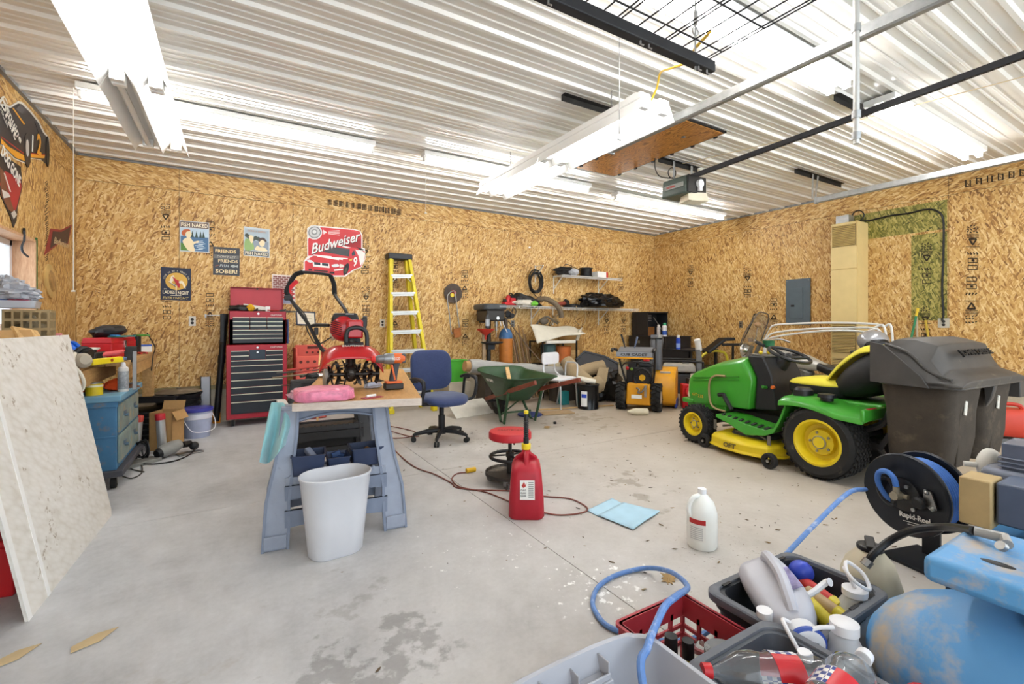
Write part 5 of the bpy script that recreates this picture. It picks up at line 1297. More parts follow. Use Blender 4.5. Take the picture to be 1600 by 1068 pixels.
fL,fR=fl(442,856),fl(616,824)
shc=(fL+fR)/2
SHR=math.degrees(math.atan2(fR.y-fL.y,fR.x-fL.x))
sawhorse('blue grey plastic sawhorse under the near end of the table, behind the white bin',(shc.x,shc.y+.155,FZ),SHR,SH_BLUE,mat('#7d879a',.55,var=.1))
sawhorse('black plastic sawhorse under the far end of the table',(shc.x+.17,shc.y+1.45,FZ),SHR+2,SH_DARK,mat('#2c2b2c',.55))
tzp=FZ+.745
TFL=aZ(456,643,tzp); TFR=aZ(659,633,tzp)
ux=(TFR-TFL); ux.z=0; TWd=ux.length; ux.normalize(); uy=Vector((-ux.y,ux.x,0))
TL_=1.75
tc=TFL+ux*TWd/2+uy*TL_/2
TRZ=math.degrees(math.atan2(ux.y,ux.x))
r=thing('table_top','wooden door slab laid as a table top over two sawhorses','table top',(tc.x,tc.y,tzp),TRZ)
DW=wood_mat('door_veneer','#a87a45','#c99a60',(9,.9,2),.4)
TT=.042
m=MB(); m.box((0,0,TT/2),(TWd,TL_,TT)); m.build('slab',wood_mat('slab_edge','#b9a99c','#d3c6ba',(3,9,12)),r,bev=.002)
m=MB(); m.box((0,0,TT+.0004),(TWd-.004,TL_-.004,.0016)); m.build('veneer',DW,r,smooth=0)
ph=aZ(447,602,tzp+TT); lp=Vector((ph.x,ph.y,0))-Vector((tc.x,tc.y,0)); m=MB(); m.cyl((lp.dot(ux),lp.dot(uy),TT+.0008),(lp.dot(ux),lp.dot(uy),TT+.0022),.028,n=20); m.build('lock_hole',mat('#2a1c10',.9),r)
TZ2=tzp+TT+.0013
def tz_(px,py,h=0):return aZ(px,py,TZ2+h)
# part bins on the shelf
SHZ=FZ+.351
BIN=mat('#2f3b58',.45,var=.15,dirt='#7a8296',da=.1)
def bin_(label,x,y,w_,d_,h_,rz):
    r=thing('parts_bin',label,'parts bin',(shc.x+x,shc.y+.155+y,SHZ+.0225),SHR+rz,'dark blue parts bins on the sawhorse shelf')
    m=MB(); t=.004
    m.loft([rring(w_*.9,d_*.9,.008,0),rring(w_,d_,.01,h_),rring(w_+.01,d_+.01,.01,h_),rring(w_+.01,d_+.01,.01,h_+.006),rring(w_-t*2,d_-t*2,.008,h_+.006),rring(w_*.9-t*2,d_*.9-t*2,.008,.005)]); m.build('bin',BIN,r)
    return r
b1_=bin_('dark blue parts bin holding a pale block, leftmost on the near sawhorse shelf',-.155,-.05,.17,.17,.10,-3)
m=MB(); m.box((.02,.0,.07),(.035,.13,.03),(30,0,25)); single(m,'plane_block',mat('#8c93a6',.4),'pale grey bar lying in the left parts bin','block',(shc.x-.155,shc.y+.105,SHZ+.03),bev=.006)
b2_=bin_('small dark blue parts bin in the middle of the near sawhorse shelf',.0,-.05,.12,.15,.065,2)
b3_=bin_('dark blue parts bin full of rusty fittings, rightmost on the near sawhorse shelf',.16,-.04,.175,.17,.095,3)
for i in range(14):
    m=MB(); a=rnd.uniform(0,PI); p=(shc.x+.16+jit(.05),shc.y+.115+jit(.05),SHZ+.045+.003*i)
    m.cyl((-.025*math.cos(a),-.025*math.sin(a),.0),(.025*math.cos(a),.025*math.sin(a),.008),.012,n=8); m.cyl((.02*math.cos(a),.02*math.sin(a),.004),(.03*math.cos(a),.03*math.sin(a),.008),.016,n=8)
    single(m,'pipe_fitting',mat(('#6d3b22','#8a6a4c','#3d3835')[i%3],.5,metal=.4,var=.3),'small rusty pipe fitting in the right parts bin','fitting',p,group='fittings in the right parts bin')
for i in range(3):
    m=MB(); m.box((0,0,.025),(.05,.03,.03),(jit(20),jit(20),jit(40))); single(m,'blue_clip',mat('#34507f',.5),'small blue plastic clip in the middle parts bin','clip',(shc.x+jit(.03),shc.y+.15+jit(.03),SHZ+.03+.012*i),group='clips in the middle parts bin',bev=.004)
# towel
def towel_fn(u,v):
    top=aT(424+19*u,628,2.62); wv=.5+.5*math.sin(u*9+v*2)
    x0,x1=424-19*v**.9,443+12*math.sin(min(v*1.7,1)*PI*.5)-4*max(0,v-.55)*2
    py=628+(94-22*u+8*math.sin(u*5))*v
    return aT(x0+(x1-x0)*u,py,2.60-.13*wv*v-.03*v+.02*u)
m=MB(); m.grid(towel_fn,20,20)
single(m,'microfibre_towel',mat('#8fc5cb',.95,var=.10,bump=.3,bsc=200,sheen=.5),'light teal towel hanging off the left side of the table','towel',tuple(aT(433,640,2.6)),world=True,solid=.005,sub=1)
a=aT(444,640,2.62); m=MB(); m.box(a+Vector((.0,.12,.01)),(.05,.18,.04)); single(m,'wood_block',mat('#d8d4d0',.6),'white block sticking out beneath the table edge behind the towel','block',tuple(a),world=True,bev=.003)
# pink bag, papers, rag
p=tz_(508,626)
r=thing('shop_towel_bag','pink shop towels in a clear plastic bag on the table','bag',(p.x,p.y+.04,TZ2),-8)
m=MB(); blob(m,(0,0,.034),(.15,.10,.038),101,.10,2,40,20,flatz=-.033,sq=.5); m.build('towels',mat('#d97a96',.55,var=.25,sc=25,stretch=(1,6,1),coat=.4),r)
m=MB(); blob(m,(-.13,.02,.035),(.05,.05,.028),103,.4,2.4); m.build('bag_end',mat('#e3b3c3',.25,trans=.3),r)
p=tz_(582,606); m=MB(); blob(m,(0,0,.018),(.055,.04,.022),111,.4,flatz=-.016); single(m,'white_rag',mat('#c4cadb',.85),'small crumpled white rag on the table before the drill','rag',(p.x,p.y,TZ2))
p=tz_(582,621); r=thing('sandpaper_sheet','small red sheet with a white strip near the front of the table','paper',(p.x,p.y,TZ2),15)
m=MB(); m.box((0,0,.002),(.115,.05,.003)); m.build('sheet',mat('#9d3a44',.7),r,smooth=0)
m=MB(); m.tube([(-.03,.01,.010),(.03,.02,.010)],.007,8); m.build('strip',WHITE,r)
# cordless drill
p=tz_(617,609)
r=thing('cordless_drill','orange and grey cordless drill standing on its battery on the table','drill',(p.x,p.y+.03,TZ2),175)
OR_,GY=mat('#d9652a',.45),mat('#6f6f70',.4)
m=MB(); m.box((0,0,.022),(.115,.075,.040)); m.build('battery',mat('#2a2522',.45),r,bev=.008)
m=MB(); m.box((0,0,.048),(.10,.07,.014)); m.build('battery_top',OR_,r,bev=.004)
m=MB(); m.loft([[Vector((x+a*.022,b*.018,z))for a,b in((-1,-.7),(-.3,-1),(.6,-1),(1,-.5),(1,.5),(.6,1),(-.3,1),(-1,.7))]for z,x in((.05,.005),(.09,.0),(.13,-.008),(.165,-.016))]); m.build('grip',mat('#3a3b40',.6),r,smooth=60)
m=MB(); m.box((.004,.0,.11),(.012,.04,.10),(0,12,0)); m.build('grip_stripe',OR_,r,bev=.003)
m=MB(); m.lathe([(.001,-.07),(.028,-.068),(.033,-.05),(.034,.03),(.03,.05),(.001,.05)],18,(.0,0,.195),(1,0,0)); m.build('motor_housing',OR_,r)
m=MB(); m.lathe([(.0342,.0),(.036,.004),(.036,.035),(.032,.05),(.03,.06)],18,(.0,0,.195),(1,0,0)); m.build('gearbox',mat('#8b8d8e',.35,metal=.5),r)
m=MB(); m.lathe([(.001,.055),(.026,.055),(.026,.085),(.022,.10),(.014,.115),(.001,.116)],18,(.0,0,.195),(1,0,0)); m.build('chuck',mat('#77787a',.35,metal=.5),r)
m=MB(); m.lathe([(.001,.112),(.018,.112),(.023,.12),(.018,.135),(.001,.136)],16,(.0,0,.195),(1,0,0)); m.cyl((.135,0,.195),(.165,0,.195),.007,n=8); m.build('bit_collar',mat('#d12e2c',.45),r)
m=MB(); m.box((-.06,.0,.195),(.03,.05,.06)); m.build('rear_cap',mat('#4a4b4f',.5),r,bev=.008)
m=MB(); m.text('RIDGID',TR((-.01,.0345,.195),(90,0,180)),.05,.016); m.build('lettering',mat('#efe9df',.5),r,smooth=0)
# loose tools at the back left of the table
for i,(x0,y0,x1,y1,c_,rad)in enumerate(((432,583,505,577,'#3c3a37',.006),(425,590,492,583,'#7b6a50',.006),(448,578,515,570,'#b8382f',.009),(462,582,520,573,'#a3302c',.008),(470,588,512,579,'#2c2b2a',.010))):
    m=MB(); a,b=tz_(x0,y0,rad),tz_(x1,y1,rad); m.tube([a,a.lerp(b,.5)+Vector((0,.01,0)),b],rad,8); single(m,'steel_rod' if i in(0,1)else 'pry_bar',mat(c_,.45),('black steel rod lying along the back left of the table','tan rod at the left edge of the table, nearest of the rods','red bar lying behind the black rod on the table','red bar nearest the tiller wheel on the table','short black bar in front of the red bars')[i],'rod',tuple(a-Vector((0,0,rad))),world=True)
p=tz_(508,590); r=thing('silver_clamp','shiny silver clamp lying beside the tiller wheel','clamp',(p.x,p.y,TZ2),10)
m=MB(); m.cyl((-.07,0,.02),(.07,.01,.022),.018,n=14); m.cyl((.03,0,.02),(.06,0,.02),.026,n=14); m.build('barrel',CHROME,r)
m=MB(); blob(m,(-.09,0,.022),(.05,.03,.022),7,.4,flatz=-.02); m.build('handle',BLACK,r)

# tiller on the table (local: x right, y away from camera, z up)
p=tz_(551,608)
r=thing('garden_tiller','small red and black garden tiller standing on the table','tiller',(p.x,p.y+.06,TZ2),-12)
S_=.0042; TX=lambda a:(440+a/5.62-551)*S_; TZf=lambda b:(608-(430+b/5.62))*S_
TRED=mat('#b51a20',.3,var=.06,coat=.3)
TBLK=mat('#222224',.45,var=.2)
TINE=mat('#2e2926',.35,metal=.7,var=.4,sc=20)
for k,x in enumerate((-.115,-.07,-.03,.04,.085,.125,.165)):
    m=MB(); R_=.092
    for j in range(4):
        a0=j*PI/2+k*.6
        pts=[]
        for q_ in range(7):
            rr=.02+(R_-.02)*q_/6; aa=a0+.55*(q_/6)**2; pts.append((x+(.022 if j%2 else-.022)*(q_/6)**2,rr*math.cos(aa),.09+rr*math.sin(aa)))
        m.tube(pts,[.013]*5+[.011,.005],6,flat=.45)
        pts2=[pts[4],(pts[4][0]+.02,pts[4][1]*.95,.09+(pts[4][2]-.09)*1.02),(pts[4][0]+.035,pts[4][1]*1.05,.09+(pts[4][2]-.09)*1.1)]; m.tube(pts2,[.010,.008,.004],6,flat=.5)
    m.cyl((x-.012,0,.09),(x+.012,0,.09),.026,n=14); m.build('tine_wheel',TINE,r)
m=MB(); m.cyl((-.14,0,.09),(.18,0,.09),.012,n=12); m.ell((.0,.01,.095),(.045,.05,.055)); m.cyl((0,.01,.1),(0,.07,.3),.03,n=14); m.build('gear_case',mat('#4c4640',.35,metal=.7,var=.3),r)
m=MB(); m.lathe([(.001,-.014),(.05,-.014),(.062,-.008),(.062,.008),(.05,.014),(.001,.014)],26,(-.15,.02,.065),(1,.15,0)); m.build('side_wheel',mat('#9a958d',.55,var=.15),r)
def guard(u,v):
    x=-.165+.345*u; e=abs(u-.48)*2
    y=-.13+.24*v; z=.235+.045*math.sin(PI*min(v*.8+.1,1))-.085*e**4.5*(1-.2*u)*(1.15 if v<.6 else .8)-.05*(1-v)**3
    return(x*(1+.08*e*(1-v)),y,z)
m=MB(); m.grid(guard,24,12); m.build('tine_guard',TRED,r,solid=.006)
m=MB(); m.T=TR((.02,-.02,.287),(8,0,0)); m.box((0,0,0),(.12,.05,.012)); m.build('guard_slot',TBLK,r,bev=.005)
m=MB(); m.T=TR((.015,-.075,.273),(22,0,0)); m.text('CRAFTSMAN',Matrix.Identity(4),.13,.018,th=.002); m.build('lettering',mat('#e8e2dc',.4),r,smooth=0)
ey=.12
m=MB(); m.T=TR((TX(565),ey,TZf(490)),(90,0,0)); m.loft([circ(.055,20,.05),circ(.082,20,.03),circ(.088,20,-.02),circ(.08,20,-.10)]); m.build('recoil_housing',TRED,r,smooth=50)
m=MB()
for k in range(7):m.T=TR((TX(505),ey-.047,TZf(430+k*18)),(0,18,0)); m.box((0,0,0),(.075-.004*abs(k-3),.008,.0055))
m.build('cooling_slots',mat('#3c0c10',.7),r,smooth=0)
m=MB(); m.T=TR((TX(660),ey+.02,TZf(480))); m.box((0,-.05,-.01),(.10,.14,.12)); m.build('shroud',TRED,r,bev=.012)
m=MB(); m.T=TR((TX(580),ey+.03,TZf(385))); m.box((0,0,0),(.18,.13,.05),top=(.8,.8)); m.box((-.07,0,-.04),(.03,.12,.08)); m.build('engine_cover',TBLK,r,bev=.012)
m=MB(); m.box((TX(618),ey-.01,TZf(362)),(.05,.06,.004)); m.build('sticker',mat('#b9bcc0',.4),r)
m=MB(); m.cyl((TX(725),ey,TZf(425)),(TX(765),ey,TZf(425)),.036,n=18); m.box((TX(735),ey,TZf(445)),(.035,.08,.07)); m.build('air_filter',TBLK,r,bev=.006)
m=MB(); blob(m,(TX(475),ey+.03,TZf(555)),(.022,.03,.03),3,.1); m.build('fuel_tank',mat('#d8cdb0',.5,trans=.2),r)
m=MB(); m.box((TX(640),ey+.0,TZf(590)),(.10,.10,.09)); m.cyl((TX(640),ey-.06,TZf(600)),(TX(640),ey,TZf(600)),.03,n=14)
for k in range(6):m.box((TX(630),ey-.055,TZf(565+k*10)),(.075,.02,.003))
m.build('engine_block',TBLK,r,bev=.004)
m=MB(); m.tube(cr([(TX(590),.02,TZf(640)),(TX(590),.02,TZf(540)),(TX(615),.02,TZf(493)),(TX(680),.02,TZf(480)),(TX(738),.02,TZf(502)),(TX(758),.02,TZf(550)),(TX(760),.02,TZf(640))],5),.014,10); m.build('carry_handle',TBLK,r)
HP=[(435,690,.05),(380,640,.12),(290,450,.24),(190,300,.36),(155,240,.42),(128,190,.46),(145,130,.50),(190,45,.54),(250,20,.54),(420,30,.54),(465,48,.53),(488,110,.49),(495,195,.44),(540,270,.34),(590,350,.22),(610,480,.16)]
# keep the traced outline true at each point's own distance
def hp(a,b,y):k=1+y/3.05; return(TX(a)*k+.0,y,(CAM_H-TZ2)+(TZf(b)-(CAM_H-TZ2))*k)
m=MB(); m.tube(cr([hp(*q_)for q_ in HP],5),.012,10); m.build('handlebar',TBLK,r)
m=MB(); m.tube(cr([hp(*q_)for q_ in HP[4:9]],5),.017,10); m.build('foam_grip',mat('#151516',.9),r)
m=MB(); m.tube(cr([hp(*q_)for q_ in HP[10:13]],5),.017,10); m.build('foam_grip',mat('#151516',.9),r)
m=MB(); m.tube(cr([hp(150,205,.45),hp(155,150,.48),hp(205,95,.51)],4),[.010]*4+[.016]*5,8,flat=.5); m.build('throttle_lever',mat('#c42a30',.4),r)
m=MB(); m.box(hp(140,235,.42),(.05,.04,.035)); m.build('lever_clamp',TBLK,r,bev=.006)
m=MB(); m.tube(cr([hp(300,480,.24),hp(330,460,.2),hp(390,458,.16),hp(450,460,.12)],4),.011,8); m.build('cross_bar',TBLK,r)
m=MB(); m.box(hp(352,510,.2),(.025,.03,.05)); m.cyl(hp(352,490,.2),hp(352,530,.2),.008,n=8); m.build('clamp_knob',TBLK,r,bev=.004)
m=MB(); m.tube(cr([hp(165,250,.42),hp(270,380,.30),hp(275,470,.25),hp(300,540,.2),hp(360,620,.13),hp(470,560,.1)],5),.004,6); m.tube(cr([hp(160,245,.42),hp(250,370,.29),hp(290,450,.24),hp(380,610,.12)],5),.004,6); m.build('throttle_cable',BLACK,r)

# waste basket
p=fl(521,868)
r=thing('waste_basket','white oval plastic waste basket on the floor before the sawhorse','waste basket',(p.x+.02,p.y+.045,FZ),4)
m=MB()
prof=[(.255,.165,.0),(.272,.178,.01),(.31,.215,.2),(.352,.25,.40),(.362,.26,.405),(.364,.262,.415),(.355,.252,.418),(.342,.24,.41),(.30,.205,.2),(.262,.168,.018)]
m.loft([rring(a,b,min(a,b)*.48,z,8)for a,b,z in prof]); m.build('basket',mat('#d2d4da',.35,var=.02),r,smooth=50)

# office chair
p=fl(690,687)
r=thing('office_chair','blue fabric office chair with black arms on casters','office chair',(p.x,p.y,FZ),10)
FAB=mat('#2d3a60',.95,var=.14,sc=60,bump=.2,bsc=300,sheen=.3)
m=MB(); m.loft([rring(.40,.38,.14,.395,6),rring(.49,.47,.16,.41,6),rring(.51,.49,.17,.45,6),rring(.47,.45,.16,.475,6),rring(.30,.3,.12,.482,6)]); m.v=[Vector((v.x,v.y,v.z-(.04*max(0,-v.y-.14)/.1)))for v in m.v]; m.build('seat',FAB,r,smooth=60,sub=1)
m=MB(); m.loft([rring(.40,.38,.14,.385,6),rring(.42,.40,.14,.40,6)]); m.build('seat_pan',BLACK_PL,r)
bk_=[]
for yy,sx_,sz_ in((.20,.38,.36),(.21,.44,.42),(.25,.46,.44),(.28,.40,.38)):bk_.append([Vector((q_.x,yy+.06*(q_.y/.2)*.25-.10*(q_.x/.23)**2*.35,.71+q_.y))for q_ in rring(sx_*1.1,sz_,.12,0,6)])
m=MB(); m.loft(bk_); m.build('backrest',FAB,r,smooth=60,sub=1)
m=MB(); m.bar((0,.16,.40),(0,.27,.42),.07,.012); m.bar((0,.27,.41),(0,.285,.62),.07,.014,up=(0,1,0)); m.build('back_bracket',BLACK_PL,r)
for s_ in(-1,1):
    m=MB(); m.tube(cr([(s_*.18,.06,.40),(s_*.29,.06,.405),(s_*.315,.06,.46),(s_*.32,.05,.58),(s_*.32,.03,.625),(s_*.31,-.05,.64)],5),[.02]*26,8,flat=.6); m.tube(cr([(s_*.315,.09,.63),(s_*.315,.0,.655),(s_*.315,-.12,.65),(s_*.315,-.17,.63),(s_*.315,-.18,.56),(s_*.31,-.13,.43),(s_*.2,-.08,.40)],5),[.026]*16+[.02]*15,10,flat=.7); m.build('armrest',BLACK_PL,r,smooth=60)
m=MB(); m.cyl((0,0,.09),(0,0,.26),.035,n=16); m.cyl((0,0,.26),(0,0,.39),.025,n=16); m.cyl((0,0,.07),(0,0,.11),.045,n=16); m.build('gas_column',BLACK,r)
for k in range(5):
    a=math.radians(72*k+12); c_,s_=math.cos(a),math.sin(a)
    m=MB(); m.tube([(c_*.02,s_*.02,.105),(c_*.15,s_*.15,.10),(c_*.27,s_*.27,.078),(c_*.29,s_*.29,.068)],[.028,.024,.018,.014],8); lg=m.build('base_leg',BLACK_PL,r,smooth=60)
    m=MB(); m.cyl((c_*.285,s_*.285,.05),(c_*.285,s_*.285,.075),.010,n=8)
    q_=Vector((-s_,c_,0))
    for e in(-1,1):cc=Vector((c_*.285,s_*.285,.026))+q_*e*.014; m.cyl(cc-q_*.009,cc+q_*.009,.026,n=16)
    m.build('caster',BLACK,lg)

# mechanic stool
p=fl(797,752)
r=thing('mechanic_stool','round red padded mechanic stool on casters','stool',(p.x,p.y,FZ),20)
m=MB(); m.lathe([(.001,.33),(.155,.33),(.162,.335),(.162,.375),(.155,.388),(.12,.392),(.001,.392)],36); m.build('seat',mat('#b8242e',.4,var=.08,dirt='#d9a79c',da=.18,dsc=4),r)
m=MB(); m.T=TR((0,0,.393),(0,0,-50)); m.text('CRAFTSMAN',Matrix.Identity(4),.19,.032); m.build('lettering',mat('#7d4a46',.6),r,smooth=0)
m=MB(); m.cyl((0,0,.20),(0,0,.33),.014,n=14); m.cyl((0,0,.07),(0,0,.2),.026,n=16); m.cyl((0,0,.19),(0,0,.225),.032,n=16); m.build('gas_column',DKSTEEL,r)
m=MB(); m.tube(cr([(.02,0,.30),(.06,.02,.30),(.085,.03,.27),(.09,.03,.26)],4),.008,8); m.build('height_lever',DKSTEEL,r)
m=MB(); m.tube(circ(.15,36,.195),.013,8,closed=True,flat=1.0,ref=(0,0,1))
for k in range(3):a=k*2*PI/3; m.bar((0,0,.205),(.15*math.cos(a),.15*math.sin(a),.19),.025,.006)
m.build('foot_ring',BLACK,r)
m=MB(); m.lathe([(.001,.058),(.185,.058),(.19,.06),(.19,.084),(.184,.084),(.18,.064),(.001,.064)],40); m.build('tool_tray',mat('#2f2b28',.55,dirt='#8d8373',da=.35),r)
for k in range(4):
    a=k*PI/2+.5; x,y=.165*math.cos(a),.165*math.sin(a); m=MB(); m.cyl((x,y,.04),(x,y,.06),.008,n=8); m.box((x,y,.04),(.034,.03,.035)); c_=m.build('caster',STEEL,r,bev=.004)
    m=MB(); m.cyl((x-.011,y-.01,.025),(x+.011,y-.01,.025),.025,n=18); m.build('wheel',mat('#5a5856',.6),c_)

# gas can in the middle
p=fl(828,806)
r=thing('gas_can','tall red gas can with a black flexible spout in the middle of the floor','gas can',(p.x+.03,p.y+.09,FZ),-32)
GC=mat('#a91a2c',.45,var=.08,dirt='#b98a80',da=.12,dsc=5)
m=MB(); m.loft([rring(.20,.30,.04,0,6),rring(.222,.32,.045,.015,6),rring(.215,.31,.045,.12,6),rring(.19,.28,.045,.27,6),rring(.17,.25,.045,.305,6),rring(.12,.17,.04,.33,6)]); m.build('tank',GC,r,smooth=50)
m=MB(); m.loft([rring(.165,.035,.016,.30,5,cy=.02),rring(.14,.035,.016,.345,5,cy=.01),rring(.06,.05,.02,.375,5,cy=.0),rring(.045,.045,.02,.40,5,cy=0)]); m.tube(cr([(0,-.09,.31),(0,-.06,.35),(0,-.02,.375),(0,0,.385)],4),.018,10); m.build('neck',GC,r,smooth=50)
m=MB(); m.tube([(0,-.02,.38),(0,.09,.34),(0,.12,.30)],.02,10); m.build('handle',GC,r)
m=MB(); m.lathe([(.001,.395),(.028,.395),(.03,.40),(.03,.43),(.022,.432),(.001,.432)],18); m.build('spout_collar',mat('#e8cc25',.4),r)
m=MB(); prf=[(.018,.43),(.018,.47)]
for k in range(9):z_=.47+k*.0125; prf+=[(.018,z_),(.013,z_+.006)]
prf+=[(.015,.59),(.012,.60),(.012,.625),(.001,.626)]
m.lathe(prf,16); m.build('flexible_spout',BLACK_PL,r)
m=MB(); m.lathe([(.001,.622),(.014,.622),(.015,.64),(.008,.644),(.001,.644)],14); m.build('spout_tip',mat('#e8cc25',.4),r)
m=MB(); m.lathe([(.018,0),(.018,.008),(.001,.01)],16,(0,-.10,.305),(0,-.4,1)); m.build('vent_cap',mat('#e8cc25',.4),r)
m=MB(); sl=Vector((0,.022,.15)).normalized(); m.T=basis((.005,-.1545,.185),Vector((1,0,0)),sl,Vector((1,0,0)).cross(sl)); m.box((0,0,0),(.09,.115,.002))
lb=m.build('warning_label',WHITE,r,smooth=0)
m=MB(); m.T=basis((.005,-.1545,.185),Vector((1,0,0)),sl,Vector((1,0,0)).cross(sl)); m.flat([(-.035,.025,.001),(-.02,.05,.001),(-.012,.03,.001),(-.005,.045,.001),(-.01,.02,.001),(-.025,.012,.001)],(0,0,1),.0012); lm=m.build('label_mark',mat('#b3342e',.6),lb,smooth=0)
m=MB(); m.T=basis((.005,-.1545,.185),Vector((1,0,0)),sl,Vector((1,0,0)).cross(sl))
for k in range(3):m.text(('GAS','PELIGRO','DANGER')[k],TR((-.024,.0-k*.017,.001)),.034,.010)
for k in range(9):m.box((.022,.045-k*.011,.0012),(.032,.003,.0015))
m.build('label_text',mat('#3a3a3c',.6),lb,smooth=0)

# bleach jug
p=fl(1097,852)
r=thing('bleach_jug','white one gallon jug with a red and white label standing alone on the floor','jug',(p.x,p.y,FZ),-30)
MILK=mat('#eceeea',.4,var=.03)
m=MB(); m.lathe([(.001,0),(.07,0),(.077,.01),(.078,.15),(.076,.19),(.06,.24),(.03,.275),(.02,.283),(.02,.295),(.001,.295)],30); m.build('bottle',MILK,r)
m=MB(); m.cyl((0,0,.285),(0,0,.31),.022,n=20); m.build('cap',WHITE_PL,r)
m=MB(); m.tube(cr([(-.02,-.01,.275),(-.055,-.02,.27),(-.078,-.02,.235),(-.082,-.02,.2),(-.07,-.02,.17)],4),.012,10); m.build('handle',MILK,r)
def curved_label(m,R_,z0,z1,a0,a1,th=.001,n=12):
    m.loft([[Vector((rr*math.cos(math.radians(a0+(a1-a0)*k/n)),rr*math.sin(math.radians(a0+(a1-a0)*k/n)),z))for k in range(n+1)]for rr,z in((R_,z0),(R_+th,z0),(R_+th,z1),(R_,z1))],closed=False,caps=False)
    return m
m=MB(); curved_label(m,.0775,.05,.16,195,260); m.build('label',WHITE,r)
m=MB(); curved_label(m,.078,.14,.165,195,260,.0012); m.build('label_stripe',mat('#b52a2c',.5),r)
m=MB()
for k in range(7):curved_label(m,.0782,.06+k*.010,.063+k*.010,200,250,.001)
m.build('label_text',mat('#a9aaad',.6),r)

# blue absorbent pads
def pad(label,pts,dz,group):
    m=MB(); P=[fl(*q_)for q_ in pts]
    def fn(u,v):
        a=P[0].lerp(P[1],u); b=P[3].lerp(P[2],u); q_=a.lerp(b,v); q_.z=FZ+.004+dz+.004*abs(mnoise.noise(q_*9)); return q_
    m.grid(fn,10,10); return single(m,'absorbent_pad',mat('#a9cbdd',.9,var=.06,dirt='#8a9aa0',da=.05),label,'pad',(P[0].x,P[0].y,FZ+.002),world=True,solid=.003,group=group)
pad('light blue pad on the floor, the left one of two overlapping',[(917,798),(956,779),(976,789),(936,808)],0,'blue absorbent pads on the floor')
pad('light blue pad on the floor, the right one of two overlapping',[(934,807),(974,787),(1031,801),(989,829)],.006,'blue absorbent pads on the floor')
# cords on the floor
def floor_cord(name,label,pts,rad,mt,cat='cord',z=0.0):
    m=MB(); m.tube(cr([(*fl(*q_)[:2],FZ+rad+.001+z)for q_ in pts],6),rad,6); P=fl(*pts[0]); return single(m,name,mt,label,cat,(P.x,P.y,FZ),world=True)
BRN=mat('#7b4338',.6,var=.15)
r=floor_cord('extension_cord','brown extension cord winding across the floor around the red gas can',[(560,672),(590,680),(640,725),(680,742),(706,756),(712,762),(740,766),(800,768),(850,776),(890,780),(915,792),(915,800),(890,805),(860,804),(810,790),(760,770),(720,762),(707,752),(708,745),(716,740),(728,739)],.005,BRN)
p=fl(734,738); m=MB(); m.cyl((p.x-.03,p.y,FZ+.02),(p.x+.05,p.y,FZ+.02),.019,n=12); m.build('plug',mat('#dfb21f',.45),r,world=True,label='yellow plug end')
floor_cord('extension_cord','brown cord loops on the floor between the sawhorses and the office chair',[(572,672),(590,665),(620,668),(650,676),(634,684),(600,684),(580,676),(600,672),(640,682),(655,682)],.005,BRN)
# ------------------------------------------------------------------ machines and clutter along the back wall
def tyre(m,c,ax,R,w_,ri,n=32):
    m.lathe([(ri,-w_*.42),(R*.86,-w_*.5),(R*.96,-w_*.42),(R,-w_*.22),(R,w_*.22),(R*.96,w_*.42),(R*.86,w_*.5),(ri,w_*.42),(ri*.98,0),(ri,-w_*.42)],n,c,ax,caps=False)
    return m
def part(r,nm,mt,fn,**kw):
    m=MB(); fn(m); return m.build(nm,mt,r,**kw)
# drill press
r=thing('drill_press','dusty black floor drill press with a round table, left of the orange cylinder','drill press',(3.40,6.32,FZ),-4)
DP=mat('#2c2a28',.5,var=.2,dirt='#7b7061',da=.15)
part(r,'base',DP,lambda m:m.box((0,0,.025),(.36,.40,.05)),bev=.01)
part(r,'column',DKSTEEL,lambda m:m.cyl((0,.05,.05),(0,.05,1.25),.036,n=18))
part(r,'table',mat('#2f3238',.4,metal=.5,dirt='#77705f',da=.1),lambda m:(m.lathe([(.001,.0),(.10,.0),(.165,.02),(.17,.025),(.17,.04),(.001,.042)],30,(0,-.08,.89)),m.box((0,.02,.86),(.12,.16,.10))),bev=.004)
part(r,'head',DP,lambda m:m.box((0,-.02,1.33),(.30,.42,.17),top=(1.0,1.0)),bev=.02)
part(r,'belt_cover',mat('#4a4d50',.5,dirt='#8d806a',da=.3),lambda m:m.loft([rring(.38,.50,.10,1.42),rring(.40,.52,.11,1.44),rring(.40,.52,.11,1.49),rring(.36,.48,.10,1.505)]))
part(r,'badge',mat('#7e8388',.4),lambda m:m.box((.1,-.262,1.465),(.12,.004,.03)))
part(r,'motor',DP,lambda m:m.cyl((0,.22,1.22),(0,.22,1.42),.08,n=20))
part(r,'chuck',STEEL,lambda m:(m.cyl((.06,-.1,1.16),(.06,-.1,1.25),.028,n=16),m.cyl((.06,-.1,1.10),(.06,-.1,1.16),.022,.012,n=16),m.cyl((.06,-.1,1.0),(.06,-.1,1.1),.006,n=8)))
part(r,'feed_hub',CHROME,lambda m:(m.cyl((.02,-.23,1.29),(.02,-.25,1.29),.025,n=14),[m.tube([(.15,-.02,1.31),(.18,-.02+.14*math.cos(a),1.31+.14*math.sin(a))],.007,6)for a in(.5,2.6,4.7)]))
r=thing('funnel','red funnel tray hanging at the left of the drill press','funnel',(3.22,6.12,1.12))
part(r,'bowl',mat('#c23a2b',.5),lambda m:m.lathe([(.014,-.10),(.018,-.04),(.13,.045),(.135,.06),(.128,.06),(.016,-.03),(.010,-.10)],28))
r=thing('spray_can','dark spray can with a silver label beside the drill press head','spray can',(3.24,6.10,1.19))
part(r,'can',mat('#3d3f44',.4),lambda m:m.lathe([(.001,0),(.032,0),(.033,.16),(.02,.185),(.02,.2),(.001,.2)],18))
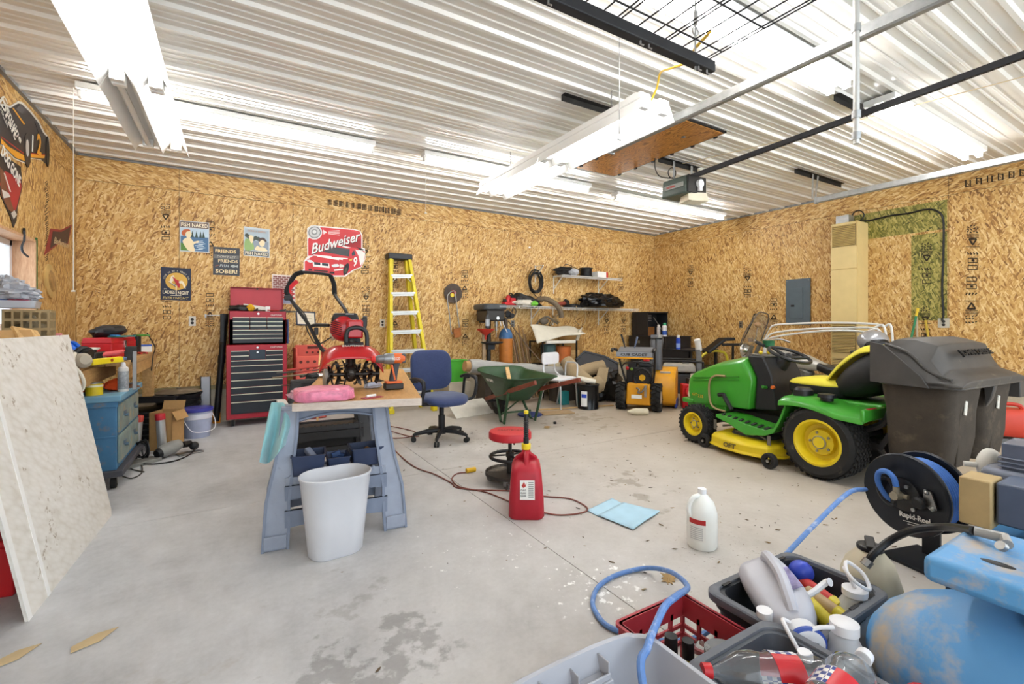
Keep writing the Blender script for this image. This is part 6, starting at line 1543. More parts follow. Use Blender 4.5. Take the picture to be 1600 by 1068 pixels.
part(r,'label',mat('#a4acb2',.4),lambda m:m.lathe([(.0335,.03),(.034,.032),(.034,.13),(.0335,.132)],18))
m=MB(); m.bar((3.27,6.28,FZ),(3.27,6.28,1.18),.05,.03,up=(0,1,0)); single(m,'wood_post',OLDWOOD,'rough wooden post standing beside the drill press','post',(3.27,6.28,FZ),world=True)
# gas cylinder
r=thing('gas_cylinder','tall orange gas cylinder with a blue shoulder','gas cylinder',(3.73,6.40,FZ))
part(r,'body',mat('#b8702c',.55,var=.15,dirt='#7a5630',da=.2),lambda m:m.lathe([(.001,0),(.105,0),(.108,.02),(.108,.98),(.001,.99)],28))
part(r,'shoulder',mat('#3f6b9a',.5,var=.1,dirt='#9aa3a8',da=.25),lambda m:m.lathe([(.1085,.97),(.109,1.0),(.10,1.06),(.07,1.11),(.04,1.13),(.001,1.13)],28))
part(r,'valve',mat('#57493c',.5,metal=.4,dirt='#b0a48c',da=.2),lambda m:(m.cyl((0,0,1.12),(0,0,1.26),.033,n=16),m.cyl((0,0,1.26),(0,0,1.30),.02,n=12),m.cyl((0,0,1.28),(.09,-.03,1.30),.014,n=10)))
part(r,'regulator',mat('#35383c',.4),lambda m:(m.cyl((.02,-.05,1.36),(.02,-.01,1.38),.045,n=18),m.cyl((.09,-.06,1.33),(.09,-.02,1.34),.038,n=18),m.ell((.05,0,1.33),(.06,.03,.03)),m.tube(cr([(.1,-.02,1.4),(.13,-.02,1.46),(.17,-.02,1.44),(.17,-.02,1.36),(.12,-.02,1.34)],4),.007,6)))
m=MB(); m.tube(cr([(3.62,6.3,1.45),(3.60,6.27,1.3),(3.63,6.26,1.2),(3.68,6.27,1.12)],5),.008,6); single(m,'white_hose',WHITE_PL,'thin white hose beside the blue shoulder of the orange cylinder','hose',(3.62,6.3,1.45),world=True)
# bundle of long handles
for i in range(7):
    x0=4.0+i*.045; m=MB(); a=Vector((x0+jit(.005),6.30+.02*(i%2),FZ)); b=Vector((x0-.05+jit(.008),6.60,1.12+jit(.12)))
    m.tube([a,a.lerp(b,.5)+Vector((jit(.01),0,0)),b],.014,8); single(m,'garden_tool',mat(('#8d6b48','#6f5640','#a0835c')[i%3],.7,var=.2),'brown wooden tool handle in the bundle leaning behind the beige canvas','handle',tuple(a),group='leaning wooden tool handles',world=True)
m=MB(); a,b=Vector((4.36,5.98,FZ+.38)),Vector((3.93,6.66,1.30)); m.tube([a,a.lerp(b,.5)+Vector((-.03,0,0)),b],.010,6); single(m,'long_cable',mat('#6b5844',.7),'dark cable running down from the outlet behind the handles','cable',tuple(a),world=True)
# canvas over a folded frame
r=thing('folded_canvas','beige canvas draped over a folded frame beneath the wire shelves','canvas',(4.65,6.32,1.0))
def cnv(u,v):
    x=-.48+1.0*u+(.0 if v<.4 else-.0); return(x,-.16+.34*(1-v)*(.6+.4*u),.235-.04*u-(v**1.3)*(.30-.20*u**.7)+.012*math.sin(9*u+3*v))
part(r,'cover',mat('#d3cdbc',.8,var=.06,bump=.2,bsc=20),lambda m:m.grid(cnv,18,10),solid=.012)
part(r,'end_flap',mat('#c9c2b0',.8),lambda m:m.flat([(.50,-.1,.19),(.42,-.1,.14),(.36,-.1,-.03),(.42,-.1,-.03)],(0,1,0),.02),smooth=0)
part(r,'frame_bar',mat('#ddd9cd',.5),lambda m:(m.bb((-.30,-.17,-.07),(.30,-.13,-.02)),),bev=.006)
part(r,'hose_coil',mat('#5c5347',.6),lambda m:(m.tube(cr([(-.35,.1,.2),(-.25,.08,.32),(-.12,.06,.37),(0,.05,.3),(.08,.05,.26)],5),.018,8),m.ell((-.2,.05,.3),(.09,.05,.06))))
r=thing('brass_fitting','tan pipe fittings propped behind the beige canvas','fittings',(4.72,6.45,1.23))
part(r,'fitting',mat('#9d8763',.5,metal=.4,var=.3),lambda m:(m.cyl((-.1,0,.0),(.05,0,.18),.025,n=12),m.cyl((-.05,-.02,.16),(.1,0,.05),.02,n=12),m.ell((.0,0,.11),(.05,.04,.04))))
# support under it: metal shelf with buckets
r=thing('storage_shelf','low dark metal shelf standing under the beige canvas','shelf',(4.68,6.42,FZ))
def shf(m):
    for z in(.15,.52,.90):m.bb((-.36,-.2,z),(.36,.2,z+.02))
    for x in(-.35,.35):
        for y in(-.19,.19):m.bb((x-.012,y-.012,0),(x+.012,y+.012,.92))
part(r,'frame',DKSTEEL,shf,smooth=0)
m=MB(); m.lathe([(.001,0),(.12,0),(.13,.3),(.12,.32),(.001,.33)],20); single(m,'teal_drum',mat('#2f4a4a',.6,var=.2),'dark teal drum on the low shelf under the canvas','drum',(4.50,6.32,FZ+.543))
m=MB(); m.lathe([(.001,0),(.13,0),(.15,.27),(.155,.28),(.14,.28),(.12,.02),(.001,.02)],24); single(m,'orange_bucket',mat('#c06a34',.6,var=.12),'faded orange bucket on the low shelf under the canvas','bucket',(4.80,6.32,FZ+.543))
m=MB(); blob(m,(0,0,.32),(.15,.10,.33),131,.15,1.8,22,18,flatz=-.315); single(m,'beige_sack',mat('#b5a88c',.9,bump=.2),'standing beige sack behind the white chair','sack',(4.46,6.10,FZ))
m=MB(); m.T=TR((0,0,0),(-7,0,0)); m.bb((-.12,-.006,0),(.12,.006,.75)); single(m,'plywood_offcut',PINE,'narrow plywood offcut leaning behind the beige sack','board',(5.10,6.30,FZ),smooth=0)
m=MB(); m.T=TR((0,0,0),(-6,0,0)); m.bb((-.26,-.008,0),(.26,.008,1.14)); m.bb((-.26,-.012,.76),(.26,-.008,.79)); single(m,'brown_panel',wood_mat('brown_panel','#8c6630','#a87f42',(1.5,3,8)),'large brown plywood sheet leaning on the back wall under the shelves','board',(5.24,6.58,FZ),smooth=0)
# grey roll
r=thing('grey_carpet_roll','long grey roll lying sideways behind the green wheelbarrow','roll',(3.3,5.9,FZ+.5))
ga_,gb_=aY(733,572,5.85),aY(893,583,5.85)
m=MB(); n_=14; m.tube([ga_.lerp(gb_,k/n_)+Vector((0,0,.01*math.sin(k)))for k in range(n_+1)],[.105+.004*math.sin(k*2)for k in range(n_+1)],22,flat=.92); m.build('roll',mat('#a5a4a0',.8,var=.12,stretch=(1,9,9)),r,world=True)
m=MB(); d_=(ga_-gb_).normalized(); m.cyl(ga_-d_*.02,ga_+d_*.07,.075,n=20); m.build('core',mat('#b08a5c',.8),r,world=True)
m=MB(); m.bb((3.0,5.72,FZ),(3.3,6.0,.52)); single(m,'cardboard_carton',mat('#4a4038',.8),'dark carton supporting the left end of the grey roll','carton',(3.1,5.9,FZ),world=True)
m=MB(); m.bb((4.25,5.74,FZ),(4.65,5.95,.35)); single(m,'cardboard_carton',mat('#3d362f',.8),'dark carton under the right end of the grey roll','carton',(4.5,5.9,FZ),world=True)
# white chair
r=thing('shower_chair','white plastic chair with metal tube legs behind the wheelbarrow','chair',(4.02,5.38,FZ),14)
part(r,'backrest',WHITE_PL,lambda m:(m.loft([[Vector((p_.x,.19+y_+.08*(p_.x/.2)**2*-.5,.70+p_.y))for p_ in rring(.36,.17,.05,0,5)]for y_ in(-.012,.012)]),m.box((0,.16,.73),(.10,.02,.025))),smooth=50)
part(r,'hand_slot',BLACK,lambda m:m.box((0,.165,.735),(.085,.012,.018)))
part(r,'seat',WHITE_PL,lambda m:m.loft([rring(.38,.36,.08,.40),rring(.42,.40,.09,.415),rring(.42,.40,.09,.435),rring(.36,.34,.08,.445)]))
for sx in(-1,1):
    part(r,'frame_tube',mat('#d4d6d8',.3,metal=.7),lambda m:m.tube(cr([(sx*.19,-.19,.0),(sx*.175,-.15,.40),(sx*.175,.05,.42),(sx*.13,.17,.5),(sx*.12,.185,.66)],5),.012,8))
    part(r,'leg',mat('#d4d6d8',.3,metal=.7),lambda m:m.tube([(sx*.20,.20,0),(sx*.175,.10,.41)],.012,8))
part(r,'side_frame',mat('#d4d6d8',.3,metal=.7),lambda m:m.tube(cr([(.22,-.16,.42),(.235,-.15,.60),(.235,-.10,.64),(.235,.02,.64),(.235,.06,.60),(.22,.06,.42)],5),.012,8))
# wheelbarrow (handles towards the camera)
r=thing('wheelbarrow','dark green wheelbarrow with red wooden handles','wheelbarrow',(3.0,4.88,FZ),-3)
GRN=mat('#2c4a2e',.45,var=.15,dirt='#6f7458',da=.14)
tub=[(.36,.42,.27,.10),(.44,.56,.36,.09),(.58,.82,.50,.06),(.66,.98,.57,.02)]
rs=[rring(a,b,.14,z,6,cy=c)for a,b,z,c in tub]
rs+=[rring(.70,1.02,.15,.575,6,cy=.02),rring(.70,1.02,.15,.585,6,cy=.02),rring(.64,.96,.14,.58,6,cy=.02),rring(.56,.80,.14,.50,6,cy=.06),rring(.42,.54,.14,.37,6,cy=.09),rring(.34,.40,.12,.285,6,cy=.10)]
rs=[[Vector((p_.x,p_.y,p_.z+.05*(p_.y>.3)*(p_.y-.3)/.2))for p_ in q_]for q_ in rs]
m=MB(); m.loft(rs); m.build('tub',GRN,r,smooth=50)
m=MB(); m.text('TRUE TEMPER',basis((-.322,.10,.515),Vector((0,-1,0)),Vector((-.35,0,.94)).normalized(),Vector((-1,0,-.3)).normalized()),.2,.035,bold=.03); m.build('lettering',mat('#d8d8d0',.5),r,smooth=0)
HW=mat('#7a3a28',.6,var=.2,dirt='#a0715a',da=.2)
for sx in(-1,1):
    m=MB(); m.bar((sx*.13,.62,.20),(sx*.25,-.55,.50),.035,.05); m.bar((sx*.25,-.55,.50),(sx*.28,-.92,.595),.032,.045); m.build('handle',HW,r,bev=.006)
    m=MB(); m.tube([(sx*.17,.22,.30),(sx*.21,.02,.02),(sx*.215,-.08,.01),(sx*.23,-.22,.40)],.017,8); m.build('leg',GRN,r)
m=MB(); m.tube([(-.2,.0,.12),(.2,.0,.12)],.012,8); m.tube([(-.2,.02,.10),(.2,.2,.26)],.010,6); m.build('leg_brace',GRN,r)
m=MB(); tyre(m,(0,.5,.185),(1,0,0),.185,.09,.09); m.build('tyre',RUBBER,r)
m=MB(); m.cyl((-.04,.5,.185),(.04,.5,.185),.088,n=20); m.cyl((-.16,.5,.185),(.16,.5,.185),.012,n=10); m.build('wheel_hub',mat('#2b2b2e',.5),r)
m=MB(); m.bar((3.02,5.05,FZ+.36),(3.12,5.32,FZ+.62),.05,.025); single(m,'wood_scrap',PINE,'pale wood scrap lying in the green wheelbarrow','wood scrap',(3.02,5.05,FZ+.36),world=True)
m=MB(); m.cyl((0,0,0),(0,0,.02),.16,n=24); single(m,'blue_disc',mat('#2b3c78',.5),'flat dark blue disc on the floor under the wheelbarrow','disc',(3.35,5.12,FZ))
# white board + green bin behind the office chair
p=fl(742,650); m=MB(); m.T=TR((0,0,0),(-55,0,0)); m.bb((-.28,-.01,0),(.30,.01,.30)); single(m,'white_board',mat('#cfcabd',.6),'dusty white board lying against things right of the office chair','board',(p.x,p.y,FZ),8,smooth=0)
r=thing('green_tub','bright green plastic tub edge behind the blue office chair','tub',(aY(712,590,6.3).x,6.3,FZ+.36))
part(r,'tub',mat('#4fae3a',.45),lambda m:m.loft([rring(.26,.2,.04,0),rring(.34,.28,.05,.30),rring(.36,.30,.05,.31),rring(.32,.26,.05,.30),rring(.25,.19,.04,.02)]))
m=MB(); m.bb((-.17,-.15,0),(.17,.15,.36)); single(m,'concrete_block',mat('#b5aa97',.9,bump=.4),'pale grey block under the green tub','block',(aY(712,590,6.3).x,6.3,FZ),bev=.006)
# flat bits on the floor
for nm,lb,q0,q1,wd,mtx in(('wood_strip','long thin yellow wood strip lying on the floor behind the wheelbarrow',(842,641),(958,634),.04,PINE),('flat_cardboard','flat brown cardboard piece on the floor beside the wood strip',(845,647),(893,644),.22,mat('#a18866',.9))):
    a,b=fl(*q0),fl(*q1); m=MB(); m.bar(a+Vector((0,0,.012)),b+Vector((0,0,.012)),wd,.012); single(m,nm,mtx,lb,'wood strip' if nm=='wood_strip' else 'cardboard',tuple(a),world=True)
# black bucket
p=fl(921,640)
r=thing('steel_bucket','black lidded steel bucket with a blue and white label','bucket',(p.x+.06,p.y+.1,FZ))
part(r,'bucket',mat('#121214',.25,var=.2),lambda m:m.lathe([(.001,0),(.145,0),(.15,.008),(.146,.015),(.15,.32),(.155,.33),(.155,.34),(.001,.34)],30))
part(r,'lid',mat('#1d1d1e',.4,metal=.4),lambda m:(m.lathe([(.157,.332),(.16,.34),(.157,.352),(.14,.352),(.13,.345),(.001,.345)],30),m.cyl((0,0,.345),(0,0,.375),.035,n=16)))
m=MB(); curved_label(m,.1505,.05,.26,190,225); lb_=m.build('label',WHITE,r)
m=MB(); curved_label(m,.1512,.17,.22,193,222); m.build('label_mark',mat('#2546b0',.5),lb_)
m=MB(); m.T=TR((0,0,0),(0,12,-30)); m.cyl((-.13,0,.04),(.13,0,.04),.035,n=14); blob(m,(.0,0,.035),(.12,.05,.035),141,.25); single(m,'white_rag',mat('#d8d2c4',.8),'rolled white rag on the lid of the black bucket','rag',(p.x-.02,p.y+.06,FZ+.375))
m=MB(); m.lathe([(.001,0),(.11,0),(.125,.32),(.13,.33),(.115,.33),(.10,.02),(.001,.02)],24); single(m,'black_waste_bin',BLACK_PL,'narrow black bin between the white chair and the black bucket','bin',(4.42,5.32,FZ))
m=MB(); m.bb((-.06,-.05,0),(.06,.05,.2)); single(m,'teal_box',mat('#2f8c8c',.5),'small teal box under the white chair','box',(4.24,5.55,FZ),bev=.004)
# burlap rolls, black sled, black tarp
BUR=mat('#a08c6c',.95,var=.14,sc=80,bump=.4,bsc=160)
r=thing('burlap_roll','beige burlap roll lying across the clutter, one end curling down','burlap',(4.95,5.42,FZ+.5))
m=MB(); m.tube(cr([aT(884,562,7.1),aT(900,585,6.95),aT(925,603,6.8),aT(938,596,6.85)],6),[.09,.1,.11,.12,.13,.13,.13,.13,.13,.13,.125,.12,.12,.12,.12,.12,.12,.11,.10],16); m.build('lower_roll',BUR,r,world=True)
m=MB(); m.tube(cr([aT(898,585,7.05),aT(920,577,7.1),aT(943,572,7.15)],6),[.05]+[.10]*11+[.10],16); m.build('upper_roll',BUR,r,world=True)
P=[aT(936,574,6.9),aT(951,574,6.95),aT(949,590,6.85),aT(943,611,6.75),aT(936,609,6.75),aT(928,600,6.75)]; m=MB(); m.flat(P,(.5,.6,0),.02); m.build('loose_end',BUR,r,world=True,smooth=0)
r=thing('utility_sled','dark grey plastic sled propped on edge behind the burlap rolls','sled',(5.4,5.9,FZ))
P=[aT(900,562,7.9),aT(913,549,8.0),aT(945,557,8.05),aT(966,568,8.0),aT(968,600,7.9),aT(900,610,7.7)]; m=MB(); m.flat(P,(.25,.3,-.05),.25); m.build('shell',mat('#2b2c30',.5,var=.15,dirt='#8d8a80',da=.08),r,world=True,bev=.02)
m=MB(); m.tube([P[0],P[1],P[2],P[3]],.022,8); m.build('rim',mat('#3d3f44',.5),r,world=True)
m=MB(); c=aT(946,612,7.35); blob(m,(c.x,c.y,FZ+.24),(.26,.24,.27),151,.4,2.4,30,22,flatz=-.235); single(m,'black_tarp',mat('#131314',.35,var=.3,bump=.5,bsc=12),'heap of black plastic tarp between the bucket and the snow blower','tarp',(c.x,c.y,FZ),world=True)

# snow blower (local: x right seen from behind, y forward, z up)
a,b=fl(970,640),fl(1024,645); mid=(a+b)/2; dx=(b-a); rz_=math.degrees(math.atan2(dx.y,dx.x))
r=thing('snow_blower','yellow and black walk-behind snow blower','snow blower',(mid.x+.10,mid.y+.07,FZ),rz_+6)
SY1=mat('#d9971c',.4,var=.06,dirt='#8d7240',da=.08)
for sx in(-1,1):
    m=MB(); tyre(m,(sx*.24,0,.19),(1,0,0),.175,.12,.09,28)
    for k in range(16):
        for e in(-1,1):
            a_=2*PI*(k+.25*e)/16; T0=m.T; m.T=basis(Vector((sx*.24+e*.03,.178*math.cos(a_),.19+.178*math.sin(a_))),Vector((1,0,0)),Vector((0,-math.sin(a_),math.cos(a_))),Vector((0,math.cos(a_),math.sin(a_)))); m.box((0,0,0),(.06,.03,.03),(0,0,e*25)); m.T=T0
    m.build('tyre',RUBBER,r,smooth=30)
    part(r,'rim',mat('#b9b5ac',.4,metal=.4),lambda m:m.cyl((sx*.19,0,.19),(sx*.295,0,.19),.085,n=18))
part(r,'transmission_case',SY1,lambda m:m.box((0,.02,.23),(.34,.24,.30),top=(.9,.9)),bev=.02)
part(r,'caution_label',WHITE,lambda m:m.box((-.02,-.105,.2),(.14,.006,.05),(-6,0,0)))
part(r,'shift_fork',STEEL,lambda m:(m.tube(cr([(-.02,-.11,.32),(.02,-.13,.30),(.0,-.13,.26),(.05,-.13,.27),(.1,-.12,.34)],4),.012,6),m.bar((.1,-.11,.36),(.1,-.12,.2),.03,.01)))
part(r,'engine',mat('#202022',.4,var=.2),lambda m:(m.box((0,.16,.48),(.36,.3,.24)),m.cyl((.05,.0,.46),(.05,-.06,.46),.13,n=28),m.box((-.1,.08,.62),(.12,.14,.08))),bev=.015)
part(r,'recoil_ring',mat('#151517',.35),lambda m:(m.torus((.05,-.065,.46),.115,.012,ax=(0,1,0)),[m.bar((.05+.07*math.cos(k),-.066,.46+.07*math.sin(k)),(.05+.11*math.cos(k),-.066,.46+.11*math.sin(k)),.012,.008)for k in range(0,6)]))
part(r,'recoil_badge',mat('#d9a31c',.4),lambda m:(m.cyl((.05,-.06,.46),(.05,-.075,.46),.042,n=20),))
part(r,'fuel_tank',mat('#3d3f42',.4),lambda m:m.box((.08,.12,.64),(.2,.2,.08)),bev=.025)
part(r,'red_cap',RED,lambda m:m.cyl((.09,.06,.68),(.09,.06,.71),.045,n=18))
for q_ in((-.16,-.02,.58,.024),(-.05,-.03,.42,.03)):part(r,'red_knob',RED,lambda m:m.ell((q_[0],q_[1],q_[2]),q_[3]))
part(r,'green_knob',mat('#7aa03a',.5),lambda m:m.ell((-.1,-.02,.57),.022))
FRM=mat('#1d1d1f',.4)
for sx in(-1,1):part(r,'handlebar',FRM,lambda m:m.tube(cr([(sx*.18,.06,.35),(sx*.22,-.1,.58),(sx*.245,-.32,.84),(sx*.25,-.50,.87)],5),.014,8))
part(r,'lower_frame',FRM,lambda m:m.tube(cr([(-.15,-.05,.30),(-.22,-.07,.55),(-.2,-.08,.64),(-.1,-.09,.67),(.12,-.09,.67),(.2,-.08,.63),(.22,-.07,.55),(.16,-.05,.30)],5),.010,8))
part(r,'control_panel',mat('#6b6c70',.5,dirt='#aaa59a',da=.2),lambda m:m.box((0,-.34,.85),(.44,.22,.035),(14,0,0)),bev=.008)
part(r,'panel_front',mat('#8d9097',.45),lambda m:m.box((0,-.455,.80),(.46,.012,.06)),bev=.003)
part(r,'panel_trim',SY1,lambda m:m.box((0,-.45,.755),(.48,.03,.022)),bev=.005)
m=MB(); m.text('CUB CADET',basis((0,-.4625,.80),Vector((1,0,0)),Vector((0,0,1)),NB),.34,.034,bold=.03); m.build('lettering',mat('#2a2b2e',.5),r,smooth=0)
for x,y,z,tilt,c_,L_ in((-.14,-.28,.86,(-.06,.02),'#1c1c1e',.2),(-.02,-.30,.87,(.04,.0),'#5d6b85',.16),(.26,-.34,.84,(.0,.06),'#1c1c1e',.18)):
    part(r,'control_lever',mat(c_,.4),lambda m:m.tube([(x,y,z),(x+tilt[0]*.5,y+tilt[1],z+L_*.5),(x+tilt[0],y+tilt[1],z+L_)],[.006,.012,.014],8))
for sx in(-1,1):part(r,'grip',FRM,lambda m:m.tube(cr([(sx*.25,-.36,.86),(sx*.27,-.5,.87),(sx*.26,-.58,.85)],4),.02,8))
part(r,'discharge_chute',mat('#55565a',.5,dirt='#b5b0a4',da=.25),lambda m:(m.loft([[Vector((.2+p_.x,.30+p_.y+y_,z_))for p_ in rring(w_,w_,.05,0)]for z_,w_,y_ in((.55,.16,0),(.85,.16,0),(.95,.18,.04),(1.0,.17,.12))]),m.box((.2,.36,1.0),(.16,.14,.05),(-20,0,0))),smooth=50)
def auger(m):
    m.loft([[Vector((x,.42+.30*math.cos(t)*1.0,.30+.28*math.sin(t)))for t in[math.radians(q_)for q_ in range(70,291,20)]]for x in(-.10,.46)],closed=False,caps=False)
    for x in(-.10,.46):m.prism([(.42+.30*math.cos(math.radians(q_)),.30+.28*math.sin(math.radians(q_)))for q_ in range(70,291,20)]+[(.62,.03),(.62,.57)],.006,basis(Vector((x,0,0)),Vector((0,1,0)),Vector((0,0,1)),Vector((1,0,0))))
part(r,'auger_housing',SY1,auger,solid=.006)
part(r,'housing_label',mat('#c9ccd4',.5),lambda m:m.box((.33,.18,.52),(.14,.004,.03),(38,0,0)))
part(r,'skid_shoe',mat('#2b3f8a',.5),lambda m:m.bb((.45,.25,.02),(.48,.5,.13)))
m=MB(); m.T=TR((0,0,.045),(0,90,0)); m.lathe([(.001,-.12),(.04,-.12),(.045,-.10),(.045,.06),(.02,.12),(.018,.15),(.001,.15)],18); single(m,'plastic_bottle',mat('#cfc6ad',.5),'cream plastic bottle lying on the floor in front of the snow blower','bottle',(fl(998,648).x,fl(998,648).y,FZ),150)

# metal desk in the corner and its load
r=thing('metal_desk','black metal work desk in the far corner by the heater wall','desk',(7.0,5.9,FZ))
DK=mat('#232326',.45,var=.15,dirt='#6b6458',da=.12)
part(r,'top',DK,lambda m:m.bb((-.35,-.72,.73),(.40,.70,.76)),bev=.004)
for x in(-.32,.36):
    for y in(-.69,.66):part(r,'leg',DK,lambda m:m.bb((x-.02,y-.02,0),(x+.02,y+.02,.73)))
part(r,'drawer_unit',DK,lambda m:m.bb((-.34,.1,.25),(.36,.66,.73)),bev=.004)
part(r,'apron',DK,lambda m:m.bb((-.34,-.7,.55),(-.32,.1,.73)))
r=thing('drawer_box','black metal drawer box sitting on the corner desk','drawer box',(7.0,6.28,FZ+.76))
part(r,'body',DK,lambda m:m.bb((-.33,-.55,0),(.36,.36,.2)),bev=.004)
part(r,'top',DK,lambda m:m.bb((-.37,-.57,.2),(.38,.38,.215)))
for y in(-.28,.12):part(r,'label_holder',mat('#6f6a5f',.5),lambda m:m.box((-.332,y,.1),(.006,.1,.05)))
r=thing('equipment_cabinet','tall black cabinet with a recessed shelf on the corner drawer box','cabinet',(6.98,6.42,FZ+.975))
part(r,'back',DK,lambda m:m.bb((-.2,.1,0),(.36,.24,.44)),bev=.004)
for x in(-.2,.34):part(r,'side',DK,lambda m:m.bb((x,-.16,0),(x+.02,.1,.44)))
part(r,'top',DK,lambda m:m.bb((-.2,-.18,.44),(.36,.24,.46)))
part(r,'panel_print',mat('#a89c98',.5),lambda m:[m.box((.02+.03*(k%2),.098,.40-k*.035),(.34-.06*(k%2),.004,.012))for k in range(4)])
part(r,'wood_insert',mat('#8f5c2a',.6,var=.2),lambda m:m.bb((.0,.05,.0),(.22,.095,.17)))
part(r,'tilted_rod',STEEL,lambda m:m.cyl((.12,-.02,.36),(.33,-.12,.02),.008,n=8))
def can(label,p,c1,c2,ccap,R_=.033,h=.19):
    r=thing('spray_can',label,'spray can',p); part(r,'can',mat(c1,.35),lambda m:m.lathe([(.001,0),(R_,0),(R_,h*.84),(R_*.6,h*.93),(R_*.5,h*.96),(.001,h*.96)],18)); part(r,'label',mat(c2,.4),lambda m:m.lathe([(R_+.0006,h*.12),(R_+.001,h*.13),(R_+.001,h*.45),(R_+.0006,h*.46)],18)); part(r,'cap',mat(ccap,.4),lambda m:m.lathe([(R_*.7,h*.88),(R_*.72,h*1.08),(R_*.6,h*1.12),(.001,h*1.12)],16)); return r
can('pale spray can on the black drawer box beside the green-capped can',(6.78,5.99,FZ+.976),'#c9c2c0','#b5aeb0','#d8d4cc')
can('white and blue spray can with a green cap on the black drawer box',(6.80,5.87,FZ+.976),'#d9d9dc','#2f58b0','#2f9a6a',.042,.22)
can('bright blue spray can with a white top on the corner desk',(6.72,5.50,FZ+.76),'#2448b4','#8fa4d8','#e4e2da',.038,.22)
# generator and hoses
r=thing('portable_generator','grey and black generator in a tube frame behind the green mower hood','generator',(6.0,4.9,FZ),-50)
part(r,'tank',mat('#a8a49c',.5,dirt='#7d766a',da=.2),lambda m:m.box((0,0,.52),(.5,.4,.12),top=(.92,.9)),bev=.03)
part(r,'engine',mat('#3a3a3b',.5,var=.25,dirt='#8d8678',da=.15),lambda m:(m.box((.05,0,.28),(.36,.34,.3)),m.cyl((-.22,0,.3),(.0,0,.3),.13,n=20)),bev=.015)
for y in(-.24,.24):part(r,'frame_tube',FRM,lambda m:m.tube(cr([(-.34,y,.02),(-.35,y,.3),(-.34,y,.58),(-.28,y,.63),(.28,y,.63),(.34,y,.58),(.35,y,.3),(.34,y,.02)],5),.016,8))
for x in(-.3,.3):part(r,'cross_tube',FRM,lambda m:m.tube([(x,-.24,.1),(x,.24,.1)],.014,8))
part(r,'fuel_cap',STEEL,lambda m:m.cyl((.1,0,.58),(.1,0,.61),.05,n=18))
r=thing('red_engine','small red engine on the floor in front of the generator','engine',(5.62,4.42,FZ),-40)
part(r,'block',RED,lambda m:(m.box((0,0,.17),(.2,.18,.34)),m.cyl((0,-.1,.24),(0,-.14,.24),.07,n=18)),bev=.015)
part(r,'air_box',BLACK,lambda m:m.box((.06,0,.38),(.16,.14,.08)),bev=.01)
r=thing('spray_wand','cream nozzle and grey hose hanging before the red engine','nozzle',(5.56,4.30,FZ),-35)
part(r,'nozzle',mat('#c9c2ae',.5),lambda m:m.loft([rring(.12,.05,.02,.15),rring(.14,.06,.02,.22),rring(.08,.06,.02,.42),rring(.05,.05,.02,.5)]))
part(r,'hose',mat('#75777a',.4),lambda m:m.tube(cr([(-.02,-.05,.16),(-.02,-.08,.06),(.06,-.1,.03),(.16,-.06,.04),(.18,.02,.1)],5),.025,10))
part(r,'pole',mat('#bdb7a6',.5),lambda m:m.bb((.13,-.02,.0),(.17,.02,.52)))
# exercise bench with yellow tubes
c=aT(1115,560,7.8); r=thing('exercise_bench','black and yellow padded exercise frame behind the mower hood','exercise bench',(c.x,c.y,FZ),-30)
part(r,'yellow_tube',mat('#c4b32a',.4),lambda m:m.tube(cr([(-.30,0,0),(-.26,0,.5),(-.2,0,.66),(-.05,0,.74),(.12,0,.74),(.22,0,.66),(.28,0,.3),(.3,0,0)],5),.022,10))
part(r,'pad',BLACK,lambda m:m.bar((-.12,.05,.72),(.18,.05,.95),.26,.05),bev=.015)
part(r,'pad',BLACK,lambda m:m.bar((.16,.05,.94),(.34,.05,.95),.24,.05),bev=.015)
part(r,'hand_grip',BLACK,lambda m:(m.cyl((.1,-.1,.86),(.46,-.1,.86),.022,n=10),m.tube([(.28,-.1,.86),(.3,-.05,.6),(.26,0,.4)],.02,8)))
m=MB(); q0=aT(1092,575,7.2); m.tube([(q0.x,q0.y,FZ),(q0.x,q0.y,.72),(q0.x-.02,q0.y,.86)],.042,14)
r=thing('vent_pipe','grey pipe with a white end standing behind the mower hood','pipe',(q0.x,q0.y,FZ)); m.build('pipe',mat('#77797a',.5),r,world=True)
part(r,'white_end',WHITE,lambda m:m.tube([(0,0,.79),(-.02,0,.9),(-.045,0,.96)],.048,14))

# motorcycle (local: x forward, y left)
r=thing('motorcycle','silver motorcycle with a windshield parked behind the green mower','motorcycle',(5.92,3.05,FZ),95)
SIL=mat('#b5b2ac',.3,metal=.5,var=.08,dirt='#8d8678',da=.15)
for x,R_ in((.78,.31),(-.72,.31)):
    m=MB(); tyre(m,(x,0,R_),(0,1,0),R_,.13,.2); m.build('tyre',RUBBER,r)
    part(r,'wheel',STEEL,lambda m:(m.torus((x,0,R_),.2,.02,ax=(0,1,0)),[m.bar((x,0,R_),(x+.2*math.cos(k*PI/3),0,R_+.2*math.sin(k*PI/3)),.02,.02,up=(0,1,0))for k in range(6)]))
part(r,'fuel_tank',SIL,lambda m:m.loft([[Vector((x,p_.x,z+p_.y))for p_ in rring(w_,h_,min(w_,h_)*.45,0,6)]for x,w_,h_,z in((.36,.14,.12,.78),(.28,.24,.2,.78),(.1,.28,.22,.77),(-.12,.22,.17,.73),(-.30,.12,.08,.69))]),smooth=60)
part(r,'tank_badge',BLACK,lambda m:m.box((-.02,.125,.83),(.09,.02,.02),(25,0,0)))
part(r,'seat',mat('#17171a',.35),lambda m:m.loft([[Vector((x,p_.x,z+p_.y))for p_ in rring(w_,.10,.04,0,5)]for x,w_,z in((-.22,.16,.70),(-.36,.30,.66),(-.6,.32,.66),(-.8,.26,.72),(-.95,.2,.74))]),smooth=60)
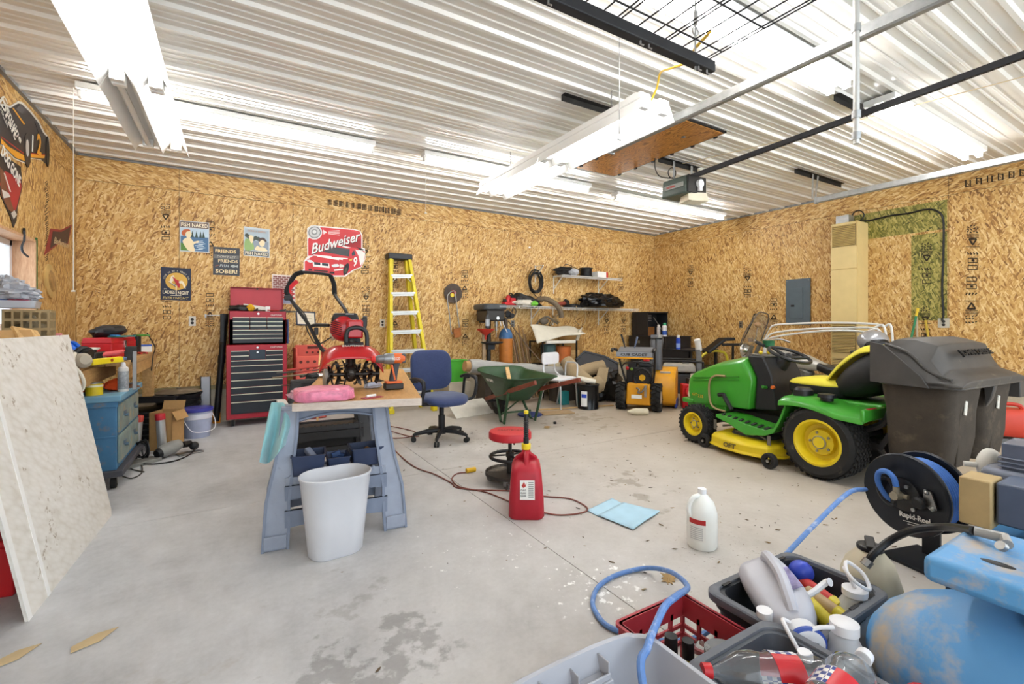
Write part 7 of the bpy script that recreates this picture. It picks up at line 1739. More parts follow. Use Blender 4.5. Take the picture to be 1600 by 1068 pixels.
part(r,'engine',mat('#77746e',.4,metal=.6,var=.3),lambda m:(m.box((.05,0,.36),(.44,.3,.28)),m.cyl((.14,0,.45),(.22,0,.66),.1,n=16),m.cyl((0,0,.45),(-.08,0,.66),.1,n=16),m.cyl((.06,.14,.34),(.06,.19,.34),.13,n=20)),bev=.02)
part(r,'front_fork',STEEL,lambda m:[m.tube([(.78,s_*.09,.31),(.52,s_*.09,.92)],.024,10)for s_ in(-1,1)])
part(r,'handlebar',CHROME,lambda m:(m.tube(cr([(.28,.42,.96),(.38,.34,1.0),(.48,.14,.98),(.5,0,.96),(.48,-.14,.98),(.38,-.34,1.0),(.28,-.42,.96)],5),.013,8),m.box((.48,.18,1.0),(.06,.08,.05)),m.tube([(.36,.34,.99),(.32,.36,1.17)],.005,6)))
part(r,'mirror',mat('#8a6a48',.4),lambda m:m.ell((.32,.36,1.19),(.03,.06,.035)))
part(r,'hand_grip',BLACK,lambda m:m.tube([(.20,.46,.94),(.32,.39,.98)],.02,10))
part(r,'headlamp',CHROME,lambda m:m.lathe([(.001,0),(.06,.01),(.1,.07),(.1,.1),(.001,.11)],20,(.58,0,.85),(1,0,0)))
part(r,'windshield',mat('#d5d6d2',.1,trans=.95,ior=1.03),lambda m:m.grid(lambda u,v:(.66-.16*v-.3*(u-.5)**2,-.26+.52*u*(1),.92+.42*v*(1-.25*abs(2*u-1)**3)),12,8),solid=.005)
part(r,'windshield_edge',mat('#5a4f44',.5),lambda m:m.tube(cr([(.60,.26,.92),(.52,.25,1.12),(.44,.22,1.26),(.44,.1,1.34),(.46,-.05,1.35),(.45,-.2,1.28),(.6,-.26,.92)],5),.009,6))
part(r,'front_fender',SIL,lambda m:m.tube(cr([(1.05,0,.5),(.95,0,.6),(.78,0,.65),(.6,0,.6),(.5,0,.5)],4),.07,10,flat=.5))
part(r,'exhaust',CHROME,lambda m:m.tube(cr([(.2,.16,.5),(.2,.2,.3),(0,.2,.22),(-.8,.2,.24)],4),[.025]*9+[.045]*4,10))
part(r,'indicator',mat('#d9682a',.3),lambda m:m.ell((.42,.2,.72),.03))
part(r,'funnel',mat('#2c6b45',.5),lambda m:m.lathe([(.015,0),(.06,.03),(.065,.09),(.07,.1),(.05,.1)],16,(.2,.34,.90)))
h0=aT(1364,535,5.55); r=thing('motorcycle_helmet','silver helmet with a black opening behind the yellow and black seat','helmet',(h0.x,h0.y,h0.z-.1),-60)
part(r,'shell',mat('#a9a9ac',.25,metal=.4),lambda m:m.ell((0,0,.12),(.16,.14,.13),22,14))
part(r,'opening',mat('#131315',.4),lambda m:m.ell((.02,-.06,.085),(.13,.10,.09),18,12))
m=MB(); m.bb((h0.x-.2,h0.y-.14,FZ),(h0.x+.2,h0.y+.16,h0.z-.095)); single(m,'storage_tote',mat('#303136',.5),'dark storage tote holding up the silver helmet','tote',(h0.x,h0.y,FZ),world=True,bev=.01)
# three bow tubes
r=thing('canopy_bow_frame','white bent tube canopy frame standing behind the mower','canopy frame',(6.75,2.9,FZ))
WT=mat('#dcdcd8',.3,var=.03)
def bow(pts):part(r,'bow_tube',WT,lambda m:m.tube(cr(pts,6),.014,8),world=True)
X_=6.97
def bow(px,X):
    P=[aX(a,b,X)for a,b in px]; P=[Vector((X,P[0].y,FZ))]+P+[Vector((X,P[-1].y,FZ))]
    part(r,'bow_tube',WT,lambda m:m.tube(cr(P,6),.014,8),world=True)
bow(((1194,545),(1197,522),(1207,509),(1230,506),(1290,504),(1350,505),(1380,509),(1394,520)),X_)
bow(((1196,545),(1199,527),(1213,519),(1260,514),(1320,512),(1362,512),(1384,520)),X_-.12)
bow(((1194,548),(1200,531),(1216,525),(1270,518),(1310,516),(1350,518),(1378,526)),X_-.24)
# poles by the right wall, red can in the corner
for(x0,y0,x1,y1,c1,nm,lb)in((1424,525,1434,482,'#1f7a4c','push_broom','green pole with a yellow end leaning on the heater wall'),(1430,525,1432,495,'#b9a688','rake','thin pale pole beside the green one on the heater wall'),(1446,520,1446,500,'#b8992c','mop','yellow pole end behind the black mower bagger')):
    a,b=aX(x0,y0,XR-.12),aX(x1,y1,XR-.03); d_=(b-a).normalized(); a2=a-d_*((a.z-FZ)/max(d_.z,.2)); a2.z=FZ; a2.x=XR-(.35 if nm=='push_broom' else .2)
    r=thing(nm,lb,'pole',tuple(a2)); part(r,'pole',mat(c1,.5),lambda m:m.cyl(a2,b,.013,n=10),world=True)
    if nm=='push_broom':part(r,'grip_end',mat('#d9b92a',.5),lambda m:m.cyl(a2.lerp(b,.93),b+d_*.005,.0145,n=10),world=True)
p=fl(1572,690); r=thing('gas_can','red gas can lying low in the corner beyond the mower bagger','gas can',(p.x+.12,p.y,FZ+.06),-58)
part(r,'tank',mat('#c4402c',.45,var=.06),lambda m:m.loft([rring(.46,.26,.05,0),rring(.48,.28,.05,.02),rring(.48,.28,.05,.2),rring(.44,.25,.05,.25),rring(.42,.22,.05,.27)]))
part(r,'handle',mat('#b8392a',.45),lambda m:m.tube(cr([(-.18,0,.25),(-.12,0,.31),(.06,0,.31),(.1,0,.25)],4),.02,8))
m=MB(); m.loft([rring(.62,.4,.05,0),rring(.66,.44,.05,.05),rring(.6,.4,.05,.05),rring(.56,.36,.05,.02)]); single(m,'drip_tray',mat('#6f7578',.5),'grey shallow tray under the red gas can in the far corner','tray',(p.x+.12,p.y,FZ),-58)
# ------------------------------------------------------------------ lawn tractor (local: x forward, y left, z up)
ra,fa=fl(1285,750),fl(1083,693)
hd=math.degrees(math.atan2(fa.y-ra.y,fa.x-ra.x))
r=thing('lawn_tractor','green and yellow lawn tractor with a mower deck and rear bagger','lawn mower',(ra.x+.50,ra.y,FZ),hd)
JG=mat('#3c942b',.28,var=.05,coat=.3,dirt='#a3b08a',da=.16)
JY=mat('#d9be1d',.38,var=.06,dirt='#8f7a3a',da=.12)
JB=mat('#1f1f22',.5,var=.15,dirt='#77705f',da=.14)
WB=(Vector((fa.x,fa.y,0))-Vector((ra.x,ra.y,0))).length
def tread(m,c,R,w_,n,e):
    for k in range(n):
        for j in range(e):
            a_=2*PI*(k+.5*(j%2))/n; y_=(j-(e-1)/2)*w_/e
            m.T=basis(Vector(c)+Vector((R*math.cos(a_),y_,R*math.sin(a_))),Vector((0,1,0)),Vector((-math.sin(a_),0,math.cos(a_))),Vector((math.cos(a_),0,math.sin(a_)))); m.box((0,0,0),(w_/e*.9,R*.10,.011),(0,0,30 if j%2 else-30),top=(.85,.8))
    m.T=Matrix.Identity(4)
for s_ in(1,-1):
    for x,y,R_,w_,ri,n,e in((0,.42,.283,.24,.168,34,9),(WB,.405,.192,.15,.105,28,6)):
        m=MB(); tyre(m,(x,s_*y,R_),(0,1,0),R_-.008,w_,ri,40); tread(m,(x,s_*y,R_),R_-.005,w_*.80,n,e); m.build('tyre',RUBBER,r,smooth=30)
        m=MB(); o=s_*(y+w_*.42); i_=s_*(y+w_*.05); k_=R_/.283
        m.lathe([(ri+.004,0),(ri+.012,s_*.004),(ri-.004,s_*.006),(ri-.02*k_,s_*-.02),(ri-.03*k_,s_*-.075*k_),(.105*k_,s_*-.08*k_),(.095*k_,s_*-.05*k_),(.05*k_,s_*-.045*k_),(.04*k_,s_*-.02*k_),(.001,s_*-.02*k_)],32,(x,o,R_),(0,1,0),caps=False); w1=m.build('wheel',JY,r)
        m=MB()
        for q_ in range(5):a_=q_*2*PI/5; p_=Vector((x+.075*k_*math.cos(a_),o-s_*.055*k_,R_+.075*k_*math.sin(a_))); m.cyl(p_,p_+Vector((0,s_*.016,0)),.010*k_,n=6)
        m.torus((x,o-s_*.03*k_,R_),.047*k_,.006,ax=(0,1,0),n=20,k=6); m.build('hub_bolts',STEEL,w1)
part(r,'axle',JB,lambda m:(m.cyl((0,-.4,.283),(0,.4,.283),.04,n=12),m.bar((WB,-.4,.2),(WB,.4,.2),.05,.06),m.bb((.0,-.16,.2),(WB+.1,.16,.36))),bev=.01)
# hood: side profile lofted across
HS=[(.74,.40),(1.44,.36),(1.47,.50),(1.455,.64),(1.40,.70),(1.15,.80),(.95,.85),(.80,.885),(.71,.70)]
m=MB(); rr=[]
for y,q_ in((-.285,.97),(-.27,1),(-.2,1.0),(-.1,1.0),(0,1.0),(.1,1.0),(.2,1.0),(.27,1),(.285,.97)):
    tpk=1-.10*(abs(y)/.285)**3
    rr.append([Vector((1.08+(x-1.08)*q_*(1-.05*(abs(y)/.285)**3*(x>1.3)),y,.40+(z-.40)*tpk*q_+(.0 if z<.45 else .02*(1-(y/.285)**2))))for x,z in HS])
m.loft(rr); m.build('hood',JG,r,bev=.012,smooth=50,bseg=3)
part(r,'grille',JB,lambda m:m.box((1.462,0,.53),(.03,.46,.2),(0,-4,0)),bev=.01)
for z in(.655,.625):part(r,'side_vent',mat('#2f7a22',.4),lambda m:m.bar((1.38,.286,z-.02),(.84,.284,z+.04),.012,.012),smooth=0)
part(r,'model_badge',mat('#d9a52a',.4),lambda m:(m.text('GT',basis((1.36,.2885,.462),Vector((-1,0,0)),Vector((0,0,1)),Vector((0,1,0))),.06,.03,bold=.02),m.text('235',basis((1.285,.2885,.452),Vector((-1,0,0)),Vector((0,0,1)),Vector((0,1,0))),.07,.03)),smooth=0)
part(r,'lower_side',JG,lambda m:m.bb((1.0,.19,.33),(1.47,.27,.40)),bev=.01)
part(r,'bumper',JG,lambda m:m.bb((1.38,-.27,.36),(1.52,.30,.41)),bev=.012)
# dash
part(r,'dash',JB,lambda m:m.loft([[Vector((x,y,z))for x,z in((.80,.90),(.64,.90),(.56,.74),(.50,.42),(.72,.40),(.70,.70))]for y in(-.23,-.2,.2,.23)]),bev=.012)
part(r,'dash_top',mat('#5a564f',.6,dirt='#8d8676',da=.3),lambda m:m.box((.71,0,.905),(.17,.40,.015),(0,-5,0)),bev=.004)
part(r,'steering_column',JB,lambda m:m.tube([(.66,0,.78),(.58,0,.86),(.545,0,.89)],[.09,.06,.04],14))
sw=Vector((.53,0,.915)); ax_=Vector((-.36,0,.93)).normalized()
m=MB(); m.torus(sw,.175,.015,ax=ax_,n=36,k=8); ex=Vector((.93,0,.36)).normalized()
for a_ in(.1,2.2,4.2):m.tube([sw-ax_*.03,sw+(ex*math.cos(a_)+Vector((0,1,0))*math.sin(a_))*.17],[.02,.012],8)
m.ell(sw-ax_*.03,.045); m.build('steering_wheel',BLACK_PL,r)
part(r,'key_switch',JY,lambda m:(m.ell((.72,.14,.93),.018),m.ell((.68,.08,.93),.016)))
part(r,'throttle_knob',mat('#3b8a2f',.4),lambda m:m.tube([(.60,.235,.62),(.60,.29,.63)],.014,8))
part(r,'choke_knob',mat('#d9682a',.4),lambda m:m.tube([(.53,.235,.63),(.53,.26,.63)],.016,8))
part(r,'lift_rod',mat('#a58d68',.5,metal=.4),lambda m:m.tube(cr([(.98,.30,.69),(1.10,.31,.68),(1.16,.31,.60),(1.15,.31,.42),(1.08,.32,.36),(.96,.33,.35)],5),.010,8))
part(r,'hand_control',JB,lambda m:m.tube(cr([(1.04,.32,.50),(.98,.33,.51),(.96,.33,.48),(.88,.34,.38)],4),.02,8))
# foot rests, fenders, deck plate
for s_ in(1,-1):
    y0_,y1_=s_*.20,s_*.50
    part(r,'foot_rest',JG,lambda m:m.loft([[Vector((x,y,z))for y in(y0_,y1_)]+[Vector((x,y1_,z-dz)),Vector((x,y0_,z-.02))]for x,z,dz in((.93,.345,.03),(.80,.34,.06),(.62,.31,.10),(.44,.29,.05),(.36,.32,.04),(.31,.42,.05),(.26,.55,.05))]),bev=.008)
    part(r,'foot_grip',RUBBER,lambda m:[m.bar((.88-k*.06,s_*(.44-.006*k),.352-.007*k),(.86-k*.06,s_*.495,.346-.007*k),.022,.010)for k in range(8)],smooth=0)
    def fender(m):
        A=[]
        for k in range(11):
            t=k/10; x=.30-.62*t; z=.585+.04*math.sin(PI*min(1,t*1.25+.12))-.03*t
            A.append([Vector((x,s_*.24,z+.01)),Vector((x,s_*.46,z)),Vector((x,s_*.535,z-.03)),Vector((x,s_*.545,z-.075)),Vector((x,s_*.53,z-.07)),Vector((x,s_*.24,z-.03))])
        m.loft(A)
    part(r,'fender',JG,fender,bev=.008,smooth=60)
    part(r,'tail_light',mat('#a3262c',.3),lambda m:m.box((-.318,s_*.42,.565),(.02,.13,.055)),bev=.006)
    part(r,'fender_support',JG,lambda m:m.bb((-.33,s_*.24,.50),(-.30,s_*.54,.59)),bev=.01)
part(r,'seat_deck',JG,lambda m:m.bb((-.32,-.26,.52),(.36,.26,.60)),bev=.015)
part(r,'lever_boot',BLACK_PL,lambda m:m.lathe([(.001,0),(.075,0),(.07,.05),(.05,.07),(.001,.072)],20,(.19,.37,.61)))
part(r,'fuel_cap',BLACK_PL,lambda m:m.lathe([(.001,0),(.045,0),(.045,.02),(.065,.025),(.062,.05),(.001,.055)],20,(-.02,.42,.605)))
SEATB,SEATY=mat('#19191b',.6,var=.2,bump=.3,bsc=9),mat('#d9cb3a',.6,var=.06)
part(r,'seat_cushion',SEATB,lambda m:m.loft([rring(.42,.50,.10,.60,6,cx=.19),rring(.46,.54,.12,.63,6,cx=.19),rring(.46,.54,.12,.69,6,cx=.19),rring(.42,.5,.12,.70,6,cx=.19)]),smooth=60)
part(r,'cushion_cover',SEATY,lambda m:m.loft([rring(.47,.55,.13,.672,6,cx=.19),rring(.475,.555,.13,.70,6,cx=.19),rring(.42,.48,.13,.735,6,cx=.19),rring(.2,.3,.09,.745,6,cx=.19)]),smooth=60,sub=1)
sb=[]
for t in range(7):
    k_=t/6; zc=.61+.40*k_; xc=.0-.24*k_**.8; d_=(.24,.36,.40,.37,.31,.23,.12)[t]; wd=(.44,.50,.54,.54,.52,.44,.30)[t]
    sb.append(rring(d_,wd,d_*.45,zc,6,cx=xc-.03))
part(r,'seat_back',SEATB,lambda m:m.loft(sb),smooth=60,sub=1)
BC_=cr([(.16,0,.70),(.125,0,.78),(.055,0,.875),(-.02,0,.95),(-.12,0,1.02),(-.26,0,1.035)],4)
part(r,'back_cover',SEATY,lambda m:m.grid(lambda u,v:(BC_[round(v*20)].x-.03*abs(2*u-1)**2,-.20+.40*u,BC_[round(v*20)].z-.045*abs(2*u-1)**3),12,20),solid=.02,sub=1)
# mower deck
DK_=[(1.02,.30),(.98,.50),(.82,.56),(.60,.575),(.40,.53),(.33,.40)]
out=DK_+[(x,-y)for x,y in reversed(DK_)]
part(r,'mower_deck',JY,lambda m:m.loft([[Vector((.68+(x-.68)*s,y*s,z))for x,y in out]for s,z in((1.03,.055),(1.035,.07),(1.0,.075),(1.0,.135),(.96,.16),(.86,.175),(.80,.18))]),bev=.006)
part(r,'belt_cover',mat('#3a3a3c',.5,dirt='#8d8676',da=.3),lambda m:m.loft([rring(.40,.30,.10,.18,6,cx=.66,cy=.28),rring(.38,.28,.10,.205,6,cx=.66,cy=.28),rring(.2,.16,.06,.215,6,cx=.66,cy=.28)]))
part(r,'deck_decal',mat('#5b4f2a',.6,var=.4,sc=30),lambda m:(m.text('OFT',basis((.72,.583,.105),Vector((-1,.02,0)).normalized(),Vector((0,-.12,1)).normalized(),Vector((0,1,0))),.13,.045,bold=.05),),smooth=0)
part(r,'deck_linkage',mat('#77736a',.5,metal=.5),lambda m:(m.tube(cr([(.78,.42,.21),(.6,.45,.21),(.52,.47,.23),(.45,.46,.2)],4),.008,6),m.bar((1.0,.42,.18),(1.0,.42,.27),.03,.008),m.bar((.40,.50,.17),(.40,.50,.25),.03,.008),m.tube([(1.0,.3,.25),(.8,.2,.3)],.012,6),m.tube([(.95,.38,.22),(.7,.2,.27)],.010,6)))
for x,y in((1.06,.50),(.34,.585),(1.06,-.50),(.34,-.585)):part(r,'gauge_wheel',RUBBER,lambda m:(tyre(m,(x,y,.065),(0,1,0),.065,.05,.03,22),)); part(r,'wheel_hub',STEEL,lambda m:m.cyl((x,y-.027,.065),(x,y+.03,.065),.014,n=12))
# bagger
BGC=mat('#413e3b',.5,var=.15,dirt='#857d6c',da=.22,dsc=5)
bx0,bx1=-.40,-.80
def cover(m):
    A=[]
    for y,s in((-.52,0),(-.47,.55),(-.38,.95),(-.2,1),(0,1),(.2,1),(.38,.95),(.48,.55),(.54,0)):
        A.append([Vector((x,y,z0+(z-z0)*s))for x,z0,z in((bx0+.02,.80,.80),(bx0+.02,.83,1.06),(bx0-.05,.83,1.105),(bx0-.16,.83,1.11),(bx0-.28,.83,1.07),(bx1+.06,.83,.90),(bx1-.03,.82,.865),(bx1-.06,.815,.845),(bx1-.05,.80,.80))])
    m.loft(A)
part(r,'bagger_hood',BGC,cover,bev=.012,smooth=45)
part(r,'hood_rim',BGC,lambda m:m.loft([rring(.46,1.08,.08,z,6,cx=(bx0+bx1)/2-.02)for z in(.79,.83)]+[rring(.42,1.04,.07,.84,6,cx=(bx0+bx1)/2-.02)]),bev=.006)
part(r,'side_panel',BGC,lambda m:(m.flat([(bx0+.03,.54,.80),(bx0+.03,.54,1.08),(bx0-.05,.54,1.06),(bx0-.26,.54,.86),(bx0-.30,.54,.79)],(0,1,0),.014)),bev=.004)
part(r,'raised_ridge',BGC,lambda m:m.tube(cr([(bx0-.02,.45,1.06),(bx0-.16,.48,1.01),(bx0-.28,.51,.90),(bx1,.52,.85)],5),.011,8))
part(r,'lettering',mat('#0c0c0c',.6),lambda m:m.text('JOHN DEERE',basis((bx0-.352,.02,1.003),Vector((0,-1,0)),Vector((.65,0,.76)).normalized(),Vector((-.76,0,.65)).normalized()),.50,.055,bold=.03,th=.010),smooth=0)
BAGM=mat('#3d352c',.9,var=.2,bump=.35,bsc=220,dirt='#5d5142',da=.3)
for yc,wd in((.27,.46),(-.25,.44)):
    bg=part(r,'grass_bag',BAGM,lambda m:m.loft([rring(w1,w2,.07,z,6,cx=(bx0+bx1)/2+dx,cy=yc)for z,w1,w2,dx in((.26,.30,wd*.80,.01),(.28,.33,wd*.86,.01),(.45,.36,wd*.92,0),(.62,.37,wd*.93,0),(.76,.40,wd,0),(.80,.41,wd,0))]),smooth=50)
    part(bg,'bag_seam',BAGM,lambda m:m.tube([((bx0+bx1)/2-.19,yc+wd*.2,.79),((bx0+bx1)/2-.175,yc+wd*.2,.55),((bx0+bx1)/2-.16,yc+wd*.18,.28)],.009,6))
    part(bg,'bag_label',mat('#c9c5ba',.7,var=.25,sc=90),lambda m:m.box(((bx0+bx1)/2-.195,yc+wd*.08,.66),(.006,.035,.09),(14,0,0)),smooth=0)
part(r,'bag_bracket',BGC,lambda m:(m.flat([(bx1+.02,-.06,.80),(bx1-.04,-.06,.80),(bx1-.02,-.06,.70),(bx1+.01,-.06,.64)],(0,1,0),.05)),bev=.006)
part(r,'side_bracket',BGC,lambda m:m.bb((bx1-.04,-.54,.68),(bx1+.1,-.45,.80)),bev=.006)
for s_ in(1,-1):part(r,'frame_tube',JB,lambda m:m.tube(cr([(-.10,s_*.30,.38),(-.25,s_*.32,.42),(-.38,s_*.33,.52),(-.42,s_*.33,.78)],4),.024,8))
part(r,'bagger_frame',JB,lambda m:(m.bar((-.08,.33,.34),(-.34,.34,.30),.05,.012,up=(0,1,0)),m.bar((-.34,.34,.30),(-.40,.34,.42),.03,.012,up=(0,1,0)),m.tube([(-.30,.1,.12),(-.34,.34,.30)],.02,8)))
part(r,'hitch_plate',JB,lambda m:m.bb((-.34,-.2,.10),(-.20,.2,.34)),bev=.01)
part(r,'chute_tube',mat('#2b2b2d',.5),lambda m:m.tube(cr([(-.1,-.5,.2),(-.3,-.58,.5),(-.45,-.5,.85),(-.55,-.35,.95)],5),.09,12))

# ------------------------------------------------------------------ hose reel
rc=aT(1414,772,2.32); ra_=Vector((.97,-.25,0)).normalized(); rx=Vector((.25,.97,0)).normalized(); RR=.20
r=thing('hose_reel','black metal hose reel wound with blue air hose','hose reel',(rc.x+.07,rc.y,FZ))
RB_=mat('#23262c',.35,metal=.3,var=.3,sc=4,dirt='#8a93a0',da=.12)
BH=mat('#3f6fb8',.45,var=.12,sc=40,dirt='#a9b3c4',da=.15,dsc=30)
for d_ in(0,.15):part(r,'flange',RB_,lambda m:m.lathe([(.001,0),(.18,-.004),(RR-.006,-.010),(RR,-.004),(RR,.006),(RR-.01,.004),(.18,.004),(.001,.008)],48,rc+ra_*d_,ra_),world=True)
part(r,'wound_hose',BH,lambda m:[m.torus(rc+ra_*(.02+.0155*k),R_,.0085,ax=ra_,n=40,k=8)for k in range(8)for R_ in(.13,.147,.163)],world=True)
FD=-ra_
LT_=basis(rc+FD*.0105,-rx,Vector((0,0,1)),FD)
part(r,'lettering',mat('#e3e3df',.45),lambda m:(m.text('Rapid-Reel',LT_@TR((.05,-.098,0),(0,0,4)),.135,.034,0,.02),m.bar(LT_@Vector((.0,-.128,.001)),LT_@Vector((.125,-.115,.001)),.002,.004,up=FD),m.bar(LT_@Vector((.02,-.137,.001)),LT_@Vector((.115,-.125,.001)),.002,.004,up=FD)),world=True,smooth=0)
part(r,'hub_plate',mat('#1b1c1f',.4),lambda m:m.lathe([(.001,0),(.078,0),(.078,.014),(.03,.02),(.03,.03),(.001,.03)],28,rc+FD*.004,FD),world=True)
part(r,'swivel',mat('#a39a86',.35,metal=.6),lambda m:(m.cyl(LT_@Vector((0,0,.02)),LT_@Vector((0,0,.07)),.02,n=14),m.cyl(LT_@Vector((.0,-.01,.05)),LT_@Vector((0,.045,.05)),.014,n=12),m.cyl(LT_@Vector((-.035,0,.02)),LT_@Vector((.035,0,.02)),.012,n=10)),world=True)
part(r,'feed_hose',BH,lambda m:m.tube(cr([LT_@Vector(q_)for q_ in((0,.045,.05),(-.012,.085,.05),(-.05,.105,.045),(-.09,.085,.04),(-.10,.03,.03),(-.075,-.03,.012),(-.055,-.05,-.01))],6),.013,10),world=True)
part(r,'hub_opening',RB_,lambda m:m.tube(cr([LT_@Vector(q_)for q_ in((-.12,.0,.004),(-.11,.04,.004),(-.06,.05,.004),(-.03,-.05,.004),(-.06,-.07,.004),(-.10,-.045,.004))],4,True),.010,6,closed=True),world=True)
part(r,'crank_handle',BLACK,lambda m:m.lathe([(.001,0),(.028,0),(.03,.02),(.022,.03),(.001,.03)],16,LT_@Vector((.085,-.005,.012)),(FD+Vector((0,0,-.2))-rx*.0)),world=True)
part(r,'crank_bracket',STEEL,lambda m:(m.flat([LT_@Vector(q_)for q_ in((.095,.06,0),(.125,.055,0),(.15,-.02,0),(.13,-.035,0),(.09,-.01,0))],FD,.010),m.ell(LT_@Vector((.108,.048,.012)),.010),m.ell(LT_@Vector((.135,-.02,.012)),.010)),world=True)
for q_ in((.03,.05,.02),(.06,-.05,.02)):part(r,'bolt',STEEL,lambda m:m.cyl(LT_@Vector(q_),LT_@Vector((q_[0],q_[1],.03)),.010,n=6),world=True)
part(r,'stand',RB_,lambda m:(m.bar(rc+ra_*.19+rx*.0,Vector((rc.x,rc.y,FZ+.015))+ra_*.19,.08,.012,up=ra_),m.bar(Vector((rc.x,rc.y,FZ+.008))-ra_*.02+rx*.0,Vector((rc.x,rc.y,FZ+.008))+ra_*.26,.22,.014),m.cyl(rc-ra_*.0,rc+ra_*.19,.025,n=14)),world=True)
# ------------------------------------------------------------------ foreground: compressor, totes, bottles
r=thing('air_compressor','big blue air compressor tank lying with a blue mounting plate','compressor',(1.70,.1,FZ))
CBL=mat('#5b9ad0',.45,var=.12,sc=3,dirt='#bfb19c',da=.40,dsc=3.5)
TZc,TR0=.300,.242
pr=[(.001,.665),(.065,.65),(.12,.615),(.17,.56),(.208,.475),(.232,.375),(TR0,.26),(TR0,-1.0),(.2,-1.12),(.001,-1.16)]
part(r,'tank',CBL,lambda m:m.lathe(pr,48,(1.70,0,TZc),(0,1,0)),world=True,smooth=60)
for y in(.35,-.8):
    for sx in(-1,1):part(r,'foot',CBL,lambda m:m.bar((1.70+sx*.16,y,TZc-.17),(1.70+sx*.2,y,FZ),.08,.012,up=(0,1,0)),world=True)
part(r,'mounting_plate',mat('#5a9ace',.5,var=.1,sc=5,dirt='#c2ae92',da=.45,dsc=5),lambda m:m.bb((1.50,-1.0,.60),(1.86,.475,.665)),world=True,bev=.018,bseg=3)
part(r,'plate_slot',BLACK,lambda m:m.ell((1.60,.36,.6655),(.014,.032,.002),14,6),world=True)
part(r,'weld_bracket',CBL,lambda m:m.bb((1.60,-.9,.50),(1.80,.30,.605)),world=True)
r=thing('blue_canister','light blue square canister at the right edge on the compressor plate','canister',(1.585,.185,.668),0)
part(r,'canister',CBL,lambda m:m.loft([rring(.10,.12,.03,0),rring(.115,.135,.035,.01),rring(.115,.135,.035,.10),rring(.12,.14,.035,.105),rring(.12,.14,.035,.115),rring(.10,.12,.03,.12)]))
# engine unit beyond the compressor
r=thing('engine_unit','blue grey engine with a tan box cover on a blue base behind the compressor','engine',(2.75,.45,FZ))
part(r,'base',CBL,lambda m:m.bb((2.48,-.35,.36),(3.02,.66,.42)),world=True,bev=.01)
for q_ in((2.52,.60),(2.95,.60),(2.52,-.28),(2.95,-.28)):part(r,'leg',CBL,lambda m:m.bb((q_[0]-.03,q_[1]-.03,FZ),(q_[0]+.03,q_[1]+.03,.36)),world=True)
part(r,'tan_cover',mat('#ab9265',.6,var=.14,dirt='#d0c4ab',da=.2),lambda m:m.bb((2.50,.58,.455),(2.64,.675,.640)),world=True,bev=.006)
part(r,'grey_cover',mat('#525c70',.45,var=.1,dirt='#a9afba',da=.1),lambda m:m.bb((2.52,-.1,.48),(2.70,.573,.640)),world=True,bev=.008)
part(r,'engine_block',mat('#6d7280',.45,var=.2),lambda m:(m.bb((2.74,.1,.42),(3.0,.64,.60)),m.box((2.88,.50,.61),(.22,.36,.05))),world=True,bev=.02)
part(r,'cylinder_head',mat('#5a6172',.4,var=.2),lambda m:(m.bb((2.80,.52,.635),(2.98,.62,.745)),m.bb((2.80,.32,.635),(2.98,.505,.75)),[m.bb((2.79,.30,.645+k*.018),(2.99,.63,.652+k*.018))for k in range(3)]),world=True,bev=.02)
part(r,'white_tank',mat('#cfcdc6',.5),lambda m:(m.ell((2.95,.69,.61),(.07,.045,.075)),m.cyl((2.90,.72,.61),(2.88,.76,.61),.012,n=12)),world=True)
r=thing('scrub_brush','round black bristled brush lying on its back beside the blue plate','brush',(2.04,.42,.49),20)
part(r,'plate',mat('#a9adb8',.5),lambda m:m.lathe([(.001,.04),(.085,.04),(.09,.045),(.08,.055),(.001,.058)],28))
part(r,'bristles',BLACK,lambda m:[m.box((.09*math.cos(k*PI/14),.09*math.sin(k*PI/14),.025),(.012,.016,.05),(0,0,k*180/14))for k in range(28)],smooth=0)
part(r,'handle',mat('#8a8d92',.5),lambda m:m.tube([(.05,-.06,.05),(.09,-.16,.045)],.014,8))
m=MB(); m.bb((1.96,.30,FZ),(2.14,.56,.49)); single(m,'cardboard_carton',mat('#39404a',.7),'dark carton between the compressor and the hose reel','carton',(2.04,.44,FZ),world=True)

def tote(name,label,x0,x1,y0,y1,h,mt,rim=.012,slots=0,rz=0.0):
    r=thing(name,label,'tote',((x0+x1)/2,(y0+y1)/2,FZ),rz); W,D=x1-x0,y1-y0
    m=MB(); t=.006
    m.loft([rring(W*.84,D*.84,.04,0,5),rring(W*.86,D*.86,.05,.01,5),rring(W*.96,D*.96,.05,h-.05,5),rring(W,D,.05,h-.045,5),rring(W,D,.05,h-.005,5),rring(W-.008,D-.008,.05,h,5),rring(W-.04,D-.04,.05,h,5),rring(W*.96-.045,D*.96-.045,.05,h-.05,5),rring(W*.84-.03,D*.84-.03,.04,.012,5)])
    m.build('tub',mt,r,smooth=40)
    part(r,'rim',mat('#5d6169',.5,var=.1,dirt='#9a9fa8',da=.15),lambda m:m.loft([rring(W+a,D+a,.05,z,5)for a,z in((.028,h-.022),(.034,h-.018),(.034,h+.003),(.026,h+.007),(-.014,h+.007),(-.018,h+.003),(-.018,h-.02))],loop=True),smooth=40)
    for k in range(slots):
        for yy in(D/2-.011,-D/2+.011):part(r,'rim_slot',BLACK,lambda m:m.box((-W/2+W*(k+.7)/(slots+.4),yy,h+.0072),(.045,.011,.003)),smooth=0)
    return r
GRT=mat('#a9abb3',.4,var=.03)
gx0,gx1,gy0,gy1,gh=.44,.985,.34,.93,.35
r=thing('grey_tote','large light grey plastic tote at the bottom edge with a hose inside','tote',((gx0+gx1)/2,(gy0+gy1)/2,FZ)); W,D=gx1-gx0,gy1-gy0
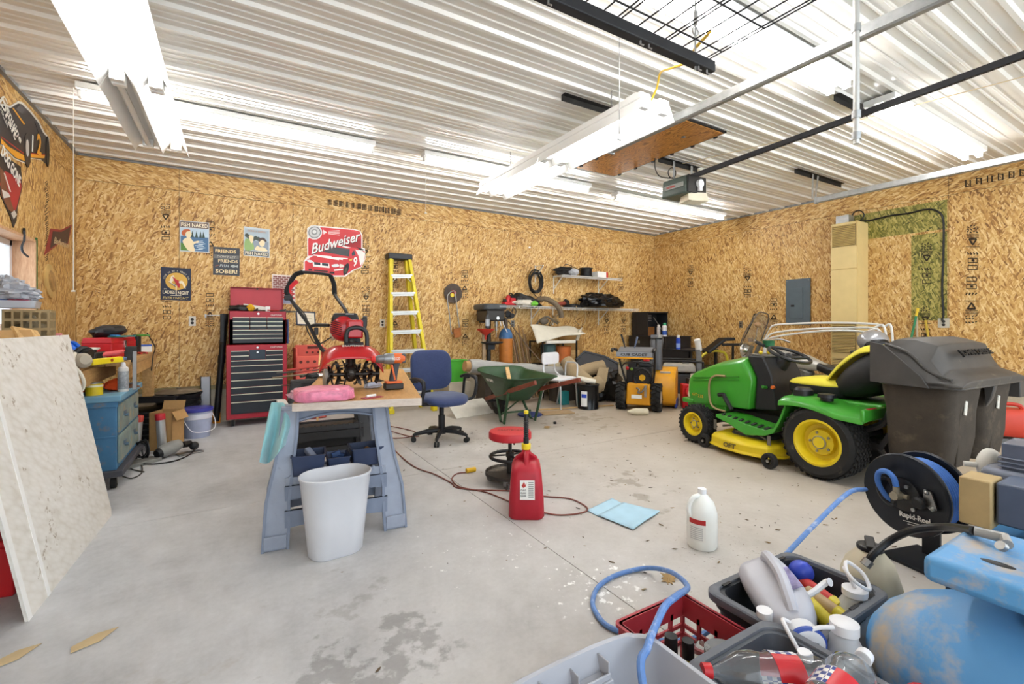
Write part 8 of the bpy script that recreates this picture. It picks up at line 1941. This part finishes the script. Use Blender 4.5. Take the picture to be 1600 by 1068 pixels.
def rim_(w_,d_,z,dip=.0):
    o=[]
    for p_ in rring(w_,d_,.06,z,8):
        o.append(p_)
    # denser back edge so that the rim can rise in the middle
    q_=[]
    for i,p_ in enumerate(o):
        q_.append(p_)
        n_=o[(i+1)%len(o)]
        if(n_-p_).length>.1:
            for k in range(1,9):q_.append(p_.lerp(n_,k/9))
    return[Vector((p_.x,p_.y,p_.z+dip*max(0,(1-(p_.x/(w_*.42))**2))**.5*(abs(p_.y)>d_*.45)))if abs(p_.x)<w_*.42 else p_ for p_ in q_]
part(r,'tub',GRT,lambda m:m.loft([rim_(W*.82,D*.82,0),rim_(W*.96,D*.96,gh-.04,.02),rim_(W,D,gh-.035,.02),rim_(W,D,gh-.004,.02),rim_(W-.01,D-.01,gh,.02),rim_(W-.03,D-.03,gh-.002,.02),rim_(W*.95-.03,D*.95-.03,gh-.05,.02),rim_(W*.82-.02,D*.82-.02,.01)]),smooth=50)
part(r,'handle_recess',GRT,lambda m:(m.bb((-.10,D/2-.07,gh-.30),(.10,D/2-.02,gh-.035)),m.bb((-.095,D/2-.062,gh-.035),(-.09,D/2-.02,gh+.005)),m.bb((.09,D/2-.062,gh-.035),(.095,D/2-.02,gh+.005)),m.bb((0.0,D/2-.055,gh-.035),(.004,D/2-.02,gh)),m.bb((-.095,D/2-.066,gh-.035),(.095,D/2-.060,gh-.02))),bev=.006)
BKT=mat('#2b2e34',.45,var=.12,dirt='#7d8490',da=.12)
tote('black_tote','black tote behind the red crate, full of bottles and caulking tools',1.40,1.90,.70,1.015,.285,BKT,slots=4)
tote('black_tote','dark grey tote in front, holding empty clear soda bottles',1.01,1.37,.30,.79,.31,mat('#4b5058',.45,var=.1,dirt='#9aa0aa',da=.1))
# red milk crate
r=thing('red_crate','red slotted plastic crate with small bottles beside the grey tote','crate',(1.205,.955,FZ)); RCM=mat('#a3303a',.45,var=.1,dirt='#c98a86',da=.1)
def rcr(m):
    W,D,H=.30,.27,.25
    for s_ in(-1,1):
        for z,h in((.015,.03),(.085,.012),(.115,.012),(.145,.012),(.215,.07)):
            if z in(.015,.215):m.box((0,s_*D/2,z),(W,.010,h)); m.box((s_*W/2,0,z),(.010,D,h))
            else:m.box((0,s_*D/2,z),(W,.008,h)); m.box((s_*W/2,0,z),(.008,D,h))
        for k in range(5):m.bar((-W/2+W*k/4,s_*D/2,.02),(-W/2+W*k/4+(.015 if 0<k<4 else 0),s_*D/2,.2),.012,.010,up=(0,1,0)); m.bar((s_*W/2,-D/2+D*k/4,.02),(s_*W/2,-D/2+D*k/4,.2),.012,.010,up=(1,0,0))
    m.box((0,0,.006),(W,D,.008));
    m.loft([rring(W+.02,D+.02,.02,.235),rring(W+.03,D+.03,.02,.24),rring(W+.03,D+.03,.02,.25),rring(W-.004,D-.004,.015,.25),rring(W-.004,D-.004,.015,.235)],loop=True)
m=MB(); rcr(m); m.build('basket',RCM,r,smooth=0)
CLEAR=mat('#f6f9fb',.03,var=0,trans=.94,ior=1.06,coat=1.0)
def bottle(name,label,loc,prof,body,cap,caph,rot=(0,0,0),group=None,lab=None,n=24):
    r=thing(name,label,'bottle',loc,0,group,rot=rot)
    part(r,'body',body,lambda m:m.lathe(prof,n))
    rt,zt=prof[-2]
    if cap:part(r,'cap',cap,lambda m:m.lathe([(rt+.004,zt-caph*.35),(rt+.005,zt-caph*.3),(rt+.004,zt+caph*.65),(.001,zt+caph*.65)],18))
    if lab:part(r,'label',lab[0],lambda m:curved_label(m,lab[1],lab[2],lab[3],0,360,.0012,28))
    return r
SM=lambda R,h:[(.001,0),(R,0),(R,h*.62),(R*.8,h*.72),(R*.55,h*.8),(R*.55,h),(.001,h)]
CZ=FZ+.011
bottle('small_bottle','tall white bottle with a black cap in the red crate',(1.105,.93,CZ),SM(.026,.24),WHITE_PL,BLACK,.05)
bottle('small_bottle','yellow bottle with a black cap in the red crate',(1.155,.91,CZ),SM(.024,.22),mat('#d9c42a',.4),BLACK,.05)
bottle('small_bottle','clear lumpy bottle in the red crate beside the yellow bottle',(1.21,.90,CZ),[(.001,0),(.03,0),(.034,.06),(.026,.1),(.034,.15),(.03,.2),(.02,.225),(.001,.226)],CLEAR,None,0)
bottle('small_bottle','white bottle with pink and yellow label in the red crate front',(1.15,.845,CZ),SM(.034,.20),mat('#d9d6cf',.4),BLACK,.03,lab=(mat('#d98a6a',.5,var=.5,sc=40),.0345,.03,.11))
bottle('jar','wide grey-lidded jar at the front of the red crate',(1.245,.855,CZ),[(.001,0),(.05,0),(.052,.17),(.05,.19),(.001,.19)],mat('#c9c6bf',.4),mat('#77797c',.45),.05)
bottle('small_bottle','short white bottle with a grey cap in the red crate corner',(1.09,.86,CZ),SM(.028,.15),WHITE_PL,mat('#5c5f66',.4),.03)
slab('dark_strip','dark folded strip lying on the bottom of the red crate','strip',1.18,1.02,CZ,.2,.06,.012,(0,0,12),'#39454f')
# soda bottles
SODA=[(.001,.008),(.02,.0),(.045,.004),(.054,.03),(.05,.05),(.054,.075),(.054,.15),(.05,.165),(.054,.19),(.05,.225),(.03,.26),(.014,.285),(.014,.305),(.001,.306)]
k=NT('soda_label'); tc=k.obj(); spx=k.n('ShaderNodeSeparateXYZ'); k.l(tc,spx.inputs[0])
ch=k.n('ShaderNodeTexChecker'); ch.inputs['Scale'].default_value=75; k.l(tc,ch.inputs['Vector']); ch.inputs['Color1'].default_value=(*lin('#2a3f8a'),1); ch.inputs['Color2'].default_value=(*lin('#e6e3e0'),1)
ang=k.math('ARCTAN2',spx.outputs[1],spx.outputs[0]); msk=k.math('GREATER_THAN',k.math('SINE',k.math('MULTIPLY',ang,3.0)),.3)
k.l(k.mix(msk,lin('#c8262f'),ch.outputs['Color']),k.b.inputs['Base Color']); k.b.inputs['Roughness'].default_value=.35; SLAB=k.m
for i,(x,y,z,rot,cap)in enumerate(((1.295,.595,.345,(0,-86,-32),RED),(1.06,.60,.315,(0,84,-30),WHITE_PL),(1.315,.67,FZ+.013,(3,-3,0),WHITE_PL),(1.05,.51,.395,(0,86,6),WHITE_PL))):
    b=bottle('soda_bottle',('clear soda bottle with a red cap lying against the grey tote','clear soda bottle with a flag pattern label lying in the middle of the dark tote','clear soda bottle standing upright with a white cap in the dark tote','clear soda bottle lying across the front of the dark tote with a printed white cap')[i],(x,y,z),SODA,CLEAR,cap,.022,rot=rot,group=None,lab=(SLAB,.0546,.08,.148))
m=MB(); m.bb((1.07,.38,FZ+.016),(1.24,.74,FZ+.225)); single(m,'crumpled_liner',mat('#3b424e',.6),'dark liner at the bottom of the tote of soda bottles','liner',(1.2,.55,FZ+.013),world=True,bev=.01)
# detergent bottle
dz_=Vector((-.57,-.80,-.10)).normalized(); dx_=Vector((-.3,.25,.92)).cross(dz_).normalized(); DROT=[math.degrees(a)for a in basis((0,0,0),dx_,dz_.cross(dx_),dz_).to_euler()]
r=thing('detergent_bottle','big silver grey detergent jug with a blue and white cap tilted in the black tote','jug',(1.535,.85,.352),0,rot=DROT)
DG=mat('#bcbec8',.35,var=.05)
part(r,'body',DG,lambda m:m.loft([rring(.12,.08,.03,-.16,6),rring(.16,.10,.04,-.15,6),rring(.17,.11,.045,-.05,6),rring(.165,.11,.045,.06,6),rring(.12,.10,.045,.12,6,cx=-.01),rring(.07,.07,.03,.15,6,cx=-.015)]),smooth=60,sub=1)
part(r,'handle',DG,lambda m:m.tube(cr([(.03,.045,-.13),(.035,.075,-.10),(.03,.08,0),(.01,.06,.08),(0,.04,.11)],5),.018,10))
part(r,'cap',mat('#e3e4e8',.4),lambda m:m.lathe([(.001,.145),(.05,.145),(.052,.19),(.045,.195),(.001,.196)],26,(-.015,0,0)))
part(r,'cap_ring',mat('#2f4fa8',.4),lambda m:m.torus((-.015,0,.185),.048,.008,n=28,k=6))
part(r,'spout',mat('#c23a3e',.4),lambda m:m.cyl((-.015,0,.195),(-.015,0,.21),.018,n=16))
part(r,'label',mat('#8f86b0',.4,var=.5,sc=30),lambda m:m.box((.05,.0575,.0),(.04,.004,.10)),bev=.002)
# caulk guns and tools in the tote
for i,(a,b,c_,R_,lb)in enumerate(((aT(1252,906,1.72),aT(1300,940,1.60),'#c0302c',.022,'red tube lying at the back of the black tote'),(aT(1262,924,1.66),aT(1308,957,1.55),'#b59a72',.022,'tan caulk tube in the black tote beneath the red tube'),(aT(1258,935,1.62),aT(1290,968,1.54),'#d9c73a',.024,'yellow tube with green marks in the black tote'))):
    a,b=Vector(a),Vector(b); r=thing('caulk_tube',lb,'tube',tuple(a)); part(r,'tube',mat(c_,.45),lambda m:m.cyl(a,b,R_,n=16),world=True); part(r,'end_cap',mat('#d9c73a',.4),lambda m:m.cyl(b,b+(b-a).normalized()*.03,R_*1.1,R_*.9,n=16),world=True)
r=thing('blue_cap_bottle','dark bottle with a round blue cap in the black tote','bottle',(1.82,.93,FZ+.19)); part(r,'body',BLACK,lambda m:m.cyl((0,0,-.15),(0,0,.06),.035,n=18)); part(r,'cap',mat('#2f46b8',.35),lambda m:m.ell((0,0,.085),(.042,.042,.04)))
m=MB(); m.tube(cr([aT(1254,934,1.56),aT(1272,924,1.57),aT(1290,910,1.58),aT(1297,909,1.57)],4),[.010]*12+[.014],8); single(m,'white_nozzle',WHITE_PL,'white angled nozzle sticking up in the black tote','nozzle',tuple(aT(1254,934,1.56)),world=True)
bottle('small_bottle','upright bottle with a flat white cap at the left end of the black tote',(1.435,.83,FZ+.09),SM(.034,.20),mat('#b9b2a0',.5),WHITE_PL,.04,rot=(0,-6,0))
for i,(x,y,h,lb)in enumerate(((1.795,.745,.25,'white jug with coiled clear tubing behind the cone shaped jug'),(1.515,.655,.33,'translucent cone shaped white jug standing between the two totes and the tank'))):
    q_=h/.3; r=thing('white_jug',lb,'jug',(x,y,FZ+(.05 if i==0 else 0)+.012)); part(r,'body',mat('#cfd2d6',.4,var=.03,trans=.1),lambda m:m.lathe([(.001,0),(.085,0),(.092,.02),(.09,h*.45),(.08,h*.56),(.032,h*.88),(.032,h*.95),(.001,h*.95)],30))
    part(r,'cap',WHITE_PL,lambda m:m.lathe([(.034,h*.9),(.037,h*.91),(.037,h*.99),(.032,h),(.001,h)],24))
    part(r,'tubing',WHITE_PL,lambda m:m.tube(cr([(0,0,h),(-.01,.02,h+.05),(.04,.04,h+.06),(.06,0,h+.03),(.03,-.03,h),(-.02,-.01,h+.03),(.0,.03,h+.05),(.05,.05,h+.03)]if i==0 else[(-.04,.01,h*.97),(-.09,.04,h*.95),(-.13,.06,h*.8),(-.16,.05,h*.62)],5),.006,8))
m=MB(); m.tube(cr([(1.44,.72,.345),(1.40,.76,.375),(1.36,.74,.385),(1.345,.69,.34)],5),.006,8); single(m,'clear_tube',WHITE_PL,'white tube running from the detergent cap toward the soda bottle tote','tube',(1.36,.77,.40),world=True)
r=thing('red_cap_bottle','small bottle with a ribbed red cap beside the blue tank','bottle',(1.47,.49,FZ+.20),0,rot=(20,-20,0)); part(r,'body',mat('#c9c6be',.4),lambda m:m.cyl((0,0,-.14),(0,0,.06),.03,n=16)); part(r,'cap',mat('#b8323a',.4),lambda m:m.lathe([(.001,.05),(.032,.05),(.034,.1),(.028,.115),(.001,.116)],12))
# garden sprayer
m=MB(); m.bb((1.94,.70,FZ),(2.14,.90,.158)); single(m,'low_carton',CARD,'low carton under the dirty white sprayer jug','carton',(2.04,.80,FZ),world=True)
p=Vector((2.035,.795,.16)); r=thing('garden_sprayer','dirty white sprayer jug with a black hose wand beside the black tote','sprayer',(p.x,p.y,.16),25)
SPM=mat('#c5bca4',.5,var=.06,dirt='#8d8062',da=.1)
part(r,'jug',SPM,lambda m:m.loft([rring(.17,.15,.05,0,6),rring(.20,.18,.06,.02,6),rring(.20,.18,.06,.15,6),rring(.17,.15,.06,.20,6),rring(.10,.09,.04,.24,6),rring(.08,.08,.039,.25,6)]),smooth=60)
part(r,'handle',SPM,lambda m:m.tube(cr([(.04,.0,.23),(.08,0,.225),(.105,0,.19),(.105,0,.13),(.08,0,.10)],5),.017,10))
part(r,'label',mat('#d3ceba',.6,var=.2,sc=20,dirt='#8a8a5a',da=.35,dsc=14),lambda m:m.box((-.03,-.092,.085),(.125,.004,.11)),bev=.002)
part(r,'label_mark',BLACK,lambda m:(m.box((.0,-.095,.12),(.018,.003,.018)),),smooth=0)
part(r,'cap',BLACK_PL,lambda m:(m.cyl((0,0,.25),(0,0,.268),.042,n=20),m.box((0,0,.274),(.11,.03,.016))),bev=.004)
part(r,'hose',BLACK_PL,lambda m:m.tube(cr([aT(1357,876,1.66),aT(1366,864,1.655),aT(1392,843,1.66),aT(1430,827,1.58),aT(1480,823,1.48),aT(1523,829,1.262)],6),.0125,10),world=True)
part(r,'hose_fitting',STEEL,lambda m:m.tube([aT(1351,883,1.66),aT(1358,875,1.66)],.017,10),world=True)
part(r,'wand',mat('#a7a6a2',.4),lambda m:m.tube([aT(1523,829,1.262),aT(1535,832,1.25),aT(1570,840,1.215),aT(1574,850,1.185)],[.012,.013,.014,.012],10),world=True)
part(r,'wand_tip',STEEL,lambda m:m.cyl(aT(1568,855,1.165),aT(1562,851,1.165),.012,n=12),world=True)
# blue air hose
P=[rc+Vector((-.02,.16,-.02)),aT(1325,770,2.2),aT(1270,822,2.05),aT(1222,872,1.95)]; P+=[Vector((1.66,1.12,.12)),Vector((1.5,1.14,FZ+.02)),Vector((1.38,1.2,FZ+.012)),*[fl(a,b,.012)for a,b in((985,990),(950,978),(932,958),(926,938),(936,915),(965,897))],aT(1010,887,2.24),aT(1048,893,2.05)]
P+=[aT(1074,915,1.74),aT(1058,930,1.46),aT(1040,945,1.36),aT(1025,975,1.29),aT(1012,1010,1.22),aT(1004,1066,1.15),Vector((.80,.62,.12))]
m=MB(); m.tube(cr(P,7),.0105,10); single(m,'air_hose',mat('#5f86c2',.5,var=.12,sc=50,dirt='#b5bccb',da=.3,dsc=25),'blue air hose running from the reel, looping on the floor and over the grey tote','hose',tuple(P[0]),world=True)
# leaves, chips and grit on the floor
m=MB(); q_=random.Random(5)
LEAF=[mat(c,.8,var=.25)for c in('#5d4a33','#7d6544','#3f342a','#948264')]
for i in range(430):
    x=q_.gauss(2.9,1.0); y=q_.gauss(2.6,1.3)
    if not(.3<x<6.5 and .7<y<6.3):continue
    s=q_.choice((.005,.006,.008,.011,.018)); a=q_.uniform(0,6.28); m.m=q_.randrange(4)
    e=q_.uniform(.25,.6); c_,n_=math.cos(a),math.sin(a)
    m.add([(x+s*(u*c_-v*e*n_),y+s*(u*n_+v*e*c_),FZ+.0012+h*s)for u,v,h in((-1,0,0),(-.3,.9,.12),(.5,.6,.05),(1,0,.2),(.3,-.8,.0),(-.5,-.6,.1))],[(0,1,2,3,4,5)])
o=m.build('leaf_litter',LEAF,None,smooth=0); tag(o,'scattered dry leaf bits and grit on the concrete','debris',kind='stuff')
for(px,py,s,lb)in((1045,905,.045,'tan dry oak leaf on the floor beside the blue hose loop'),(855,668,.05,'brown curled leaf on the floor below the wheelbarrow')):
    p=fl(px,py); m=MB(); n_=20
    m.prism([(s*(1 if k%4==0 else .55 if k%2 else .75)*math.cos(2*PI*k/n_)*1.2,s*(1 if k%4==0 else .5 if k%2 else .75)*math.sin(2*PI*k/n_))for k in range(n_)],.002); m.bar((0,0,.002),(-s*1.6,-.01,.003),.003,.002)
    m.v=[Vector((v.x,v.y,v.z+.006*math.sin(v.x*60)+.007))for v in m.v]; single(m,'dry_leaf',mat('#a88a5c',.8,var=.2),lb,'leaf',(p.x,p.y,FZ),30)
p=fl(867,662); m=MB(); m.box((0,0,.014),(.03,.03,.028)); single(m,'lost_plug',BLACK,'tiny black cap on the floor behind the red stool','cap',(p.x,p.y,FZ),20,bev=.004)
for(px,py,lb)in((12,1030,'torn tan paper scrap on the floor at the bottom left corner'),(140,1002,'torn tan paper scrap on the floor right of the leaning board foot')):
    p=fl(px,py); m=MB(); m.flat([(-.06,-.03,.003),(.02,-.035,.003),(.09,.01,.003),(.03,.03,.003),(-.05,.01,.003)],(0,0,1),.002); single(m,'paper_scrap',mat('#c9b289',.8),lb,'paper',(p.x,p.y,FZ),25)

# a thing of a single mesh needs no parent of its own
for o in[q for q in bpy.data.objects if q.type=='EMPTY' and q.parent is None]:
    ks=kids(o)
    if len(ks)==1 and not kids(ks[0])and 'kind' not in o.keys():
        c=ks[0]; nm=o.name.split('.')[0]; c.parent=None; c.matrix_basis=o.matrix_basis.copy()
        for key in('label','category','group'):
            if key in o.keys():c[key]=o[key]
        bpy.data.objects.remove(o); c.name=nm
